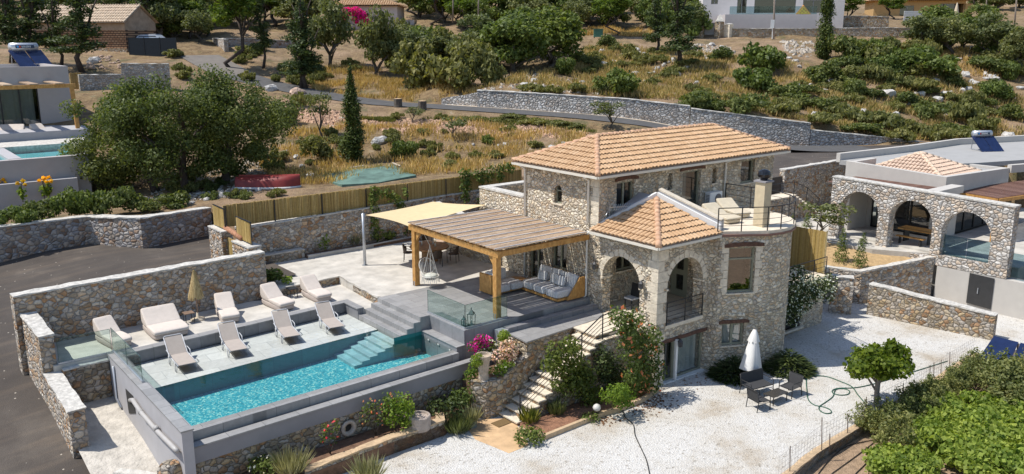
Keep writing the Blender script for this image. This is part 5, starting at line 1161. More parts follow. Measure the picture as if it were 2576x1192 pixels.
b = MB(); b.lathe((0, 0, 0), [(.28, 0), (.27, .07), (.06, .09)], 14); b.build('base', plain('parasol_foot', (.5, .45, .38), .8, .1, 5), o)
def folded(o, z0, z1, r0, r1, n, name, mat, x0, x1, seed=0):
    V = []; K = 10; rnd = random.Random(seed); ph = [rnd.uniform(-.2, .2) for _ in range(n*2)]
    for j in range(K+1):
        t = j/K; z = z0+(z1-z0)*t; r = r0+(r1-r0)*t**.8; xc = x0+(x1-x0)*t
        for i in range(n*2): a = 2*PI*i/(n*2)+ph[i]*.3; q = r*(1.0 if i % 2 else .58+.3*(1-t)); V.append((xc+q*math.cos(a), q*math.sin(a), z+(0 if j < K else .05*(i % 2)-.03*(i % 3))))
    m2 = n*2; b = MB().add(V, [(j*m2+i, (j+1)*m2+i, (j+1)*m2+(i+1) % m2, j*m2+(i+1) % m2) for j in range(K) for i in range(m2)]); return b.build(name, mat, o, True)
M_canvas = plain('white_canvas', (.72, .71, .69), .95, .04, 4)
folded(o, h-.02, h*.27, .04, .47, 9, 'canopy', M_canvas, .22, .08, 3); folded(o, h+.01, h*.78, .05, .27, 8, 'vent_cap', M_canvas, .22, .19, 5)
hz_ = lambda q: (lambda p: (p[0], p[1], GZ+.02))(P(*T(3, 2, *q), GZ))
def smoothpath(pts, n=8):
    L = [Vector(p) for p in pts]; out = []
    for i in range(len(L)-1):
        a, b_, c, d = [L[max(0, min(len(L)-1, i+k))] for k in (-1, 0, 1, 2)]
        for q in range(n): t = q/n; out.append(tuple(.5*((2*b_)+(-a+c)*t+(2*a-5*b_+4*c-d)*t*t+(-a+3*b_-3*c+d)*t**3)))
    out.append(tuple(L[-1])); return out
hp = [(1355, 343), (1110, 420), (980, 462), (860, 498), (740, 530), (640, 546), (540, 548), (490, 562), (490, 585), (540, 600), (600, 595), (615, 570), (570, 552), (510, 560), (490, 610), (440, 650), (390, 685), (390, 715), (430, 738), (475, 735), (470, 712), (420, 690), (350, 675), (305, 635), (295, 570), (290, 500), (300, 465), (380, 455), (460, 465), (540, 495), (630, 535), (680, 600), (740, 670), (800, 740)]
tag(MB().tube(smoothpath([hz_(q) for q in hp], 5), .022, 6).build('garden_hose', plain('green_hose', (.02, .09, .055), .45, .1, 4), smooth=True), 'long green garden hose looping across the white gravel', 'hose')
cp = [P(*T(2, 2, *q), GZ+.02) for q in [(835, 700), (855, 765), (915, 820), (930, 900), (975, 1000), (1015, 1090), (1040, 1200)]]
tag(MB().tube(smoothpath(cp, 6), .018, 5).build('black_cable', M_black, smooth=True), 'black cable snaking over the gravel from the stair flower bed', 'cable')
bk = P(*T(3, 2, 835, 690), GZ); o = thing('bucket', 'pale grey bucket at the foot of the small leafy tree', 'bucket', bk); b = MB(); b.lathe((0, 0, 0), [(.14, 0), (.18, .2), (.19, .2), (.165, .19), (.13, .03)], 16); b.build('pail', plain('pail_grey', (.45, .46, .47), .5, .1, 5), o, True); b = MB(); b.tube([(-.18, 0, .2), (-.1, .05, .3), (.1, .05, .3), (.18, 0, .2)], .008, 5); b.build('handle', M_black, o)
# stone pots and trough by the pool wall
mt = P(*T(1, 2, 1235, 850), -2.45); o = thing('stone_mortar', 'round hollowed stone mortar in the planter before the pool wall', 'mortar', mt); b = MB(); b.lathe((0, 0, 0), [(.36, 0), (.4, .1), (.4, .5), (.37, .53), (.32, .53), (.31, .45), (.02, .43)], 20, 0, .04); b.build('bowl', plain('mortar_stone', (.40, .33, .28), .9, .2, 6, bmp=.03), o)
jr = PY(*T(1, 2, 698, 845), 24.9); o = thing('clay_jar', 'clay jar mouth built into the pool wall above the roses', 'jar', (jr[0], 24.92, jr[2])); b = MB(); V = []
for r_, y_ in ((.28, 0), (.3, -.05), (.26, -.09), (.17, -.08), (.15, .1)): V += [(r_*math.cos(2*PI*i/18), y_, r_*math.sin(2*PI*i/18)) for i in range(18)]
b.add(V, [(k*18+i, k*18+(i+1) % 18, (k+1)*18+(i+1) % 18, (k+1)*18+i) for k in range(4) for i in range(18)]); b.build('rim', plain('jar_clay', (.46, .40, .34), .9, .2, 5), o, True); b = MB(); b.add([(.17*math.cos(2*PI*i/18), .06, .17*math.sin(2*PI*i/18)) for i in range(18)], [tuple(range(18))]); b.build('mouth', M_dark, o)
def pot(loc, h, r, lab, mat=None, n=11):
    o = thing('stone_pot', lab, 'plant pot', loc); b = MB(); b.lathe((0, 0, 0), [(r*.8, 0), (r*.7, h*.3), (r*.85, h*.7), (r*1.15, h), (r*1.0, h), (r*.9, h*.9), (r*.05, h*.88)], n, 0, .12, 3); b.build('body', mat or plain('pot_stone', (.44, .36, .28), .95, .25, 6, bmp=.04), o); return o
q1 = PY(*S1(1800, 1170), 24.15); q2 = PY(*S1(2040, 900), 24.75)
pot((q1[0], q1[1], -1.5), PY(*S1(1760, 985), 24.15)[2]+1.55, .27, 'tall hollow stone pot at the bed wall above the small stone arch'); pot((q2[0], q2[1], -1.5), PY(*S1(2030, 790), 24.75)[2]+1.5, .30, 'tall hollow stone pot right beside the grey walkway corner')
pt = P(*T(1, 2, 1630, 835), GZ); pot(pt, .38, .24, 'weathered green bucket with lavender at the foot of the stair', plain('green_bucket', (.16, .18, .15), .6, .2, 6), 16)
mtp = P(*T(1, 2, 1860, 805), GZ+.01); o = tag(MB().obox((mtp[0], mtp[1], GZ+.022), .75, .45, .02, rz=.05).build('door_mat', plain('coir_mat', (.16, .10, .04), .95, .2, 30)), 'brown coir mat on the ochre landing before the stair', 'door mat')
gl = P(*T(2, 2, 640, 700), GZ+.35); o = thing('globe_lamp', 'clear glass globe lamp on the flower bed kerb', 'lamp', (gl[0], gl[1], GZ+.2)); b = MB(); b.lathe((0, 0, .05), [(.03, 0), (.12, .05), (.16, .15), (.12, .25), (.02, .3)], 14); b.build('globe', plain('globe_glass', (.62, .6, .55), .1, .1, 3), o, True); b = MB(); b.tube([(0, 0, 0), (0, 0, .06)], .06, 10); b.build('base', M_black, o)
# front flower bed beside the stair
kb = [P(*T(2, 2, *q), -2.75) for q in [(60, 840), (250, 890), (690, 715), (790, 690)]]+[P(*T(2, 2, *q), -2.75) for q in [(960, 625), (1090, 540)]]
stonewall('bed_kerb', 'sandy kerb edging the flower bed at the foot of the stair', [q[:2] for q in kb][::-1], [-3.1]*6, [-2.72]*6, .14, plain('sandy_coping', (.50, .36, .22)), None, cat='kerb')
MB().prism([q[:2] for q in kb]+[(24.85, 22.65), (18.4, 22.65)], -3.1, -2.8).build('flower_bed_earth', plain('red_soil', (.26, .13, .075), .95, .35, 5, bmp=.05, obj=False))['kind'] = 'structure'
# ================================================================== WALLS AND BUILDINGS ON THE HILL
def wallpx(name, lab, pts, mat, th=.5, cap=M_cap, dn=.6, **k):
    # pts: (x, y_base, y_top, depth)
    B = [PD(x, yb, d) for x, yb, yt, d in pts]; Tz = [PD(x, yt, d)[2] for x, yb, yt, d in pts]
    return stonewall(name, lab, B, [b[2]-dn for b in B], Tz, th, mat, cap, **k)
wallpx('road_wall', 'long pale rubble retaining wall above the hill road, left stretch with the low bushes below', [(1200, 265, 228, 78.5), (1287, 275, 232, 77.8), (1426, 285, 241, 76.3), (1574, 300, 250, 75), (1733, 322, 268, 74.3)], M_road)
wallpx('road_wall', 'long pale rubble retaining wall behind the house roof, middle stretch rising above the parking', [(1735, 325, 274, 74.2), (1880, 345, 292, 73.6), (2034, 370, 311, 73.4)], M_road)
wallpx('road_wall', 'pale rubble retaining wall right of the house roof, last low stretch running behind the parking', [(2036, 372, 328, 73.4), (2200, 380, 344, 74.5), (2368, 378, 363, 76.5)], M_road)
wallpx('dry_wall', 'tumbled dry stone wall at the left end of the road wall', [(1110, 258, 247, 80), (1160, 262, 240, 79.5), (1200, 266, 232, 79)], M_road, cap=None)
wallpx('lane_wall', 'brown stone wall along the upper lane, below the white villa', [(1840, 97, 72, 121), (2060, 97, 72, 120.5), (2235, 98, 70, 120), (2345, 98, 72, 119.5)], M_brown, .5)
wallpx('lane_wall', 'short brown stone wall between gate and bin on the upper lane', [(1745, 93, 70, 121.5), (1769, 92, 66, 121.5)], M_brown, .5)
wallpx('terrace_wall', 'reddish stone terrace wall right of the tall cypress, above the lane', [(2098, 62, 40, 132), (2235, 60, 42, 131)], M_brown, .5)
wallpx('garden_wall', 'stone garden wall with white top behind the young bright green tree', [(566, 148, 97, 106), (640, 142, 98, 109), (760, 140, 105, 112), (840, 138, 115, 113)], M_wallb, .5)
wallpx('garden_wall', 'stone end wall descending beside the concrete ramp', [(536, 118, 97, 112), (566, 149, 100, 104)], M_villa, .5)
wallpx('garden_wall', 'taller stepped stone wall right of the blue neighbouring roof, under the boulders', [(205, 252, 190, 76), (310, 235, 188, 78), (312, 234, 161, 78), (430, 215, 162, 80)], M_villa, .5)
rs = [PD(*q) for q in ((178, 215, 77), (207, 212, 77))]
reedscreen('bamboo_screen', 'small golden bamboo panel beside the neighbouring flat roof on the left', rs[0], rs[1], rs[0][2]-1, rs[0][2]+1.1, 20)
# --- left villa with pool
Y1 = 74.0; ZD = 4.5; xr = 15.1
lv = thing('left_villa', 'modern grey flat-roofed villa with wooden pergola at the left edge', 'villa', (xr, Y1, ZD))
def lpt(x, y): return PY(x, y, Y1)
zt = lpt(172, 166)[2]; dl, dr = lpt(-40, 303)[0], lpt(104, 303)[0]; dtz = lpt(50, 215)[2]
b = part(lv); b.wall2d((-30, Y1, 0), (1, 0), [(0, 0), (30+xr, 0), (30+xr, zt), (0, zt)], [rect(30+dl, ZD, 30+dr, dtz)], .4, n=(0, 1, 0)); b.box(xr-.4, Y1+.4, 0, xr, Y1+9, zt); b.box(-30, Y1+8.6, 0, xr-.4, Y1+9, zt)
b.build('rendered_wall', plain('taupe_render', (.40, .37, .36), .9, .04, 2, obj=False), lv)
b = part(lv); b.box(-30, Y1+.4, zt-.6, xr-.4, Y1+8.6, zt-.35); b.build('flat_roof', plain('pale_roof', (.55, .52, .48), .9, .1, 2, obj=False), lv)
window(lv, (0, Y1, 0), (1, 0), (0, 1), dl, ZD, dr, dtz, cols=3, mat=M_black, pane=M_pane, sill=False, curtain=[(dl+.2, dl+2.2), (dr-2.5, dr-.3)], back=1.2, name='glass_door')
pz = lpt(170, 205)[2]
b = part(lv); b.box(-30, Y1-4.3, pz-.25, 14.6, Y1-4.05, pz+.02); b.build('pergola_beam', M_wood, lv)
b = part(lv); b.bar((14.45, Y1-4.2, ZD), (14.35, Y1-4.2, pz-.25), .26); b.build('pergola_post', M_wood, lv)
b = part(lv)
for k in range(26): b.box(-28+k*1.65, Y1-4.4, pz+.02, -27.4+k*1.65, Y1-.05, pz+.1)
b.build('pergola_boards', M_mat, lv)
b = part(lv); b.prism([(-30, Y1-5.2), (15.0, Y1-5.2), (15.6, Y1+.0), (-30, Y1+.0)], 0, ZD-.003); b.build('deck', M_plast, lv)
b = part(lv); b.prism([(-30, 65.3), (13.6, 65.3), (14.8, Y1-5.2), (-30, Y1-5.2)], 0, ZD-.55); b.build('sun_terrace', M_cap, lv)
zp = 3.9
b = part(lv); b.prism([(-30, 58.4), (11.8, 58.4), (11.8, 58.9), (-30, 58.9)], 0, zp); b.build('pool_front_wall', plain('taupe_render', (.4, .37, .36)), lv)
b = part(lv); b.prism([(-30, 58.9), (12.2, 58.9), (13.4, 65.29), (-30, 65.29)], 0, zp-.45); b.build('pool_floor', plain('pale_pool', (.35, .62, .62), .6, .1, 1, obj=False), lv)
b = part(lv); b.prism([(11.8, 58.4), (12.5, 58.4), (13.6, 65.29), (12.9, 65.29)], 0, zp+.02); b.box(8.2, 58.92, 1, 8.9, 65.28, zp+.02); b.build('pool_divider', M_plast, lv)
b = part(lv); b.prism([(-30, 58.91), (8.19, 58.91), (8.19, 65.27), (-30, 65.27)], zp-.47, zp-.12); b.build('water', M_water, lv)
b = part(lv); b.prism([(8.91, 58.91), (12.0, 58.91), (13.0, 65.27), (8.91, 65.27)], zp-.47, zp-.12); b.build('water', M_water, lv)
b = part(lv); b.prism([(-30, 57.7), (11.6, 57.7), (11.6, 58.39), (-30, 58.39)], 0, 2.6); b.build('lower_ledge', M_plast, lv)
for lab, q, w_ in (('cream bean bag daybed on the neighbouring pool terrace at the left edge', (15, 350), 1.9), ('single cream bean bag lounger on the neighbouring pool terrace', (128, 345), .95)):
    p = P(*q, ZD-.55); beanbag(w_, 1.9, lab, (p[0], p[1], ZD-.55), R(-20 if w_ > 1 else 20), 'bean bags on the neighbouring terrace')
p = P(64, 342, ZD-.55); smalltable(p, 'small wooden stool between the bean bags of the neighbouring pool', topm=M_wood)
def solar(lab, loc, rz, sc=1.0, logo=True):
    o = thing('solar_heater', lab, 'solar heater', (0, 0, 0))
    for sx in (-.55, .55): b = MB(); b.obox((sx, -.1, .55), 1.02, 1.9, .07, rx=R(38)); b.build('collector', plain('solar_blue', (.012, .022, .07), .12, .2, 3), o)
    b = MB(); b.tube([(-.85, .75, 1.35), (.85, .75, 1.35)], .27, 16); tk = b.build('tank', plain('tank_steel', (.55, .57, .6), .3, .05, 4, .5), o, True)
    if logo:
        b = MB(); b.obox((-.05, .46, 1.38), 1.2, .02, .2, rx=-.2); b.build('name_plate', plain('plate_navy', (.02, .03, .06), .4, .1, 3), tk)
        b = MB(); b.lathe((0, 0, 0), [(.07, 0), (.07, .012), (.01, .013)], 12); b.v = [(-.52+v[0], .445-v[2], 1.38+v[1]) for v in b.v]; b.build('round_mark', plain('mark_blue', (.02, .3, .7), .4, .05, 3), tk)
        b = MB(); b.lathe((0, 0, 0), [(.06, 0), (.06, .012), (.01, .013)], 12); b.v = [(-.38+v[0], .445-v[2], 1.38+v[1]) for v in b.v]; b.build('round_mark', plain('mark_red', (.7, .05, .02), .4, .05, 3), tk)
        b = MB(); rnd = random.Random(3); x = -.28
        for wd in (.075, .05, .07, .06, .05, .075, .06):
            b.obox((x+wd/2, .447, 1.38), wd*.35, .008, .12, rx=-.2); b.obox((x+wd*.6, .447, 1.38+rnd.choice((-.05, .05, 0))), wd*.7, .008, .03, rx=-.2); b.obox((x+wd*.85, .447, 1.38), wd*.22, .008, .09, rx=-.2); x += wd+.025
        b.build('lettering', M_white, tk)
    b = MB()
    for sx in (-.8, .8): b.bar((sx, .85, 0), (sx, .75, 1.2), .05); b.bar((sx, -.85, 0), (sx, .8, 0.05), .05)
    b.build('stand', M_grey_m, o); o.location = loc; o.rotation_euler.z = rz; o.scale = (sc, sc, sc); return o
p = PD(80, 166, 74); solar('solar water heater with white tank on the neighbouring flat roof at the left', (p[0], p[1], zt-.4), R(18), 1.3, True)
p = PD(*T(3, 0, 1640, 1185), 62.5); solar('solar water heater with two dark blue collectors on the right villa roof', (p[0], p[1], 3.02), R(-28), .85)
# --- barn, screen, car
def frame2(a, c):
    u = Vector((c[0]-a[0], c[1]-a[1], 0)); L = u.length; u /= L; return u, L, Vector((-u.y, u.x, 0))
A0 = PD(90, 152, 102); B0 = PD(322, 149, 99); zb = min(A0[2], B0[2])-.5; u, L, nn_ = frame2(A0, B0); o = Vector((A0[0], A0[1], 0))
if nn_.dot(Vector((FW[0], FW[1], 0))) < 0: nn_ = -nn_
bn = thing('brick_barn', 'old barn of rust-brown lattice brick with pale tiled roof among the pines', 'barn', (A0[0], A0[1], zb))
z1 = PD(322, 122, 99)[2]; z2 = PD(322, 55, 99)[2]; zr = PD(317, 16, 103)[2]
b = part(bn); b.wall2d(o, u, [(0, zb), (L, zb), (L, z1), (0, z1)], [], 5.5, n=nn_); b.build('stone_base', M_brown, bn)
M_brick, _nt, _b = newmat('lattice_brick'); _p = pos(_nt); _mp = nd(_nt, 'ShaderNodeSeparateXYZ'); _nt.links.new(_p, _mp.inputs[0]); _sm = nd(_nt, 'ShaderNodeMath', operation='SUBTRACT'); _nt.links.new(_mp.outputs[0], _sm.inputs[0]); _nt.links.new(_mp.outputs[1], _sm.inputs[1]); _cb = nd(_nt, 'ShaderNodeCombineXYZ'); _nt.links.new(_sm.outputs[0], _cb.inputs[0]); _nt.links.new(_mp.outputs[2], _cb.inputs[1])
_br = nd(_nt, 'ShaderNodeTexBrick', i_Scale=1.0, i_Brick_Width=.62, i_Row_Height=.24, i_Mortar_Size=.05); _br.inputs['Color1'].default_value = (.36, .19, .10, 1); _br.inputs['Color2'].default_value = (.46, .29, .17, 1); _br.inputs['Mortar'].default_value = (.08, .045, .03, 1); _nt.links.new(_cb.outputs[0], _br.inputs['Vector']); _nt.links.new(_br.outputs['Color'], _b.inputs['Base Color']); _b.inputs['Roughness'].default_value = .95
b = part(bn); b.wall2d(o+nn_*.02, u, [(0.02, z1+.002), (L-.02, z1+.002), (L-.02, z2-.9), (0.02, z2-.9)], [], 5.4, n=nn_); b.build('brick_wall', M_brick, bn)
b = part(bn); e = o+u*L+nn_*.02
b.wall2d(o+nn_*.0, u, [(0, z2-.898), (L, z2-.898), (L, z2), (0, z2)], [], 5.45, n=nn_); q0 = o+u*(L-.25); b.add([tuple(q0+nn_*t+Vector((0, 0, z))) for t, z in ((0, z2), (5.45, z2), (2.7, zr))]+[tuple(q0+u*.24+nn_*t+Vector((0, 0, z))) for t, z in ((0, z2), (5.45, z2), (2.7, zr))], [(0, 1, 2), (5, 4, 3), (0, 3, 4, 1), (1, 4, 5, 2), (2, 5, 3, 0)]); b.build('ring_beam', plain('barn_render', (.38, .28, .2), .9, .2, 2, obj=False), bn)
b = part(bn); e0 = o-u*.3-nn_*.4+Vector((0, 0, z2-.05)); e1 = o+u*(L+.3)-nn_*.4+Vector((0, 0, z2-.05)); r_0 = o-u*.3+nn_*2.72+Vector((0, 0, zr+.1)); r_1 = o+u*(L+.3)+nn_*2.72+Vector((0, 0, zr+.1)); tilefield(b, e0, e1, r_0, [e0, e1, r_1, r_0], .34, .6)
e2 = o-u*.3+nn_*5.85+Vector((0, 0, z2-.05)); e3 = o+u*(L+.3)+nn_*5.85+Vector((0, 0, z2-.05)); b.add([tuple(r_0), tuple(r_1), tuple(e3), tuple(e2)], [(0, 1, 2, 3)]); b.add([tuple(v-Vector((0, 0, .06))) for v in (e0, e1, r_1, r_0)], [(0, 1, 2, 3)])
b.build('roof', plain('weathered_tile', (.56, .44, .32), .9, .25, 3, obj=False), bn)
a, c = PD(327, 147, 98), PD(446, 146, 97); zt_ = PD(446, 95, 97)[2]; sc_ = thing('dark_screen', 'dark blue fabric screen in front of the parked car by the barn', 'screen', (a[0], a[1], a[2])); b = part(sc_); b.bar((a[0], a[1], (a[2]+zt_)/2), (c[0], c[1], (a[2]+zt_)/2), .06, zt_-a[2]); b.build('fabric', plain('navy_mesh', (.004, .011, .02), .8, .2, 4), sc_)
for t in (0, .33, .66, 1): b = part(sc_); q = Vector(a).lerp(Vector(c), t); b.bar((q.x, q.y, a[2]-.4), (q.x, q.y, zt_+.05), .08); b.build('post', M_black, sc_)
cp_ = PD(373, 110, 101); cr = thing('parked_car', 'silver car with roof rails, its roof showing above the dark blue screen', 'car', (cp_[0], cp_[1], PD(373, 92, 101)[2]-1.62))
b = MB(); prof = [(-2.1, .35), (-2.15, .75), (-1.2, .95), (-.7, 1.45), (1.2, 1.5), (1.9, .95), (2.1, .85), (2.1, .35)]
for y in (-.85, .85): pass
V = [(x, y*(.8 if z > 1.2 else 1), z) for y in (-.88, .88) for x, z in prof]; n = len(prof); b.add(V, [tuple(range(n)), tuple(range(2*n-1, n-1, -1))]+[((i+1) % n, i, n+i, n+(i+1) % n) for i in range(n)]); b.build('body', plain('silver_paint', (.55, .58, .62), .3, .03, 2, .3), cr)
b = MB(); V = [(x, y*s, z) for y, s in ((-.885, .86), (.885, .86)) for x, z in ((-1.05, 1.0), (-.62, 1.38), (1.1, 1.42), (1.6, 1.0))]; b.add(V, [(0, 1, 2, 3), (7, 6, 5, 4)]); b.add([(-1.22, -.7, .97), (-1.22, .7, .97), (-.74, .6, 1.42), (-.74, -.6, 1.42)], [(0, 1, 2, 3)]); b.build('windows', plain('car_glass', (.02, .025, .03), .08, .05, 2), cr)
for y in (-.62, .62): b = MB(); b.tube([(-.5, y, 1.52), (1.1, y, 1.56)], .03, 6); b.build('roof_rail', M_grey_m, cr)
for x in (-1.35, 1.3):
    for y in (-.8, .8): b = MB(); b.tube([(x, y-.1, .33), (x, y+.1, .33)], .33, 16); b.build('wheel', M_black, cr)
cr.rotation_euler.z = R(-38); cr.scale = (1.1, 1.1, 1.2)
# --- house with bougainvillea
def simplehouse(name, lab, a, c, dpt, zt, mat, rows, over=.4, roofh=1.3, roofmat=None, wins=()):
    A0, B0 = PD(*a), PD(*c); u, L, n = frame2(A0, B0)
    if n.dot(Vector((FW[0], FW[1], 0))) < 0: n = -n
    o = Vector((A0[0], A0[1], 0)); zb = min(A0[2], B0[2])-1.2
    h = thing(name, lab, 'house', (A0[0], A0[1], zb)); b = part(h); b.wall2d(o, u, [(0, zb), (L, zb), (L, zt), (0, zt)], [rect(*w_) for w_ in wins], .3, n=n); q = o+u*L
    b.wall2d(o+n*.3, n, [(0, zb), (dpt, zb), (dpt, zt), (0, zt)], [], .3, n=u); b.wall2d(q+n*.3, n, [(0, zb), (dpt, zb), (dpt, zt), (0, zt)], [], .3, n=-u); b.wall2d(o+n*(dpt), u, [(0.3, zb), (L-.3, zb), (L-.3, zt), (.3, zt)], [], .3, n=n); b.build('wall', mat, h)
    for w_ in wins: window(h, o, u, n, *w_, cols=2, mat=plain('villa_frame', (.2, .2, .21), .5, .05, 3), pane=M_pane, sill=False, depth=.1, back=.6)
    if roofh:
        e = [o-u*over-n*over, o+u*(L+over)-n*over, o+u*(L+over)+n*(dpt+over), o-u*over+n*(dpt+over)]; e = [v+Vector((0, 0, zt)) for v in e]; m = (dpt/2+over); r_0 = e[0]+u*m+n*m+Vector((0, 0, roofh)); r_1 = e[1]-u*m+n*m+Vector((0, 0, roofh)); b = part(h)
        tilefield(b, e[0], e[1], r_0, [e[0], e[1], r_1, r_0], .34, .6); tilefield(b, e[3], e[0], r_0, [e[3], e[0], r_0], .34, .6); tilefield(b, e[1], e[2], r_1, [e[1], e[2], r_1], .34, .6); b.add([tuple(v-Vector((0, 0, .06))) for v in e]+[tuple(r_0), tuple(r_1)], [(2, 3, 4, 5), (3, 2, 1, 0)]); b.build('roof', roofmat or M_tileroof, h)
    else:
        b = part(h); b.prism([tuple(v)[:2] for v in (o+u*.3+n*.3, q-u*.3+n*.3, q-u*.3+n*(dpt), o+u*.3+n*(dpt))], zt-.6, zt-.3); b.build('flat_roof', M_plast, h)
    return h, o, u, n, L
zt_ = PD(870, 14, 128)[2]
simplehouse('tiled_house', 'small pale house with tiled hip roof behind the magenta bougainvillea', (838, 78, 128), (1000, 74, 128), 8, zt_, plain('pink_render', (.58, .50, .46), .9, .05, 2, obj=False), 0, .6, 1.6, wins=[(3.8, zt_-3.2, 5.2, zt_-1.0), (6.5, zt_-3.0, 8.0, zt_-1.2)])
g_, o_, u_, n_, L_ = simplehouse('shed', 'low pale pink shed right of the bougainvillea house', (1000, 74, 131), (1042, 74, 131), 4, PD(1020, 50, 131)[2], plain('pink_render', (.58, .5, .46)), 0, 0, 0, None, [])
g_['category'] = 'shed'
# --- white villa on the lane
zt_ = PD(1850, 12, 124)[2]+1.0
M_vw = plain('villa_white', (.66, .62, .60), .9, .04, 2, obj=False); M_vt = plain('villa_taupe', (.52, .48, .47), .9, .04, 2, obj=False)
h, o, u, n, L = simplehouse('white_villa', 'large white and taupe modern villa with glass balcony on the upper lane', (1765, 60, 132), (2120, 60, 130), 9, PD(1900, -40, 131)[2], M_vw, 0, 0, 0, None, [(1.2, PD(1900, 10, 131)[2], 2.2, PD(1900, -8, 131)[2]), (5.0, PD(1900, 33, 131)[2], 6.4, PD(1900, -2, 131)[2]), (7.5, PD(1900, 33, 131)[2], 13.5, PD(1900, -2, 131)[2]), (14.5, PD(1900, 33, 131)[2], 17.5, PD(1900, 0, 131)[2])])
a0, a1 = PD(1822, 72, 124.5), PD(2052, 72, 123.5); zt_ = PD(1900, 36, 124)[2]; u2, L2, n2 = frame2(a0, a1)
if n2.dot(Vector((FW[0], FW[1], 0))) < 0: n2 = -n2
b = part(h); b.wall2d(Vector((a0[0], a0[1], 0)), u2, [(0, a0[2]-2), (L2, a0[2]-2), (L2, zt_), (0, zt_)], [], 7.2, n=n2); b.build('terrace_base', M_vt, h)
gp = [tuple((Vector((a0[0], a0[1], 0))+u2*t+n2*.2))[:2] for t in (.6, L2*.33, L2*.66, L2)]
g = thing('glass_balustrade', 'bluish glass balustrade along the white villa terrace', 'balustrade', (a0[0], a0[1], zt_))
for i in range(3):
    b = part(g); b.bar(gp[i]+(zt_+.55,), gp[i+1]+(zt_+.55,), .03, 1.1); b.build('pane', M_glassb, g)
pt_ = PD(2021, 36, 126); o2 = thing('pool_float', 'yellow triangular pizza-slice pool float leaning on the terrace of the white villa', 'pool float', (pt_[0], pt_[1], zt_)); b = MB(); b.add([(-1.15, 0, 0), (1.15, 0, 0), (0, .35, 1.35), (-1.15, .25, 0), (1.15, .25, 0), (0, .55, 1.35)], [(0, 1, 2), (5, 4, 3), (0, 3, 4, 1), (1, 4, 5, 2), (2, 5, 3, 0)]); b.build('crust', plain('float_orange', (.72, .30, .05), .6, .1, 3), o2); b = MB(); b.add([(-.85, -.03, .12), (.85, -.03, .12), (0, .25, 1.12), (-.85, .05, .12), (.85, .05, .12), (0, .33, 1.12)], [(0, 1, 2), (5, 4, 3), (0, 3, 4, 1), (1, 4, 5, 2), (2, 5, 3, 0)]); b.build('cheese', plain('float_yellow', (.80, .55, .06), .6, .1, 3), o2)
b = MB()
for x, z in ((-.5, .25), (0, .3), (.5, .24), (-.25, .5), (.28, .55), (0, .8)): b.obox((x, -.045+z*.22, z), .16, .03, .14)
b.build('topping_spots', plain('spot_red', (.6, .12, .03), .6, .1, 3), o2); o2.rotation_euler.z = R(-38)
# gate and pillars
ga, gb = PD(1771, 88, 121.5), PD(1802, 87, 121.5); o2 = thing('lane_gate', 'grey metal gate between stone pillars on the upper lane', 'gate', ga); b = part(o2); b.bar((ga[0], ga[1], ga[2]+.85), (gb[0], gb[1], ga[2]+.85), .06, 1.6); b.build('leaf', plain('gate_grey', (.16, .16, .16), .6, .1, 3), o2)
for lab, x, yt in (('stone gate pillar with white pyramid cap on the upper lane', 1808, 55), ('plain pale stone pillar at the end of the lane wall', 1832, 62)):
    p = PD(x, 88, 121.3); h_ = PD(x, yt, 121.3)[2]-p[2]; o2 = thing('gate_pillar', lab, 'pillar', p); b = MB(); b.box(-.45, -.45, -.5, .45, .45, h_); b.build('shaft', M_brown if x < 1820 else M_quoin, o2); b = MB(); b.lathe((0, 0, h_), [(.7, 0), (.7, .12), (.05, 1.0 if x < 1820 else .2)], 4); b.build('cap', M_cap, o2)
# ochre house, white fence, closed parasol
zt_ = PD(2300, 2, 165)[2]
simplehouse('ochre_house', 'ochre house with dark windows behind the white fence at the top right', (2195, 45, 165), (2425, 45, 162), 8, zt_, plain('ochre_render', (.46, .29, .12), .9, .08, 2, obj=False), 0, .8, 2.0, wins=[(4.6, zt_-3.4, 7, zt_-.9), (11.5, zt_-4.2, 14, zt_-.6), (15.5, zt_-4.2, 17, zt_-.6)])
fa, fb = PD(2272, 48, 145), PD(2336, 38, 146); o2 = thing('white_fence', 'white board fence in front of the ochre house', 'fence', fa); b = part(o2); 
for k in range(6): b.bar((fa[0], fa[1], fa[2]-.5+k*.33), (fb[0], fb[1], fa[2]-.5+k*.33), .05, .28)
b.build('boards', M_white, o2)
pp_ = PD(2403, 45, 150); o2 = thing('beige_parasol', 'closed beige parasol beyond the olive trees at the top right', 'parasol', pp_); b = MB(); b.tube([(0, 0, -1), (0, 0, 2.4)], .05, 6); b.build('pole', M_white, o2); folded(o2, 2.5, .2, .06, .55, 6, 'canopy', plain('beige_canvas', (.60, .50, .36), .9, .06, 4), 0, 0, 2)
# poles, bin, road sign, stumps
for lab, x, yb, yt, d, r in (('slim grey utility pole above the hillside olives, left one of the pair', 1138, 42, -30, 122, .11), ('slim grey utility pole near the dry stone heap, right one of the pair', 1202, 56, -30, 120, .11), ('grey utility pole in front of the white villa wall', 1946, 98, -20, 119, .15), ('leaning brown utility pole at the top right corner', 2550, 80, -20, 125, .14), ('thin brown utility pole among the trees right of the ochre house', 2480, 40, -20, 150, .12)):
    p = PD(x, yb, d); t = PD(x+(8 if x > 2500 else 2), yt, d); o2 = thing('utility_pole', lab, 'utility pole', p, 0, 'utility poles on the hillside'); b = part(o2); b.tube([(p[0], p[1], p[2]-.8), t], [r, r*.7], 8); b.build('shaft', plain('pole_wood', (.20, .16, .13), .9, .2, 4), o2, True)
p = PD(1504, 96, 117.5); o2 = thing('waste_bin', 'green wheeled waste container beside the upper lane', 'waste bin', p); b = MB(); b.prism([(-.6, -.45), (.6, -.45), (.6, .45), (-.6, .45)], .15, 1.1); M_bin = plain('bin_green', (.04, .13, .085), .5, .1, 3); b.build('body', M_bin, o2); b = MB(); b.obox((0, 0, 1.16), 1.36, 1.05, .1); b.build('lid', M_bin, o2)
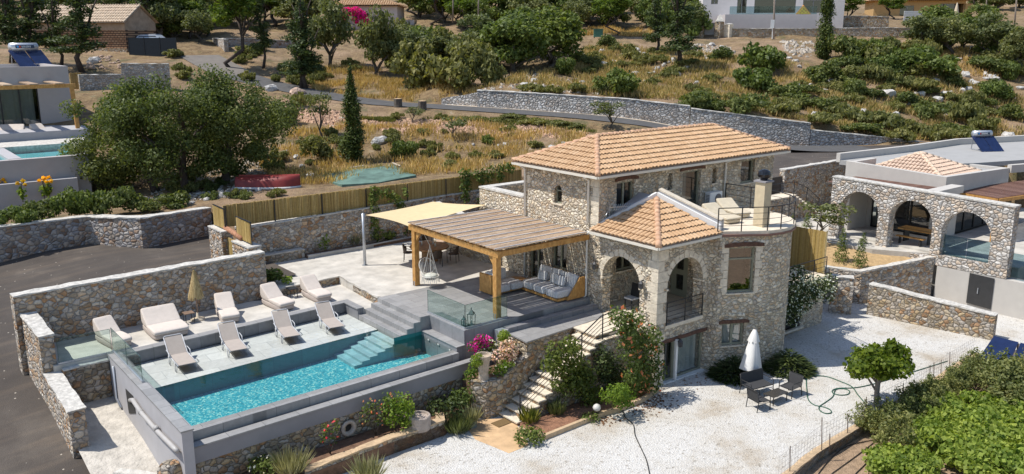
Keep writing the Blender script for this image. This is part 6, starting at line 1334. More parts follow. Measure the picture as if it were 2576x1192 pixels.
for x in (-.5, .5):
    for y in (-.35, .35): b = MB(); b.tube([(x-.04, y, .08), (x+.04, y, .08)], .08, 10); b.build('wheel', M_black, o2)
o2.rotation_euler.z = R(-40)
p = PD(1942, 98, 118.5); t = PD(1942, 62, 118.5); o2 = thing('lane_sign', 'small white road sign beside the utility pole on the lane', 'sign', p); b = part(o2); b.bar((p[0], p[1], p[2]-.3), (t[0], t[1], t[2]+.6), .06); b.build('pole', M_white, o2); b = part(o2); b.obox((t[0], t[1]-.05, t[2]+.1), .5, .05, 1.1, rz=R(-38)); b.build('panel', M_white, o2)
for lab, q in (('pale cut tree stump at the left beside the hill road', (1001, 270)), ('second shorter cut tree stump by the hill road, near the thin bush', (1062, 276))):
    p = PG(*q); o2 = thing('tree_stump', lab, 'tree stump', p); b = MB(); b.lathe((0, 0, -.3), [(.42, 0), (.36, .5), (.36, 1.05)], 10, 0, .12, 3); b.build('trunk', M_bark, o2); b = MB(); b.lathe((0, 0, .752), [(.34, 0), (.01, .03)], 10); b.build('cut_face', plain('cut_wood', (.58, .40, .24), .8, .1, 8), o2)
# boat, net
p = PG(676, 474); bt_ = thing('red_boat', 'overturned red rowing boat with white rim lying under the big tree', 'boat', p); V = []; K = 14
for i in range(K+1):
    t = i/K; x = -1.75+3.5*t; w_ = .62*min(1, (math.sin(PI*min(1, t*.62+.19)))**.8)*(1 if t < .75 else 1-((t-.75)/.25)**2*.9); hh = .62-.06*math.cos(t*PI)
    for a in range(9): an = PI*a/8; V.append((x, w_*math.cos(an), .12+hh*math.sin(an)**.6))
b = MB().add(V, [(i*9+a, i*9+a+1, (i+1)*9+a+1, (i+1)*9+a) for i in range(K) for a in range(8)]+[tuple(range(9))]); b.build('hull', plain('boat_red', (.22, .025, .02), .5, .2, 3), bt_, True)
b = MB(); 
for s in (1, -1): b.tube([(V[i*9+(0 if s > 0 else 8)][0], V[i*9+(0 if s > 0 else 8)][1]*1.03, .10) for i in range(K+1)], .07, 6)
b.build('rim', plain('boat_white', (.6, .6, .58), .6, .1, 3), bt_, True); b = MB(); b.box(-1.6, -.02, .70, 1.3, .02, .78); b.build('keel', plain('boat_red', (.22, .025, .02)), bt_); bt_.rotation_euler.z = R(-36); bt_.scale = (1.12, 1.12, 1.12)
nt_ = [T(1, 1, *q) for q in [(490, 140), (700, 105), (920, 80), (1030, 65), (1100, 95), (1210, 150), (920, 195), (650, 222), (560, 190)]]
NP = [PG(x, y) for x, y in nt_]; cx_ = sum(p[0] for p in NP)/9; cy_ = sum(p[1] for p in NP)/9; nt3 = thing('shade_net', 'green shade netting stretched over the ground behind the bamboo fence', 'net', (cx_, cy_, 2)); V = [(cx_, cy_, sum(p[2] for p in NP)/9+.45)]+[(p[0], p[1], p[2]+.06+.1*(i % 2)) for i, p in enumerate(NP)]
b = part(nt3); b.add(V+[(v[0], v[1], v[2]-.6) for v in V[1:]], [(0, i+1, (i+1) % 9+1) for i in range(9)]+[(i+1, i+10, (i+1) % 9+10, (i+1) % 9+1) for i in range(9)]); b.build('net_cloth', plain('net_green', (.10, .17, .14), .9, .4, 1.2, obj=False), nt3)
b = part(nt3)
for i in (2, 4): a, c = Vector(V[i]), Vector(V[i+2]); b.tube([tuple(a+Vector((0, 0, .08))), tuple(a.lerp(c, .35)+Vector((0, 0, .12)))], .06, 6)
b.build('weight_stick', plain('driftwood', (.45, .38, .30), .9, .2, 5), nt3)
# ================================================================== RIGHT VILLA
XA = 46.0
rv = thing('right_villa', 'modern villa with three stone arches, flat roof and tiled hip at the right', 'villa', (XA, 22, -1))
def aw(q): return PX(*T(3, 1, *q), XA)
b = part(rv)
yL = 27.4
hl = [arch(yL-26.75, yL-24.4, 1.2, -.6, 14), arch(yL-23.75, yL-21.3, 1.08, -.6, 14), arch(yL-20.78, yL-18.25, .88, -.42, 14)]
b.wall2d((XA, yL, 0), (0, -1), [(0, -1.0), (10.1, -1.0), (10.1, 2.72), (0, 3.0)], hl, .6, n=(1, 0, 0)); b.build('arch_wall', M_villa, rv)
b = part(rv); b.add([(XA-.03, yL+.02, 3.003), (XA-.03, 17.27, 2.723), (XA+.63, 17.27, 2.723), (XA+.63, yL+.02, 3.003), (XA-.03, yL+.02, 3.08), (XA-.03, 17.27, 2.80), (XA+.63, 17.27, 2.80), (XA+.63, yL+.02, 3.08)], [(3, 2, 1, 0), (4, 5, 6, 7), (0, 1, 5, 4), (1, 2, 6, 5), (2, 3, 7, 6), (3, 0, 4, 7)]); b.build('wall_coping', M_cap, rv)
for i, (yc, r_, zs) in enumerate(((25.575, 1.175, 1.2), (22.525, 1.225, 1.08), (19.515, 1.265, .88))):
    b = part(rv); rnd = random.Random(i)
    for k in range(17):
        a0, a1 = PI*k/17+.015, PI*(k+1)/17-.015; t = .3*rnd.uniform(.85, 1.15); vs = []
        for d in (-.015, .1):
            for a, q in ((a0, r_+.003), (a0, r_+t), (a1, r_+t), (a1, r_+.003)): vs.append((XA+d, yc-q*math.cos(a), zs+q*math.sin(a)))
        b.add(vs, [(0, 1, 2, 3), (7, 6, 5, 4), (0, 4, 5, 1), (1, 5, 6, 2), (2, 6, 7, 3), (3, 7, 4, 0)])
    b.build('arch_stones', M_villa, rv)
M_greige = plain('greige_render', (.50, .47, .43), .9, .05, 2, obj=False)
b = part(rv); b.box(46.62, 17.0, -3.2, 64, 31.2, -.45); b.build('terrace_floor', M_conc, rv)
b = part(rv); b.box(XA+.0, 8, -3.3, 46.6, 20.8, -1.02); b.build('retaining_wall', M_greige, rv)
b = part(rv); dq = [PX(*T(3, 1, *q), XA-.02) for q in ((1525, 867), (1710, 910), (1680, 1142), (1497, 1090))]; b.add(dq+[(p[0]-.04, p[1], p[2]) for p in dq], [(0, 1, 2, 3), (7, 6, 5, 4), (0, 4, 5, 1), (1, 5, 6, 2), (2, 6, 7, 3), (3, 7, 4, 0)]); dd_ = b.build('door', plain('dark_door', (.035, .035, .036), .5, .15, 4), rv)
b = part(rv); c_ = [(dq[0][i]+dq[2][i])/2 for i in range(3)]; b.obox((XA-.09, c_[1]+.1, c_[2]), .05, .04, .3); b.build('handle', M_grey_m, dd_)
# main block
b = part(rv); b.wall2d((50, 28.95, 0), (0, -1), [(0, -.45), (6.3, -.45), (6.3, 3.2), (0, 3.45)], [rect(1.9, -.45, 5.6, 2.0)], .35, n=(1, 0, 0)); b.wall2d((50.35, 22.65, 0), (1, 0), [(0, -.45), (8.2, -.45), (8.2, 2.95), (0, 3.2)], [rect(1.5, -.45, 7, 2.0)], .35, n=(0, 1, 0)); b.box(50.35, 28.6, -.45, 53, 28.94, 3.4); b.box(58.2, 23.0, -.45, 58.54, 25, 2.95); b.build('rendered_wall', M_greige, rv)
b = part(rv); b.box(47.9, 27.3, -.45, 49.98, 27.5, 2.5); b.build('side_wall', M_greige, rv)
window(rv, (50, 28.95, 0), (0, -1), (1, 0), 1.9, -.45, 5.6, 2.0, cols=3, mat=M_black, sill=False, curtain=[(2.1, 3.0)], back=1.5, name='glass_door')
window(rv, (50.35, 22.65, 0), (1, 0), (0, 1), 1.5, -.45, 7, 2.0, cols=4, mat=M_black, sill=False, back=1.5, name='glass_door')
b = part(rv); b.box(50.37, 23.02, 2.55, 58.18, 28.58, 2.8); b.prism([(53.01, 28.0), (58.54, 24.9), (74, 20), (78, 27), (68, 30.4), (61, 30.6), (53.01, 31.2)], 2.7, 3.0); b.build('flat_roof', plain('roof_screed', (.34, .335, .325), .9, .06, 1, obj=False), rv)
b = part(rv)
for a, c in (((53.0, 31.3), (60.8, 30.5)), ((60.8, 30.5), (68, 30.3)), ((68, 30.3), (78, 27))): b.bar(a+(3.15,), c+(3.15,), .3, .6)
b.bar((58.5, 22.66, 2.9), (66, 20.5, 2.9), .3, .5); b.build('roof_parapet', M_greige, rv)
e = [(51.0, 23.3, 2.86), (56.0, 23.3, 2.86), (56.0, 28.3, 2.86), (51.0, 28.3, 2.86)]; ap = (53.3, 25.9, 4.0)
b = part(rv); [tilefield(b, e[i], e[(i+1) % 4], ap, [e[i], e[(i+1) % 4], ap]) for i in range(4)]; hr = b.build('hip_roof', plain('pale_terracotta', (.60, .44, .33), .85, .2, 5, obj=False), rv)
b = part(rv); [ridgecaps(b, e[i], ap, .13) for i in range(4)]; b.build('ridge_tiles', plain('pale_ridge', (.62, .48, .36), .85, .15, 5, obj=False), hr, True)
def reedroof(par, a, c, z, n, name='reed_roof', dirx=True):
    b = part(par); rnd = random.Random(n)
    for k in range(n):
        t = (k+.5)/n; w_ = ((c[1]-a[1]) if dirx else (c[0]-a[0]))/n
        if dirx: b.box(a[0]+rnd.uniform(0, .05), a[1]+k*w_, z, c[0], a[1]+(k+.85)*w_, z+.02)
        else: b.box(a[0]+k*w_, a[1], z, a[0]+(k+.85)*w_, c[1], z+.02)
    b.build(name, islandmat('dark_reed', [(.10, .045, .03), (.16, .08, .055), (.20, .11, .08)]) if 'dark_reed' not in MATS else MATS['dark_reed'], par)
reedroof(rv, (46.7, 22.4), (49.95, 28.2), 2.55, 70)
b = part(rv); b.box(46.62, 21.6, 2.45, 49.95, 22.3, 2.85); b.build('canopy_slab', M_greige, rv)
# right pergola
p0, p1, p2 = P(*T(3, 1, 1375, 258), 2.0), P(*T(3, 1, 1740, 320), 2.0), P(*T(3, 1, 1931, 292), 2.0)
b = part(rv); b.bar(p0, p1, .16, .2); b.build('pergola_beam', M_wood, rv); b = part(rv); pe = (p1[0]+(p2[0]-p1[0])*4, p1[1]+(p2[1]-p1[1])*4, 2.0); b.bar(p1, pe, .16, .2); b.build('pergola_beam', M_wood, rv)
b = part(rv); rnd = random.Random(8)
for k in range(60):
    t = k/60; a = Vector(p1).lerp(Vector(pe), t)+Vector((0, 0, .13)); c = Vector(p0).lerp(Vector(p0)+(Vector(pe)-Vector(p1)), t)+Vector((0, 0, .13)); b.bar(a, c, .12, .02)
b.build('pergola_mat', MATS['dark_reed'], rv)
b = part(rv); b.bar((p1[0], p1[1]+.1, -.5), (p1[0], p1[1]+.1, 1.9), .16); b.build('pergola_post', M_wood, rv)
# frosted glass parapets
g = thing('glass_parapet', 'bluish glass parapet inside the right hand stone arch', 'glass screen', (46.3, 20.7, -.42)); ys = [20.75, 19.5, 18.28]
for i in range(2): b = part(g); b.box(46.28, ys[i+1]+.02, -.41, 46.3, ys[i]-.02, .7); b.build('pane', M_glassb, g)
g = thing('glass_parapet', 'bluish glass parapet stepping down beside the last arch at the right edge', 'glass screen', (46.3, 17.2, -1.0)); 
for y0, y1, z0 in ((16.4, 17.2, -.9), (12, 16.2, -1.0)): b = part(g); b.box(46.28, y0, z0, 46.3, y1, z0+(1.25 if y0 > 16 else 1.0)); b.build('pane', M_glassb, g)
# dining set behind the middle arch
o2 = thing('timber_table', 'long timber dining table behind the middle stone arch', 'table', (48.2, 22.9, -.45)); b = part(o2); b.box(47.6, 22.0, .27, 48.6, 24.0, .34); b.build('top', M_wood, o2)
for y in (22.3, 23.7): b = part(o2); b.box(47.8, y-.04, -.45, 48.4, y+.04, .268); b.build('trestle', M_black, o2)
o2 = thing('timber_bench', 'timber bench in front of the table behind the middle arch', 'bench', (47.2, 22.9, -.45)); b = part(o2); b.box(47.05, 22.2, -.04, 47.35, 23.8, .01); b.build('seat', M_wood, o2)
for y in (22.4, 23.6): b = part(o2); b.box(47.1, y-.03, -.45, 47.3, y+.03, -.042); b.build('trestle', M_black, o2)
M_wick = plain('wicker_natural', (.38, .25, .13), .85, .3, 20)
for lab, x, y, rz in (('wicker chair at the end of the table behind the middle arch', 47.9, 21.75, PI), ('wicker chair behind the pier between first and middle arch', 47.5, 24.5, .2)):
    o2 = thing('wicker_chair', lab, 'chair', (0, 0, 0), 0, 'wicker chairs at the arch terrace'); b = MB(); b.obox((0, 0, .44), .5, .48, .05); b.build('seat', M_wick, o2); b = MB(); b.obox((0, .24, .7), .5, .05, .5, rx=-.15); b.build('backrest', M_wick, o2)
    for sx in (-.2, .2):
        for sy in (-.2, .2): b = MB(); b.bar((sx, sy, 0), (sx, sy, .43), .025); b.build('leg', M_black, o2)
    o2.location = (x, y, -.45); o2.rotation_euler.z = rz
o2 = thing('pendant_lamp', 'woven pendant lamp hanging in the middle stone arch', 'pendant lamp', (47.6, 22.6, 1.95)); b = MB(); b.lathe((0, 0, 0), [(.35, 0), (.3, .12), (.05, .2)], 14); b.build('shade', M_wick, o2); b = MB(); b.bar((0, 0, .2), (0, 0, .6), .02); b.build('cord', M_black, o2)
# yard of the right villa: garden bed, walls, stairs
stonewall('garden_bed_wall', 'tall rubble wall of the raised garden bed in front of the stone arches', [(XA-.05, 20.95), (41.95, 22.85), (41.4, 24.4), (38.4, 25.2)], [-3.2]*4, [-.62, -1.17, -1.17, -1.2], -.45, M_wall)
gb_ = [(38.4, 25.6, -1.26), (41.5, 24.6, -1.24), (42.2, 23.0, -1.24), (45.95, 21.2, -1.0), (45.95, 24.2, -.62), (44.6, 27.5, -.5), (41, 29.3, -.6), (38.4, 28.5, -1.0)]
MB().prism([q[:2] for q in gb_], -3, 0, z1s=[q[2] for q in gb_]).build('garden_bed', plain('tan_lawn', (.44, .30, .15), .95, .2, 5, bmp=.04, obj=False))['kind'] = 'structure'
MB().prism([(45.0, 24.0), (46.9, 20.9), (47, 28), (52, 29), (56, 32.98), (37.7, 32.98), (37.7, 27.5), (41, 29.2), (44.5, 27.4)], -2.5, -.56).build('side_path', M_conc)['kind'] = 'structure'
stonewall('yard_wall', 'free-standing orange-brown rubble wall between the gravel yard and the right villa', [(40.6, 21.65), (41.55, 15.85)], [-3.2, -3.2], [-1.3, -1.72], .45, M_brown)
stonewall('pier_wall', 'shaded rubble pier next to the white flowering bush', [(39.3, 23.0), (39.9, 22.1)], [-3.2, -3.2], [-1.0, -1.0], .5, M_wall)
stonewall('parking_wall', 'long rubble wall with white coping along the parking above the villa stairs', [(49.5, 33.0), (56, 33.0), (68, 33.0)], [-1]*3, [2.42, 2.45, 2.5], .4, M_wall)
stp = thing('villa_stairs', 'stone stair turning down from the parking to the right villa yard', 'stairs', (46.5, 31, -.6)); b = part(stp); bm_ = part(stp)
s0, s1 = P(*S11(815, 722), -.28), P(*S11(520, 535), 1.25)
for i in range(9):
    q = Vector(s0).lerp(Vector(s1), i/9); r_ = Vector(s0).lerp(Vector(s1), (i+1)/9); z = -.5+.19*(i+1); b.add([(q.x, q.y-.0, z-.05), (r_.x, r_.y, z-.05), (r_.x+.1, r_.y+1.1, z-.05), (q.x+.1, q.y+1.1, z-.05), (q.x, q.y-.0, z), (r_.x, r_.y, z), (r_.x+.1, r_.y+1.1, z), (q.x+.1, q.y+1.1, z)], [(3, 2, 1, 0), (4, 5, 6, 7), (0, 1, 5, 4), (1, 2, 6, 5), (2, 3, 7, 6), (3, 0, 4, 7)]); bm_.prism([(q.x, q.y+.02), (r_.x, r_.y+.02), (r_.x+.1, r_.y+1.1), (q.x+.1, q.y+1.1)], -1.2, z-.052)
bm_.prism([(s1[0], s1[1]), (s1[0]-2.6, s1[1]+.2), (s1[0]-2.6, s1[1]+1.6), (s1[0]+.1, s1[1]+1.3)], -1.2, 1.1)
for i in range(7): x = s1[0]-2.2+.1*i; bm_.prism([(x, s1[1]+1.2+.3*i), (x+1.4, s1[1]+1.2+.3*i), (x+1.4, s1[1]+1.5+.3*i), (x, s1[1]+1.5+.3*i)], -1.2, 1.25+.18*i)
b.prism([(s1[0]+.02, s1[1]), (s1[0]-2.62, s1[1]+.18), (s1[0]-2.62, s1[1]+1.18), (s1[0]+.12, s1[1]+1.18)], 1.102, 1.17)
b.build('tread', M_travert, stp); bm_.build('masonry', M_wall, stp)
rl = thing('stair_railing', 'black metal railing of the stair beside the stone arches', 'railing', s0); railing(rl, [(s1[0]-2.5, s1[1]+.2, 1.15), (s1[0], s1[1], 1.15), tuple(Vector(s1).lerp(Vector(s0), .5)+Vector((0, 0, .05))), (s0[0], s0[1], -.4)], .95, 3)
# lower right: solar panels on a white kerb, garden beyond the mesh fence
sp_ = [P(*T(3, 2, *q), z) for q, z in (((1590, 318), -2.75), ((1705, 150), -2.0), ((2100, 250), -2.0), ((2050, 470), -2.75))]
for k, (lab, t0, t1) in enumerate((('left dark blue solar panel tilted beside the vegetable garden', 0, .48), ('right dark blue solar panel tilted at the photo edge', .52, 1))):
    o2 = thing('solar_array', lab, 'solar panel', sp_[0]); b = part(o2); a, c = Vector(sp_[0]).lerp(Vector(sp_[3]), t0), Vector(sp_[0]).lerp(Vector(sp_[3]), t1); d, e_ = Vector(sp_[1]).lerp(Vector(sp_[2]), t0), Vector(sp_[1]).lerp(Vector(sp_[2]), t1); dn = Vector((0, 0, -.06)); b.add([tuple(v) for v in (a, c, e_, d)]+[tuple(v+dn) for v in (a, c, e_, d)], [(0, 1, 2, 3), (7, 6, 5, 4), (0, 4, 5, 1), (1, 5, 6, 2), (2, 6, 7, 3), (3, 7, 4, 0)]); b.build('collector', plain('solar_blue', (.012, .022, .07)), o2)
    b = part(o2)
    for q in (d, e_): b.bar((q.x, q.y, -3.0), tuple(q+dn), .06)
    b.build('stand', M_grey_m, o2)
gk = [P(*T(3, 2, *q), -2.85) for q in [(120, 1235), (400, 1010), (620, 880), (870, 730), (1130, 590), (1380, 420), (1590, 285)]]
stonewall('garden_wall', 'low stone edge with sandy top between gravel yard and vegetable garden', gk, [-3.6]*7, [-2.9]*7, .22, M_brown, plain('sandy_coping', (.5, .36, .22)), .05, .02)
MB().prism([q[:2] for q in gk]+[(60, 18), (60, -10), (10, -10)], -4, -3.28).build('vegetable_garden', M_tilled)['kind'] = 'structure'
M_mesh = plain('fence_wire', (.32, .30, .28), .5, .1, 4)
wf = thing('mesh_fence', 'thin wire mesh fence between the gravel and the vegetable garden', 'fence', gk[0]); b = part(wf); off_ = [(q[0]-.12, q[1]+.14, -2.9) for q in gk]
for i in range(6):
    a, c = Vector(off_[i]), Vector(off_[i+1]); m_ = int((c-a).length/.22)
    for k in range(m_): q = a.lerp(c, k/m_); b.bar(q, q+Vector((0, 0, .85)), .006)
    for k in range(6): b.bar(a+Vector((0, 0, .02+k*.165)), c+Vector((0, 0, .02+k*.165)), .006)
b.build('wire_mesh', M_mesh, wf)
st_px = [(165, 1180, 980), (405, 1020, 765), (465, 1015, 890), (600, 890, 735), (740, 795, 610), (722, 790, 680), (890, 715, 600), (1020, 640, 505), (1220, 545, 370), (1305, 440, 330), (1250, 470, 350), (1370, 440, 270), (1185, 745, 675), (985, 750, 665), (1075, 690, 595), (1525, 500, 400), (1445, 525, 455), (1645, 400, 275), (1555, 440, 350), (1475, 405, 320)]
for k, (x, yb, yt) in enumerate(st_px):
    inb = k in (12, 13, 14, 15, 16, 17, 18); z = -3.28 if inb else -2.9; p = P(*T(3, 2, x, yb), z); h_ = PD(*T(3, 2, x+(12 if inb else 3), yt), dep(p))
    lb = 'pale bean stake leaning among the tall tomato plants of the vegetable garden' if inb else 'thin dark stake holding the wire mesh along the gravel edge'
    o2 = thing('stake', lb, 'stake', p, 0, 'bean stakes in the vegetable garden' if inb else 'stakes of the wire mesh fence'); b = part(o2); b.bar(p, h_, .035 if inb else .022); b.build('rod', plain('pale_cane', (.46, .38, .26), .8, .2, 6) if inb else plain('rusty_rod', (.12, .08, .06), .8, .2, 6), o2)
for k, q in enumerate([((380, 1190), (470, 1080), (600, 980), (820, 930)), ((480, 1190), (640, 1075), (760, 985), (830, 930)), ((660, 1190), (760, 1090), (810, 1010))]):
    tag(MB().tube(smoothpath([P(*T(3, 2, *r_), -3.25) for r_ in q], 5), .016, 5).build('drip_hose', M_black, smooth=True), 'black drip hose lying on the bare garden soil', 'hose', 'drip hoses on the garden soil')
# ================================================================== VEGETATION
ZUP = Vector((0, 0, 1))
def pxm(x, y, d): return d/ (F*.98)
# ---- kinds: each entry is (crown mesh, trunk mesh or None, natural height, natural width)
KIND = {}
def kind_tree(key, mk_clumps, n, size, lm, h, w, tb, tr=(.16, .06), limbs=4, bark=None, aspect=.55, shell=.5, variants=2, up=0.0, bend=.15, name=None):
    for v in range(variants):
        cl = mk_clumps(v); cm = quadmesh(key+'_crown', leafdata(cl, n, size, hash_(key)+v*7, aspect, shell, up), lm)
        tm = None
        if tb:
            b = MB(); trunk(b, (0, 0, -.6), (0, 0, tb), tr[0], tr[1], hash_(key)+v, limbs, w*.27, bend); tm = b.mesh(key+'_trunk', bark or M_bark, True)
        KIND.setdefault(key, []).append((cm, tm, h, w))
def hash_(s): return sum(ord(c)*(i+3) for i, c in enumerate(s)) % 1000
kind_tree('olive_tree', lambda v: crown_clumps(2.0, 2.0, 1.6, 2.35, 24, 11+v, .36, .8, -.85), 3200, .29, L_olive, 4.0, 4.2, 1.7, (.2, .08), 5, variants=3, bend=.6)
kind_tree('pine_tree', lambda v: [(random.Random(v*50+i).uniform(-.5, .5)*(1.6-1.2*i/16), random.Random(v*70+i).uniform(-.5, .5)*(1.6-1.2*i/16), 2.2+i*.5, (1.75-1.35*i/16)*random.Random(i+v).uniform(.55, 1.0), (1.75-1.35*i/16)*random.Random(i*3+v).uniform(.55, 1.0), .42) for i in range(16)], 3000, .34, L_dark, 10.4, 4.2, 9.4, (.2, .05), 3, M_barkd, .4, .6, 3)
kind_tree('young_pine', lambda v: crown_clumps(1.7, 1.7, 2.0, 4.4, 16, 31+v, .34, .8, -.8), 2400, .30, leaf('young_pine_leaf', (.05, .09, .015), (.15, .20, .035), .4), 6.4, 3.6, 4.0, (.15, .07), 4, M_barkd, variants=2, bend=.5)
def cypcl(v):
    r = random.Random(v+5); o = []
    for i in range(70):
        t = r.random()**1.25; z = .3+t*8.2; q = .95*(1-t)**.6*(.55 if t < .05 else 1)+.06; a = r.uniform(0, 6.28); d = q*.45*r.random(); o.append((d*math.cos(a), d*math.sin(a), z, q*r.uniform(.45, .75), q*r.uniform(.45, .75), .9))
    return o
kind_tree('cypress_tree', cypcl, 9000, .24, L_cyp, 9.2, 1.75, .9, (.16, .12), 0, M_barkd, .3, .35, 2, up=2.2)
kind_tree('round_bush', lambda v: crown_clumps(1.5, 1.5, 1.1, .55, 15, 51+v, .38, .8, -.2), 2000, .26, L_green, 1.75, 3.3, 0, variants=3)
kind_tree('olive_bush', lambda v: crown_clumps(1.5, 1.5, 1.25, .6, 15, 71+v, .38, .8, -.2), 2000, .27, L_scrub, 1.95, 3.3, 0, variants=3)
kind_tree('dark_bush', lambda v: crown_clumps(1.5, 1.5, 1.0, .5, 14, 91+v, .38, .8, -.2), 1900, .27, L_carob, 1.65, 3.3, 0, variants=3)
kind_tree('low_scrub', lambda v: crown_clumps(1.5, 1.5, .45, .22, 16, 111+v, .33, .85, -.2), 1300, .26, L_scrub, .75, 3.2, 0, variants=3)
kind_tree('leafy_tree', lambda v: crown_clumps(2.2, 2.2, 1.9, 2.1, 26, 131+v, .34, .82, -.95), 4200, .30, L_green, 4.1, 4.7, 1.4, (.25, .1), 5, variants=2)
kind_tree('sapling', lambda v: crown_clumps(.9, .9, .8, 1.7, 12, 151+v, .38, .85), 620, .17, L_olive, 2.6, 1.9, 1.9, (.06, .025), 5, variants=2)
NUSE = {}
def plant(key, x, y, wpx, hpx, label, cat, group=None, d=None, p=None, name=None, rz=None, lean=0):
    p = p or (PD(x, y, d) if d else PG(x, y)); D = dep(p); i = NUSE.get(key, 0); NUSE[key] = i+1; cm, tm, h, w = KIND[key][i % len(KIND[key])]
    sx = wpx*D/F/.97/w; sz = hpx*D/F/.97/h; r = random.Random(i*7+3).uniform(0, 6.28) if rz is None else rz
    nm = name or key
    if tm is None:
        o = link(nm, cm, None, (p[0], p[1], p[2]-.05), r, (sx, sx, sz)); return tag(o, label, cat, group)
    o = thing(nm, label, cat, (p[0], p[1], p[2]), r, group); o.scale = (sx, sx, sz); o.rotation_euler.y = lean; link('crown', cm, o); link('trunk', tm, o); return o
# ---- big spreading carob trees left of the boat
for k, (bx, by, d, cxp, cyp, rpx, hp, lab) in enumerate(((400, 480, 56, 305, 335, 150, 310, 'big spreading dark green tree nearest the neighbouring pool, left one of the clump'), (475, 488, 55, 450, 305, 170, 320, 'big spreading dark green tree in the middle of the clump, tallest crown'), (563, 462, 58, 605, 318, 150, 300, 'big spreading dark green tree beside the red boat, right one of the clump'))):
    p = PG(bx, by); d = dep(p); s = d/F/.97; c = Vector(PD(cxp, cyp, d+.5))-Vector(p); r = rpx*s; hz_r = hp/2*s
    t = thing('spreading_tree', lab, 'tree', p, 0, 'big trees by the red boat'); cl = [(a+c.x, b_+c.y, z+c.z, rx, ry, rz) for a, b_, z, rx, ry, rz in crown_clumps(r*1.02, r*1.0, hz_r, 0, 46, 200+k, .27, .86, -.9)]
    link('crown', quadmesh('spreading_crown', leafdata(cl, 26000, .20, 210+k, .55, .6), L_carob), t); b = MB(); e = (c.x*.6, c.y*.6, c.z-.1); trunk(b, (0, 0, -.5), e, .3, .12, 220+k, 6, r*.55, .2); b.build('trunk', M_barkd, t, True)
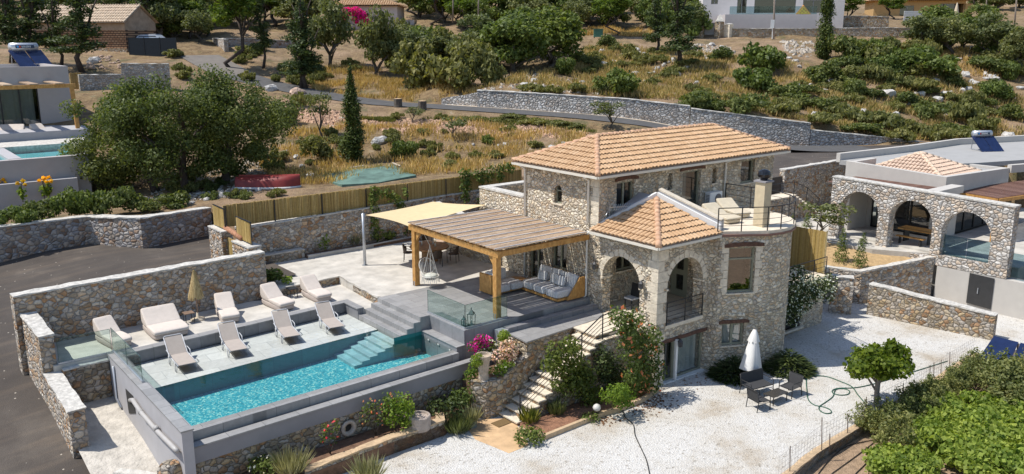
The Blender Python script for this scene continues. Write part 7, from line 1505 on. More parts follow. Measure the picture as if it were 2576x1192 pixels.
# ---- named trees and bushes (photo base x, y, width, height)
for a in [
 ('pine_tree', 210, 182, 150, 245, 'tall dark pine with bare lower trunk in front of the brick barn', 'tree', None), ('pine_tree', 95, 160, 130, 240, 'tall dark pine left of the brick barn', 'tree', None), ('pine_tree', 28, 158, 120, 230, 'tall dark pine at the upper left corner', 'tree', None), ('pine_tree', 152, 168, 90, 190, 'slimmer dark pine between the two tall pines by the barn', 'tree', None),
 ('young_pine', 592, 172, 150, 215, 'bright green umbrella-shaped pine with leaning trunk behind the concrete ramp', 'tree', None), ('pine_tree', 660, 172, 75, 200, 'narrow dark conifer right of the bright green pine', 'tree', None), ('pine_tree', 757, 222, 110, 235, 'dark twin-trunk conifer above the hill road, left trunk', 'tree', None), ('pine_tree', 772, 224, 115, 190, 'dark twin-trunk conifer above the hill road, right trunk', 'tree', None),
 ('olive_tree', 830, 172, 120, 165, 'grey green olive tree leaning right behind the twin conifers', 'tree', None), ('olive_tree', 945, 192, 115, 165, 'open olive tree below the bougainvillea house', 'tree', None), ('cypress_tree', 1030, 115, 22, 58, 'small dark juniper cone below the pink shed', 'tree', None),
 ('olive_bush', 1050, 222, 150, 130, 'large olive green bush left of three above the road', 'bush', None), ('olive_bush', 1140, 226, 160, 125, 'large olive green bush in the middle of three above the road', 'bush', None), ('olive_bush', 1212, 216, 120, 110, 'large olive green bush right of three, beside the bright dense tree', 'bush', None),
 ('leafy_tree', 1290, 182, 190, 150, 'dense bright green tree, left half of the big dome above the road', 'tree', None), ('leafy_tree', 1385, 168, 185, 140, 'dense bright green tree, right half of the big dome above the road', 'tree', None), ('leafy_tree', 1330, 140, 170, 120, 'dense bright green tree rising behind the big dome', 'tree', None), ('round_bush', 1422, 190, 62, 58, 'small grey green bush at the right foot of the bright dome', 'bush', None),
 ('pine_tree', 1646, 140, 85, 180, 'dark bushy pine by the lane, left one with bare trunk', 'tree', None), ('pine_tree', 1708, 166, 125, 205, 'dark bushy pine by the lane, right one with broad crown', 'tree', None), ('cypress_tree', 2070, 148, 52, 215, 'tall columnar cypress in front of the white villa', 'tree', None),
 ('cypress_tree', 890, 410, 78, 238, 'dark green cypress with slim tip standing above the shade net', 'tree', None), ('sapling', 808, 350, 85, 120, 'thin grey olive sapling left of the cypress', 'tree', None), ('sapling', 1140, 348, 85, 62, 'sparse young almond tree on the reddish bank', 'tree', None), ('sapling', 1532, 325, 95, 72, 'young olive tree in front of the road wall', 'tree', None), ('sapling', 1040, 312, 60, 50, 'thin bush beside the cut tree stumps', 'bush', None),
 ('round_bush', 1542, 240, 125, 75, 'round green bush right above the long road wall', 'bush', None), ('dark_bush', 1762, 280, 130, 58, 'broad dark bush on the road wall left of the step', 'bush', None), ('dark_bush', 1885, 290, 120, 58, 'broad grey green bush on the road wall right of the step', 'bush', None), ('round_bush', 1915, 186, 140, 80, 'large green bush on the slope, upper of a pair below the lane', 'bush', None), ('round_bush', 1890, 232, 120, 78, 'large green bush on the slope, lower of a pair below the lane', 'bush', None),
 ('dark_bush', 1812, 152, 70, 38, 'low dark bush left of the green pair below the lane', 'bush', None), ('dark_bush', 1525, 120, 60, 34, 'small dark bush just below the lane near the green bin', 'bush', None), ('dark_bush', 2125, 162, 120, 80, 'large dark bush at the foot of the tall cypress', 'bush', None), ('olive_bush', 2205, 178, 105, 72, 'brownish green bush right of the cypress foot', 'bush', None), ('round_bush', 2330, 188, 170, 76, 'wide green thicket in the middle right of the slope', 'bush', None), ('round_bush', 2265, 182, 110, 66, 'green thicket left of the wide middle right one', 'bush', None),
 ('dark_bush', 2060, 205, 105, 58, 'dark rounded bush below the tall cypress', 'bush', None), ('dark_bush', 2155, 246, 85, 48, 'isolated grey green bush between white rocks on the right slope', 'bush', None), ('round_bush', 1020, 400, 85, 62, 'dark green bush beside the white rock slab right of the cypress', 'bush', None), ('round_bush', 1230, 362, 42, 28, 'small fresh green shrub on the dry bank', 'bush', None), ('olive_bush', 720, 315, 90, 70, 'grey green bush at the right edge of the big tree clump', 'bush', None), ('olive_bush', 800, 408, 95, 70, 'scrubby bush left of the cypress foot', 'bush', None),
 ('olive_tree', 2318, 135, 120, 100, 'grey olive tree in front of the lane wall, left of the right hand group', 'tree', None), ('olive_tree', 2390, 140, 110, 95, 'grey olive tree with visible trunk in the right hand group', 'tree', None), ('leafy_tree', 2345, 100, 130, 80, 'dark green tree behind the right hand olives', 'tree', None), ('leafy_tree', 2420, 120, 110, 75, 'round dark green tree in the right hand group', 'tree', None), ('olive_tree', 2500, 150, 130, 115, 'large grey olive at the right end of the lane', 'tree', None), ('olive_tree', 2560, 190, 120, 130, 'large grey olive at the right photo edge', 'tree', None), ('young_pine', 2135, 60, 75, 68, 'bright green pine right behind the tall cypress', 'tree', None), ('young_pine', 2240, 48, 72, 50, 'bright green pine before the ochre house', 'tree', None), ('leafy_tree', 2460, 70, 100, 55, 'light green fig tree near the right top corner', 'tree', None),
 ('young_pine', 1538, 88, 105, 100, 'bright olive green pine behind the green bin', 'tree', None), ('olive_tree', 1470, 60, 110, 75, 'grey olive behind the bright pine near the green bin', 'tree', None), ('dark_bush', 2500, 185, 110, 45, 'dark creeping bush below the right edge olives', 'bush', None), ('round_bush', 2500, 252, 80, 52, 'grey green bush at the right edge of the slope', 'bush', None), ('round_bush', 2545, 205, 60, 60, 'light green shrub near the right photo edge', 'bush', None)]:
    key, x, y, w_, h_, lab, cat, g = a; plant(key, x, y, w_, h_, lab, cat, g)
# ---- low scrub of the right slope and other repeats; each patch its own object
SCR = [(1960, 285, 130, 42), (2040, 275, 120, 45), (2120, 300, 130, 42), (2200, 318, 130, 42), (1975, 250, 110, 40), (2280, 338, 120, 40), (2060, 315, 110, 34), (2160, 340, 120, 34), (2250, 355, 110, 34), (2350, 352, 110, 42), (2010, 235, 80, 34), (2310, 232, 100, 36), (2260, 218, 70, 34), (2400, 218, 65, 30), (2440, 262, 80, 36), (2200, 200, 85, 32)]
for k, (x, y, w_, h_) in enumerate(SCR): plant(('low_scrub', 'dark_bush', 'low_scrub')[k % 3], x, y, w_, h_, 'low olive green scrub patch on the dry slope above the road wall end', 'bush', 'scrub patches above the road wall', name='scrub_patch')
SC2 = [(2345, 302, 95, 50), (2420, 305, 100, 58), (2310, 285, 80, 38), (2470, 330, 90, 45), (2540, 300, 80, 42), (2450, 362, 110, 40), (2395, 340, 85, 36)]
for k, (x, y, w_, h_) in enumerate(SC2): plant(('dark_bush', 'low_scrub')[k % 2], x, y, w_, h_, 'green scrub bush above the flat roof of the right villa', 'bush', 'scrub bushes above the right villa', name='scrub_bush')
SC3 = [(1330, 232, 80, 24), (1390, 235, 70, 22), (1450, 232, 60, 25), (1620, 160, 70, 28), (1585, 150, 60, 30), (1500, 155, 55, 26), (1680, 200, 60, 25), (1640, 215, 50, 22), (1460, 160, 60, 30), (1700, 185, 60, 22), (1790, 205, 60, 22)]
for k, (x, y, w_, h_) in enumerate(SC3): plant('low_scrub', x, y, w_, h_, 'small scrub tuft on the straw-coloured slope between road wall and lane', 'bush', 'scrub tufts between road wall and lane', name='scrub_tuft')
SC4 = [(1200, 305, 60, 16), (1260, 308, 80, 16), (1340, 312, 90, 18), (1400, 318, 80, 18), (1000, 300, 40, 20), (1110, 300, 40, 18), (1290, 300, 70, 14), (1440, 322, 60, 14)]
for k, (x, y, w_, h_) in enumerate(SC4): tag(plant('low_scrub', x, y, w_, h_, 'fresh green weed patch on the bank right below the hill road', 'weeds', 'weed patches below the road', name='weed_patch'))
SC5 = [(690, 430, 70, 35), (770, 370, 60, 30), (860, 370, 60, 28), (705, 405, 60, 40), (1080, 395, 50, 24), (1130, 425, 60, 26), (1200, 395, 50, 20), (1350, 370, 50, 20), (640, 400, 60, 50), (980, 345, 40, 20), (760, 270, 60, 40), (690, 285, 50, 30)]
for k, (x, y, w_, h_) in enumerate(SC5): plant(('low_scrub', 'olive_bush')[k % 2], x, y, w_, h_, 'dry scrub bush between hill road and bamboo fence', 'bush', 'dry scrub between hill road and bamboo fence', name='dry_bush')
def strew(n, x0, x1, y0, y1, keys, ws, asp, lab, grp, nm, seed, no=()):
    r = random.Random(seed); m = 0
    while m < n:
        x, y = r.uniform(x0, x1), r.uniform(y0, y1)
        if any(a < x < b_ and c < y < d for a, b_, c, d in no): continue
        w_ = r.uniform(*ws); plant(keys[m % len(keys)], x, y, w_, w_*r.uniform(*asp), lab, 'bush', grp, name=nm); m += 1
strew(46, 1720, 2570, 215, 292, ('low_scrub', 'olive_bush', 'low_scrub', 'dark_bush'), (34, 80), (.32, .5), 'olive green bush among straw grass on the right hand slope', 'bushes of the right hand slope', 'slope_bush', 61)
strew(26, 1460, 1760, 128, 235, ('low_scrub', 'olive_bush', 'low_scrub'), (26, 60), (.3, .5), 'small bush among straw grass between bright dome and lane pines', 'bushes below the lane pines', 'meadow_bush', 62)
strew(30, 2090, 2570, 128, 215, ('round_bush', 'olive_bush', 'dark_bush', 'low_scrub'), (50, 100), (.4, .6), 'merging green bush in the thicket below the right hand lane', 'thicket below the right hand lane', 'thicket_bush', 63)
strew(24, 990, 1260, 125, 185, ('olive_bush', 'olive_tree', 'round_bush', 'olive_tree', 'olive_bush'), (80, 130), (.7, .95), 'olive green bush in the dense grove below the bougainvillea house', 'grove below the bougainvillea house', 'grove_bush', 64)
strew(14, 690, 900, 165, 215, ('low_scrub', 'olive_bush'), (30, 70), (.4, .6), 'dry bush under the twin conifers', 'bushes under the twin conifers', 'understory_bush', 65)
strew(24, 700, 1480, 325, 430, ('low_scrub', 'low_scrub', 'olive_bush'), (22, 55), (.35, .6), 'small dry bush on the reddish bank below the road', 'bushes of the reddish bank', 'bank_bush', 66, ((850, 940, 300, 420), (800, 1050, 400, 470)))
strew(20, 440, 700, 430, 505, ('low_scrub', 'dark_bush'), (30, 60), (.4, .6), 'shaded undergrowth bush below the big trees', 'undergrowth below the big trees', 'undergrowth_bush', 67, ((595, 760, 430, 490),))
strew(16, 330, 565, 66, 104, ('leafy_tree', 'olive_tree', 'pine_tree'), (85, 130), (1.0, 1.3), 'dark leafy tree in the belt behind the blue screen and barn', 'tree belt behind the barn', 'belt_tree', 69)
strew(12, 430, 660, 112, 205, ('low_scrub', 'olive_bush'), (26, 55), (.4, .6), 'dry bush on the bare ground beside the concrete ramp', 'bushes beside the concrete ramp', 'ramp_bush', 70, ((470, 610, 110, 190),))
strew(16, 1640, 1770, 20, 95, ('olive_tree', 'round_bush'), (60, 100), (.7, .9), 'green bush behind the lane pines beside the white villa', 'bushes beside the white villa', 'villa_bush', 68)
# ---- shrubs along the driveway wall
for k, (x, y, w_, h_, key, lab) in enumerate(((35, 572, 110, 62, 'round_bush', 'green shrub behind the driveway wall at the left edge'), (95, 555, 100, 58, 'dark_bush', 'green shrub behind the driveway wall, below the sunflowers'), (170, 545, 100, 80, 'round_bush', 'tall green shrub behind the driveway wall, right of the sunflowers'), (235, 540, 110, 85, 'round_bush', 'tallest green shrub behind the driveway wall bend'), (300, 540, 110, 80, 'dark_bush', 'dark green shrub behind the wall bend, in shade of the big trees'), (365, 535, 100, 55, 'dark_bush', 'dark low shrub under the big trees'), (440, 525, 110, 45, 'dark_bush', 'dark low shrub near the wall under the middle big tree'))):
    plant(key, x, y, w_, h_, lab, 'bush', None, p=tuple(list(P(x, y-2, 1.5))))
# ---- background trees beyond: separate trees, copies of a few crowns
rnd = random.Random(77); BG = []
for row, (y0, n, x0, x1, hh) in enumerate(((98, 13, 330, 860, 95), (72, 22, 340, 1650, 92), (50, 25, 60, 1640, 90), (28, 26, 0, 1700, 85), (8, 24, -20, 1760, 75), (-8, 20, -20, 2500, 70), (28, 6, 2420, 2600, 50), (125, 5, -20, 330, 110))):
    for i in range(n):
        x = x0+(x1-x0)*(i+rnd.uniform(.15, .85))/n; y = y0+rnd.uniform(-8, 8)
        if 825 < x < 1045 and 45 < y < 110: continue
        if 520 < x < 860 and y > 85: continue
        if 1730 < x < 2200 and y > -20: continue
        if 40 < x < 450 and y > 100 : y = rnd.uniform(70, 90)
        BG.append((x, y, hh*rnd.uniform(.75, 1.15)))
for k, (x, y, hh) in enumerate(sorted(BG, key=lambda q: q[1])):
    key = ('olive_tree', 'leafy_tree', 'olive_tree', 'young_pine', 'leafy_tree', 'olive_tree')[k % 6]
    if x < 350: key = ('pine_tree', 'leafy_tree', 'pine_tree')[k % 3]; hh *= 1.25
    d = None
    p = PG(x, max(y, -3)) if y > -3 else None
    if p is None or dep(p) > 230: p = PG(x, 6); D = dep(p)+25+rnd.uniform(0, 40); q = PD(x, 6, D); p = (q[0], q[1], hz(q[0], q[1])); 
    plant(key, x, y, hh*rnd.uniform(1.0, 1.35) if key != 'pine_tree' else hh*.6, hh, {'olive_tree': 'grey green olive tree in the wooded background uphill', 'leafy_tree': 'dense green tree in the wooded background uphill', 'young_pine': 'yellowish green pine in the wooded background uphill', 'pine_tree': 'dark conifer in the shaded wood behind the brick barn'}[key], 'tree', 'background trees: '+key.replace('_', ' '), p=p)
# far wood closing the top of the hill
rng = np.random.default_rng(5); cl = []
for k in range(330):
    D = rng.uniform(175, 330); L = rng.uniform(-.85, .85)*D; x, y = FW[0]*D+RT[0]*L, FW[1]*D+RT[1]*L
    if L/D > .22 and D < 260: continue
    z = min(hz(x, y), 27); cl.append((x, y, z+2.0, rng.uniform(2, 4), rng.uniform(2, 4), rng.uniform(2, 3.6)))
tag(link('far_wood', quadmesh('far_wood', leafdata(cl, 26000, 1.0, 8, .7, .5), L_carob)), kind='stuff')
# bougainvillea, house climbers
def leafy(name, lab, cat, clumps, parts, loc=(0, 0, 0), group=None, stem=None):
    # parts: list of (count, size, material, name)
    o = thing(name, lab, cat, loc, 0, group)
    for i, (n, s, m, nm) in enumerate(parts): link(nm, quadmesh(nm, leafdata(clumps, n, s, 300+i+hash_(lab), .6, .5 if i == 0 else .15), m), o)
    if stem: b = MB(); [b.tube(q, r_, 5) for q, r_ in stem]; b.build('stem', M_bark, o, True)
    return o
p = PD(895, 66, 124); s = 124/F/.97
leafy('bougainvillea', 'bright magenta bougainvillea cascading in front of the tiled house', 'bougainvillea', [(a*s, 0, b_*s, c*s, c*s*.8, c*s*.7) for a, b_, c in ((-20, 32, 16), (0, 34, 16), (14, 26, 16), (25, 14, 14), (-28, 22, 12), (36, 8, 9), (5, 16, 14))], [(700, .3, L_green, 'leaves'), (2200, .3, L_magenta, 'blossoms')], p)
# vines over the bamboo fence
def vine(lab, pts, n, z=None): 
    cl = [(q[0], q[1], q[2], r_, .18, r_) for q, r_ in pts]; leafy('grape_vine', lab, 'vine', [(c[0]-cl[0][0], c[1]-cl[0][1], c[2]-cl[0][2])+c[3:] for c in cl], [(n, .2, L_green, 'leaves')], cl[0][:3])
wv = lambda q, Y=40.25: PY(*T(1, 1, *q), Y)
vine('grape vine climbing the patio wall behind the sail pole', [(wv(q), .3) for q in ((895, 240), (930, 270), (880, 320), (900, 380), (1000, 260), (1045, 290), (1080, 330), (1090, 370), (1130, 260), (890, 470), (900, 530), (880, 290), (1010, 300))]+[(wv((930, 570)), .3), (wv((900, 600)), .3), (wv((1000, 585)), .3)], 620)
vine('grape vine hanging over the bamboo fence near the house wing', [(wv(q), .33) for q in ((1560, 110), (1600, 130), (1660, 120), (1720, 110), (1780, 90), (1840, 80), (1900, 65), (1580, 170), (1570, 220), (1580, 300), (1690, 320), (1700, 160), (1760, 150), (1840, 140), (1600, 190), (1590, 260), (1920, 80))], 850)
# patio bed
def bed(name, lab, q, z, r_, h_, lm, n, s, fl=None, Y=None, cat='shrub', grp=None):
    p = P(*q, z); cl = [(a*r_, b_*r_, h_*.5+c*h_*.3, r_*.5, r_*.5, h_*.42) for a, b_, c in ((0, 0, .3), (.55, .1, 0), (-.55, 0, 0), (.1, .5, 0), (0, -.5, -.1), (.35, -.35, .1), (-.4, .35, .15))]
    pr_ = [(n, s, lm, 'leaves')]
    if fl: pr_.append((fl[0], fl[1], fl[2], 'blossoms'))
    return leafy(name, lab, cat, cl, pr_, p, grp)
def tuft(name, lab, p, r_, h_, n, lm, cat='shrub', w=.03, lean=.5, grp=None, fl=None):
    o = thing(name, lab, cat, p, 0, grp)
    def area(rng, n): a = rng.random(n)*6.283; q = r_*np.sqrt(rng.random(n))*.6; return np.column_stack([q*np.cos(a), q*np.sin(a)])
    V = blades(n, area, h_, hash_(lab), w, lean); 
    xy = V.reshape(-1, 4, 3); c = xy[:, 0, :2].copy(); k_ = (xy[:, :, 2]/h_)[:, :, None]; xy[:, :, :2] += c[:, None, :]*k_*.8; link('spikes', quadmesh('spikes', xy.reshape(-1, 3), lm), o)
    if fl: link('blossoms', quadmesh('blossoms', leafdata([(0, 0, h_*.8, r_*.9, r_*.9, h_*.3)], fl[0], fl[1], 5, .8), fl[2]), o)
    return o
bed('bright_shrub', 'bright green rounded shrub at the end of the stone bench', T(1, 1, 480, 690), .1, .75, .95, L_bright, 900, .12)
bed('dark_shrub', 'dark leafy plant between bright shrub and lavender', T(1, 1, 620, 650), .1, .55, .7, L_green, 450, .14)
tuft('lavender_bush', 'grey green lavender bush behind the sail pole', P(*T(1, 1, 730, 650), .1), .6, .6, 420, L_lav, 'lavender')
bed('vine_shrub', 'low leafy plant in the patio bed right of the sail pole', T(1, 1, 990, 610), .1, .6, .5, L_green, 380, .16)
bed('vine_shrub', 'low leafy plant in the patio bed near the pergola post', T(1, 1, 1110, 585), .1, .6, .6, L_green, 380, .16)
bed('dark_shrub', 'dark green shrub in the planter at the pier end of the low wall', T(1, 1, 130, 945), .0, .5, .75, L_green, 420, .16); bed('light_shrub', 'small yellow green shrub on the low wall behind the bean bags', T(1, 1, 235, 950), .0, .3, .4, L_bright, 160, .13)
# sunflowers
for k, (x, y) in enumerate(((10, 505), (58, 508), (112, 500), (124, 498))):
    p = P(x, y, 1.55); o = thing('sunflower', 'tall sunflower with yellow heads behind the driveway wall', 'sunflower', p, 0, 'sunflowers by the neighbouring pool'); link('leaves', quadmesh('leaves', leafdata([(0, 0, .5, .25, .25, .4)], 60, .2, k+9, .8), L_bright), o); link('flower_heads', quadmesh('flower_heads', leafdata([(-.15, 0, 1.15, .12, .1, .1), (.12, .1, 1.25, .12, .1, .1), (.2, -.1, 1.05, .1, .1, .1)], 70, .14, k, .9), L_yellow), o); b = MB(); b.tube([(0, 0, 0), (.02, 0, 1.1)], .03, 5); b.build('stem', M_bark, o)
# pool front: lavender, roses
GS = -2.45
pz_ = lambda q, z=GS: P(*T(1, 2, *q), z)
tuft('lavender_bush', 'silvery lavender at the lower left end of the pool planter', pz_((260, 1180)), .6, .62, 520, L_lav, 'lavender'); tuft('lavender_bush', 'silvery lavender cut by the bottom photo edge before the pool wall', P(925, 1205, GS), .6, .6, 450, L_lav, 'lavender'); bed('dark_shrub', 'dark shrub with few white flowers at the bottom photo edge', T(1, 2, 60, 1190), GS, .5, .6, L_green, 350, .13, (30, .1, L_whitef))
def rose(lab, p, w_, h_, fl, n, col): 
    cl = [(a*w_, b_*w_*.6, h_*c, w_*.35, w_*.3, h_*.2) for a, b_, c in ((-.5, 0, .6), (0, .2, .75), (.5, 0, .65), (.2, -.2, .45), (-.3, .1, .85), (.6, 0, .9))]
    return leafy('rose_bush', lab, 'rose bush', cl, [(n, .12, L_green, 'leaves'), (fl, .11, col, 'blossoms')], p, None, [([(0, 0, 0), (x, 0, h_*.5), (x*1.8, 0, h_*.8)], .018) for x in (-.25, 0, .25)])
rose('coral rose bush against the pool wall beside the green shrub', pz_((905, 900)), .75, 1.35, 34, 240, L_coral); rose('small dark pink rose bush below the clay jar', pz_((560, 1040)), .45, 1.1, 14, 110, L_red)
bed('bright_shrub', 'bright green shrub with mauve tips left of the stone mortar', T(1, 2, 1085, 870), GS, .62, 1.5, L_bright, 1000, .12, (60, .07, leaf('mauve_petal', (.25, .14, .18), (.38, .22, .28)))); 
tuft('rosemary_bush', 'dense rosemary bush on the gravel right of the stone mortar', P(*T(1, 2, 1520, 870), GZ), .62, .62, 620, leaf('rosemary_leaf', (.05, .07, .03), (.15, .17, .08)), 'rosemary'); tuft('lavender_bush', 'lavender with purple tips growing in the weathered green bucket', P(*T(1, 2, 1630, 790), GZ+.3), .35, .45, 260, L_lav, 'lavender')
bed('creeping_shrub', 'shaded leafy plants at the right end of the pool wall', T(1, 2, 1440, 740), GS, .8, .7, L_dark, 420, .14); bed('creeping_shrub', 'leafy green plant under the bed wall at the stair foot', T(1, 2, 1550, 690), GS, .55, .8, L_green, 380, .14)
# flower bed at stair head: geraniums, hydrangea
FZ = -1.5
def at(q, Y): return PY(*S1(*q), Y)
def blob(name, lab, cat, q, Y, rx, rz, n, lm, fl, fm, s=.12): p = at(q, Y); leafy(name, lab, cat, [(a*rx, b_*rx*.5, c*rz, rx*.5, rx*.35, rz*.5) for a, b_, c in ((0, 0, 0), (.5, 0, .1), (-.5, .1, 0), (.1, 0, .5), (-.1, -.2, -.5))], [(n, s, lm, 'leaves'), (fl, s*1.1, fm, 'blossoms')], p)
blob('magenta_flowers', 'magenta geranium flowers against the blue grey deck wall', 'flowers', (1760, 850), 24.75, .62, .42, 260, L_green, 260, L_magenta); blob('white_flowers', 'white flowered green plant beside the magenta geraniums', 'flowers', (1870, 900), 24.6, .5, .4, 320, L_green, 120, L_whitef, .1); blob('pink_hydrangea', 'pale pink hydrangea beside the walkway corner block', 'flowers', (2050, 960), 24.25, .62, .6, 160, L_green, 420, L_pink); blob('creeping_plant', 'green creeping plant on the flower bed wall rim', 'plant', (2000, 1110), 24.0, .65, .3, 380, L_bright, 12, L_whitef, .11); blob('hanging_plant', 'yellow green creeper hanging at the end of the grey trough', 'plant', (1660, 1180), 24.5, .35, .6, 300, L_bright, 6, L_whitef, .1)
for lab, q, Y in (('round clipped box ball in the lower stone pot', (1730, 1020), 24.15), ('round clipped box ball in the stone pot beside the walkway', (2030, 750), 24.75)): p = at(q, Y); leafy('box_ball', lab, 'box ball', [(0, 0, 0, .27, .27, .25)], [(700, .07, L_bright, 'leaves')], (p[0], p[1], p[2]))
# climbers on the stair
def cl5(pts, Y, r_): return [(lambda p: (p[0], p[1]+random.Random(int(q[0]+q[1])).uniform(-.3, .2), p[2], r_, r_, r_))(PY(*S5(*q), Y)) for q in pts]
def climber(name, lab, pts, Y, r_, n, s, lm, fl=0, fm=None, cat='climber'):
    c = cl5(pts, Y, r_); b0 = c[0]; c2 = [(q[0]-b0[0], q[1]-b0[1], q[2]-b0[2])+q[3:] for q in c]; leafy(name, lab, cat, c2, [(n, s, lm, 'leaves')]+([(fl, s*1.7, fm, 'blossoms')] if fl else []), b0[:3])
climber('trumpet_vine', 'trumpet vine with coral flowers climbing the porch corner', [(1800, 60), (1700, 120), (1850, 180), (1950, 130), (1800, 260), (1900, 290), (1700, 220), (2050, 230), (2000, 330), (1850, 420), (1780, 480), (1900, 520), (1990, 480), (1850, 620), (1950, 620), (1800, 700), (1900, 740), (2020, 560), (1720, 60), (1620, 30), (1960, 700), (1880, 820), (1700, 330), (1740, 600), (1640, -60), (1790, -40)], 21.6, .42, 4600, .13, L_green, 90, L_coral)
climber('jasmine_bush', 'light green leafy bush growing over the stair railing', [(1050, 280), (1120, 400), (1000, 430), (1150, 520), (1080, 560), (1220, 560), (1200, 660), (1090, 680), (1000, 560), (900, 480), (1280, 640), (1300, 760), (1180, 780), (1050, 780), (1340, 860), (1240, 870), (930, 360), (840, 500), (950, 700), (1120, 300)], 22.45, .40, 3300, .14, leaf('fresh_leaf', (.06, .09, .02), (.18, .21, .055), .4), 0, None, 'bush')
climber('shade_creeper', 'dull green creeper on the shaded wall between bush and trumpet vine', [(1420, 380), (1500, 450), (1400, 500), (1480, 570), (1550, 640), (1450, 700), (1560, 760), (1600, 560), (1640, 700)], 22.55, .40, 1500, .13, L_dark)
climber('yellow_shrub', 'yellowish shrub at the gravel edge under the trumpet vine', [(1560, 780), (1640, 800), (1720, 830), (1540, 870), (1620, 900), (1750, 900), (1680, 940)], 20.9, .34, 1000, .13, L_bright, 0, None, 'shrub')
ib = P(*T(2, 2, 130, 800), -2.8); tuft('iris_clump', 'clump of sword-shaped leaves at the foot of the stair railing', ib, .4, .5, 130, leaf('sword_leaf', (.08, .11, .02), (.26, .24, .06)), 'plant', .06); bed('low_shrub', 'small dark shrub spilling over the sandy kerb onto the gravel', T(2, 2, 130, 960), GZ, .6, .6, L_green, 480, .13); tuft('agave_clump', 'grey sword-leaf clump in the red soil bed', P(*T(2, 2, 330, 740), -2.8), .4, .5, 120, L_olive, 'plant', .07); bed('low_shrub', 'low green plant at the globe lamp on the kerb', T(2, 2, 590, 790), GZ, .4, .3, L_green, 200, .12)
# white flowering bush right of the bay, fallen branches, palm fronds at the wall foot
def bs_(pts, Y, r_): return [(lambda p: (p[0], p[1], p[2], r_, r_*.8, r_))(PY(*S3(*q), Y)) for q in pts]
c = bs_([(1800, 500), (1900, 500), (2000, 560), (2080, 540), (2180, 520), (1750, 600), (1850, 620), (1950, 660), (1700, 760), (1780, 800), (1640, 820), (1880, 760), (2150, 640), (2000, 640), (1820, 420), (1760, 900)], 21.7, .5); leafy('white_bush', 'dark bush covered in small white flowers over the side doorway', 'bush', [(q[0]-c[0][0], q[1]-c[0][1], q[2]-c[0][2])+q[3:] for q in c], [(2600, .14, L_dark, 'leaves'), (900, .12, L_whitef, 'blossoms')], c[0][:3])
for lab, q, rx in (('heap of dark cut palm fronds under the small bay window', (230, 640), 1.0), ('dark spreading frond bush at the right foot of the bay', (860, 560), 1.1)):
    p = P(*S6(q[0], q[1]+90), GZ); o = thing('frond_bush', lab, 'bush', p); rng = np.random.default_rng(int(q[0])); n = 900; a = rng.random(n)*6.28; r_ = rx*np.sqrt(rng.random(n)); z = .9*(1-(r_/rx)**1.5)*rng.random(n)+.05; pp3 = np.column_stack([r_*np.cos(a), r_*np.sin(a), z]); dr_ = np.column_stack([np.cos(a+rng.normal(size=n)*.3), np.sin(a+rng.normal(size=n)*.3), rng.uniform(-.1, .5, n)]); sd = np.cross(dr_, [0, 0, 1]); sd /= np.linalg.norm(sd, axis=1)[:, None]; V = np.stack([pp3-dr_*.22, pp3+sd*.045, pp3+dr_*.22, pp3-sd*.045], 1).reshape(-1, 3); link('fronds', quadmesh('fronds', V, L_dark), o)
# mulberry tree on the gravel
mp_ = P(*S6(1850, 1060), GZ); o = thing('mulberry_tree', 'small round-headed leafy green tree standing alone on the gravel', 'tree', mp_); s = dep(mp_)/F/.97
cl = [(a*1.22*s, b_*1.2*s, (1060-510-(z-500)*.72)*.22155*s, (r_+5)*s, (r_+5)*s, (r_+2)*.66*s) for a, b_, z, r_ in ((-75, 0, 480, 28), (-40, 20, 520, 38), (0, -10, 560, 45), (45, 10, 520, 40), (80, 0, 560, 30), (-30, -20, 400, 34), (20, 20, 420, 36), (55, -10, 380, 28), (-42, 0, 290, 16), (40, 0, 280, 16), (-38, 0, 220, 10), (46, 0, 230, 11), (0, 0, 620, 38), (-50, 20, 600, 28), (60, -20, 620, 28), (88, 0, 460, 18), (-84, 0, 420, 12), (10, 40, 480, 35), (0, -40, 500, 35))]
link('crown', quadmesh('mulberry_crown', leafdata(cl, 4300, .17, 12, .8, .7), leaf('mulberry_leaf', (.06, .10, .012), (.21, .26, .035), .45)), o); b = MB(); trunk(b, (0, 0, -.1), (0, 0, 1.6), .11, .09, 4, 5, .7, .05); b.build('trunk', plain('smooth_bark', (.20, .165, .14), .9, .2, 6), o, True)
# vegetable garden: tomato rows and squash, plants as objects
KV = {}
for v in range(3):
    KV[('tomato', v)] = quadmesh('tomato_leaves', leafdata(crown_clumps(.6, .6, .7, .6, 12, 500+v, .4, .85, -.7), 620, .12, 510+v, .55), leaf('tomato_leaf', (.08, .105, .04), (.26, .27, .11)))
    KV[('squash', v)] = quadmesh('squash_leaves', leafdata(crown_clumps(.8, .8, .42, .32, 12, 520+v, .4, .85, -.4), 900, .14, 530+v, .8), leaf('squash_leaf', (.10, .16, .025), (.33, .40, .09), .4))
rnd = random.Random(15)
def veg(k, x, y, s, lab, grp): p = P(*T(3, 2, x, y), -3.28); m = KV[(k, rnd.randrange(3))]; tag(link(k+'_plant', m, None, p, rnd.uniform(0, 6), (s, s, s*rnd.uniform(.85, 1.2))), lab, 'vegetable plant', grp)
for x, y in ((700, 880), (780, 905), (850, 850), (930, 830), (1000, 820), (880, 1010), (960, 1040), (1010, 960), (1180, 800), (1230, 830)): veg('tomato', x, y, 1.0, 'dusty tomato plant at the near end of the rows beside bare soil', 'tomato plants beside the bare soil')
for i in range(28):
    t = i/28; x = 1060+560*t+rnd.uniform(-60, 60); y = 730-330*t+rnd.uniform(-20, 90); veg('tomato', x, y, .82, 'tall dark tomato plant in the staked rows along the garden fence', 'tomato plants in the staked rows')
for i in range(22): veg('tomato', rnd.uniform(1650, 1960), rnd.uniform(480, 760), 1.25, 'tall dark bean plant near the solar panels', 'bean plants near the solar panels')
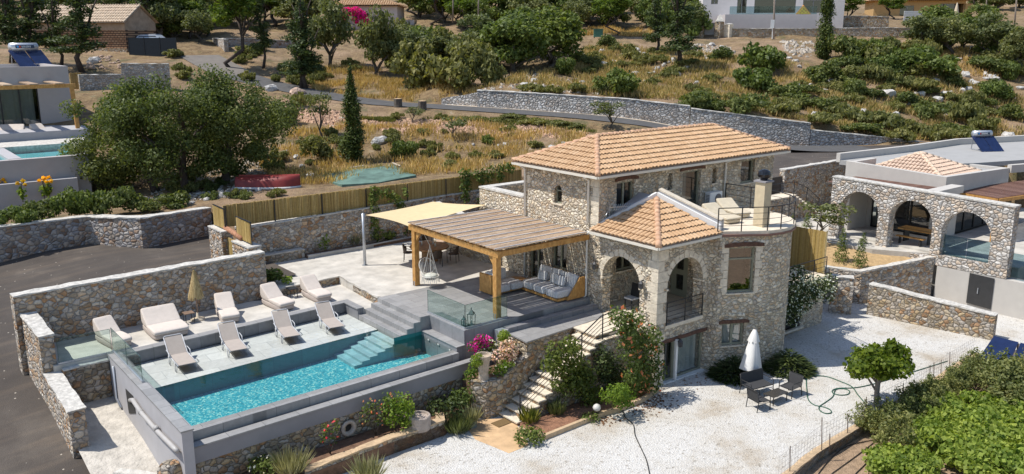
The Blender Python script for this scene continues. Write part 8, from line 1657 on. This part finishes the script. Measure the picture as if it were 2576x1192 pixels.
for i in range(60):
    x = rnd.uniform(1120, 1980); y = rnd.uniform(720, 1230)
    if x < 1330 and y > 900 and y-900 > (x-1130)*1.2: continue
    veg('squash', x, y, rnd.uniform(.9, 1.3), 'bright green squash plant sprawling over the vegetable garden', 'squash plants in the vegetable garden')
for i in range(10): veg('squash', rnd.uniform(840, 1120), rnd.uniform(1130, 1230), 1.0, 'bright green squash plant at the bottom edge beside the bare soil', 'squash plants at the bottom edge')
# right villa bed: olive, young conifers, flowers
def pv(q, z): return P(*T(3, 1, *q), z)
plant('sapling', 0, 0, 150, 115, 'old olive tree in the raised bed before the stone arches', 'tree', p=(43.9, 26.6, -.6)); 
KIND['small_conifer'] = [(quadmesh('conifer_leaves', leafdata([(0, 0, .3+i*.22, .55-.05*i, .55-.05*i, .2) for i in range(9)], 620, .16, 9, .35), L_green), None, 2.2, 1.15)]
for lab, q, w_, h_ in (('young conifer in the raised bed, closest to the bamboo screen', (550, 800), 48, 100), ('young conifer in the raised bed, right one near the coping', (690, 830), 48, 85), ('young conifer in the bed, slim one behind the olive', (715, 720), 34, 60), ('small shrub on the path beyond the bamboo screen, right one', (290, 530), 34, 44), ('small shrub on the path beyond the bamboo screen, left one', (185, 520), 22, 40)): plant('small_conifer', 0, 0, w_, h_, lab, 'conifer' if 'conifer' in lab else 'shrub', p=pv(q, -1.15 if q[1] > 600 else -.56), name='young_conifer' if 'conifer' in lab else 'path_shrub')
for lab, q, col in (('pink flowers above the villa stair wall', (425, 115), L_red), ('yellow flowers above the villa stair wall', (540, 120), L_yellow)):
    p = PD(*T(3, 1, *q), 62); leafy('flower_cluster', lab, 'flowers', [(0, 0, 0, .8, .5, .35), (.5, 0, -.1, .5, .4, .3)], [(200, .2, L_green, 'leaves'), (220, .2, col, 'blossoms')], p)
p = PD(*T(3, 1, 370, 200), 61.5); leafy('trailing_plant', 'dark trailing plant hanging down the wall left of the stone arches', 'plant', [(0, 0, 0, .5, .4, .5), (0, 0, -.8, .35, .3, .6), (-.1, 0, -1.5, .3, .3, .5), (.8, 0, .5, .8, .4, .3)], [(700, .2, L_dark, 'leaves')], p)
stonewall('bed_wall', 'stone wall of the flower bed between villa stair and stone arches', [(p[0]-1.6, p[1]+.4), (p[0]+3.2, p[1]+.2)], [-.6, -.6], [p[2]+.2, p[2]+.2], .5, M_wall, None)
# rocks
rk = []
for v in range(5):
    bm = bmesh.new(); bmesh.ops.create_icosphere(bm, subdivisions=2, radius=1.0); r_ = random.Random(v+40)
    for vv in bm.verts: q = vv.co; f_ = .72+.5*r_.random()*abs(math.sin(q.x*2.1+v)*math.cos(q.y*1.7))+.16*r_.random(); vv.co = Vector((q.x*f_, q.y*f_*.8, q.z*f_*.6))
    me = bpy.data.meshes.new('rock'); bm.to_mesh(me); bm.free(); me.materials.append(M_rock if v != 4 else M_rockr); rk.append(me)
def rock(x, y, wpx, lab, grp=None, p=None, flat=.7, m=None, name='rock'):
    p = p or PG(x, y); s = wpx*dep(p)/F/.97/1.9; i = int(x*7+y) % 4; return tag(link(name, rk[i] if m is None else rk[m], None, (p[0], p[1], p[2]+.15*s), (x*1.7) % 6.28, (s, s, s*flat*1.3)), lab, 'rock', grp)
for x, y, w_, lab in ((2090, 212, 36, 'largest white boulder on the right slope'), (2232, 240, 42, 'long white rock ledge in the middle of the right slope'), (2080, 270, 40, 'white angular rock just above the scrub on the right slope'), (1855, 157, 18, 'single round white boulder left of the big green bush'), (2535, 346, 34, 'hollow white rock above the right villa roof'), (955, 362, 44, 'long white rock slab right of the cypress'), (680, 228, 42, 'large pale boulder at the road verge, left of two'), (748, 238, 42, 'large pale boulder at the road verge, right of two'), (235, 158, 38, 'big pale boulder beside the pine by the barn'), (228, 172, 34, 'reddish boulder at the foot of the barn pine'), (780, 445, 34, 'grey boulder between boat and shade net'), (555, 497, 40, 'grey boulder left of the red boat'), (2510, 132, 0, '')):
    if w_: rock(x, y, w_, lab, m=4 if 'reddish' in lab or '748' == str(x) else None, name='boulder')
rnd = random.Random(21)
WR = [(1520, 165, 26), (1545, 158, 20), (1570, 142, 26), (1600, 130, 30), (1490, 150, 16), (1345, 208, 30), (1320, 215, 22), (1365, 222, 18), (1300, 200, 20), (1450, 200, 8), (1630, 190, 20), (1680, 158, 14), (1720, 130, 22), (1750, 135, 16), (1780, 150, 18), (1790, 115, 22), (1815, 120, 14), (1800, 190, 16), (1765, 200, 12), (1970, 142, 18), (2000, 155, 16), (2010, 170, 16), (1985, 148, 14), (2045, 210, 20), (2005, 215, 18), (2070, 230, 22), (2095, 245, 18), (1950, 240, 16), (2130, 255, 18), (2230, 222, 20), (2315, 240, 26), (2290, 255, 22), (2350, 205, 14), (2450, 215, 30), (2480, 200, 16), (2375, 275, 16), (2340, 278, 14), (2425, 298, 20), (2440, 300, 18), (2480, 275, 16), (2565, 225, 18), (2410, 150, 16), (2430, 145, 18), (2395, 150, 18), (2280, 325, 14), (2320, 335, 12), (2435, 330, 14), (1245, 195, 18), (1180, 247, 16), (2265, 200, 10), (2330, 230, 14), (2500, 195, 16), (1860, 200, 10)]
WN = len(WR)
for x, y, w_ in WR: rock(x, y, w_, 'white limestone rock outcrop among dry grass on the hillside above the road wall', 'limestone rocks above the road wall')
rr = random.Random(9); WR += [(rr.uniform(1940, 2560), rr.uniform(190, 300), rr.uniform(12, 26)) for _ in range(46)]+[(rr.uniform(1460, 1760), rr.uniform(125, 215), rr.uniform(10, 22)) for _ in range(26)]
for x, y, w_ in WR[WN:]: rock(x, y, w_, 'white limestone rock outcrop among dry grass on the hillside above the road wall', 'limestone rocks above the road wall', flat=1.05)
WR2 = [(650, 480, 22), (700, 465, 18), (720, 385, 20), (745, 400, 24), (690, 398, 18), (640, 370, 18), (665, 340, 20), (760, 420, 20), (855, 400, 20), (905, 395, 16), (1000, 420, 16), (1190, 365, 14), (1270, 365, 16), (1255, 370, 14), (520, 505, 24), (480, 512, 20), (440, 505, 22), (400, 515, 18), (360, 500, 20), (500, 490, 18), (610, 500, 20), (330, 470, 16), (1390, 375, 26), (1420, 365, 22), (1330, 350, 14), (1505, 352, 16), (860, 300, 16), (840, 320, 14), (970, 330, 12)]
for x, y, w_ in WR2: rock(x, y, w_, 'pale rock on the ground between hill road and bamboo fence', 'pale rocks below the road')
for i in range(26): rock(rnd.uniform(245, 300), rnd.uniform(142, 175), rnd.uniform(6, 14), 'small pinkish stone on the rubble heap before the barn', 'stones of the rubble heap', m=4)
for i in range(12): t = i/12; q = pv((790+t*400, 650+t*75), -1.2); tag(link('border_stone', rk[i % 5], None, (q[0], q[1], q[2]+.1), i*1.3, (.28, .28, .3)), 'rough border stone edging the raised bed before the arches', 'rock', 'border stones of the raised bed')
# loose reddish rubble on the bank: uncountable
def scatter(name, poly, n, mk, kind='stuff'):
    pts = [PG(x, y) for x, y in poly]; xs = [p[0] for p in pts]; ys = [p[1] for p in pts]; rng = np.random.default_rng(hash_(name)); X = rng.uniform(min(xs), max(xs), n*3); Y = rng.uniform(min(ys), max(ys), n*3); k = inpoly(X, Y, [(p[0], p[1]) for p in pts]); X = X[k][:n]; Y = Y[k][:n]; return X, Y, height(X, Y), rng
def rubble(name, poly, n, s0, mat):
    X, Y, Z, rng = scatter(name, poly, n, None); V = []; base = np.array([(-1, -.8, 0), (1, -.9, 0), (.8, 1, 0), (-.9, .8, 0), (-.5, -.5, .9), (.5, -.4, 1), (.4, .5, .8), (-.4, .5, 1.0)])
    fcs = [(0, 1, 5, 4), (1, 2, 6, 5), (2, 3, 7, 6), (3, 0, 4, 7), (4, 5, 6, 7)]
    for x, y, z in zip(X, Y, Z):
        s = s0*(.4+rng.random()); a = rng.random()*6.28; c_, s_ = math.cos(a), math.sin(a); b_ = base*(s*(.7+.6*rng.random((8, 3)))); b_ = np.column_stack([b_[:, 0]*c_-b_[:, 1]*s_+x, b_[:, 0]*s_+b_[:, 1]*c_+y, b_[:, 2]+z-.03])
        for f_ in fcs: V.append(b_[list(f_)])
    tag(link(name, quadmesh(name, np.concatenate(V), mat)), kind='stuff')
M_rub = plain('reddish_rubble', (.46, .30, .20), .95, .3, 2.5, obj=False); M_rubw = plain('pale_rubble', (.42, .37, .31), .95, .3, 2.5, obj=False)
rubble('reddish_rubble', [(925, 292), (1120, 302), (1480, 335), (1500, 352), (1290, 345), (1000, 335), (900, 320)], 2600, .13, M_rub); rubble('roadside_rubble', [(700, 250), (860, 285), (900, 330), (720, 300)], 900, .16, M_rub); rubble('tree_foot_rubble', [(300, 520), (600, 500), (720, 440), (700, 380), (480, 440)], 900, .10, M_rubw); rubble('slope_rubble', [(1460, 205), (1560, 240), (1200, 245), (1240, 190)], 420, .14, M_rubw); rubble('lane_rubble', [(1960, 105), (2050, 110), (2040, 150), (1985, 140)], 150, .2, M_rubw); rubble('fallen_wall_rubble', [(1740, 112), (1830, 112), (1850, 135), (1730, 150)], 140, .18, M_rubw)
# dry grass: uncountable blades over the slope, in clumps
def grass(name, polys, n, h_, lm, w_=.05, pn=.5):
    VV = []
    for j, poly in enumerate(polys):
        X, Y, Z, rng = scatter(name+str(j), poly, n, None); k = np.sin(X*.9+1.7*np.sin(Y*.6))*np.sin(Y*.8+1.3*np.sin(X*.5))+rng.normal(size=len(X))*.35 > pn-.6; X, Y, Z = X[k], Y[k], Z[k]
        d2 = np.min((X[:, None]-ROADL[None, ::4, 0])**2+(Y[:, None]-ROADL[None, ::4, 1])**2, 1); k = d2 > 5; X, Y, Z = X[k], Y[k], Z[k]
        hh = h_*(.5+.7*rng.random(len(X))); zz_ = Z-.03
        def area(r_, m): return np.column_stack([X, Y])
        V = blades(len(X), area, h_, j+hash_(name), w_, .7); V = V.reshape(-1, 4, 3); V[:, :, 2] += zz_[:, None]; VV.append(V.reshape(-1, 3))
    tag(link(name, quadmesh(name, np.concatenate(VV), lm)), kind='stuff')
slope = [[(1210, 224), (1430, 232), (1720, 262), (2030, 305), (2360, 358), (2576, 372), (2576, 250), (2400, 200), (2100, 190), (1750, 130), (1480, 110), (1430, 180), (1230, 205)]]
bank = [[(930, 300), (1480, 340), (1430, 400), (1300, 428), (700, 470), (640, 400), (740, 330)], [(880, 160), (1210, 225), (1190, 255), (930, 250), (780, 225), (800, 180)]]
grass('dry_grass', slope, 60000, .55, L_grass, .07, .55); grass('bank_grass', bank, 26000, .5, L_grass, .06, .75); grass('green_weeds', slope, 42000, .42, L_weed, .08, .85); grass('verge_weeds', [[(1050, 303), (1200, 300), (1480, 325), (1500, 335), (1250, 318)], [(900, 300), (1000, 300), (990, 312)]], 9000, .3, L_weed, .06, .2); grass('lane_grass', [[(1450, 92), (1640, 92), (1640, 70), (1480, 75)], [(2100, 150), (2576, 210), (2576, 130), (2200, 110), (2100, 110)]], 9000, .6, L_grass, .09, .6)
# leaf litter under the trees beside the gravel, small debris
rng = np.random.default_rng(2); n = 420; V = []
for c_, r_, m in (((T(2, 2, 960, 680)), .9, 150), ((T(2, 2, 1080, 630)), .9, 150), ((T(2, 2, 700, 780)), .6, 60), ((T(2, 2, 1300, 480)), 1.2, 60)):
    p = P(*c_, GZ); q = rng.normal(size=(m, 2))*r_*.5; a = rng.random(m)*6.28; s_ = .05*(.6+rng.random(m)); x, y = p[0]+q[:, 0], p[1]+q[:, 1]
    for i in range(m): ca, sa = math.cos(a[i])*s_[i], math.sin(a[i])*s_[i]; V += [(x[i]+ca, y[i]+sa, GZ+.012), (x[i]-sa*.5, y[i]+ca*.5, GZ+.02), (x[i]-ca, y[i]-sa, GZ+.01), (x[i]+sa*.5, y[i]-ca*.5, GZ+.015)]
tag(link('leaf_litter', quadmesh('leaf_litter', np.array(V), leaf('dead_leaf', (.10, .05, .03), (.26, .12, .06)))), kind='stuff')
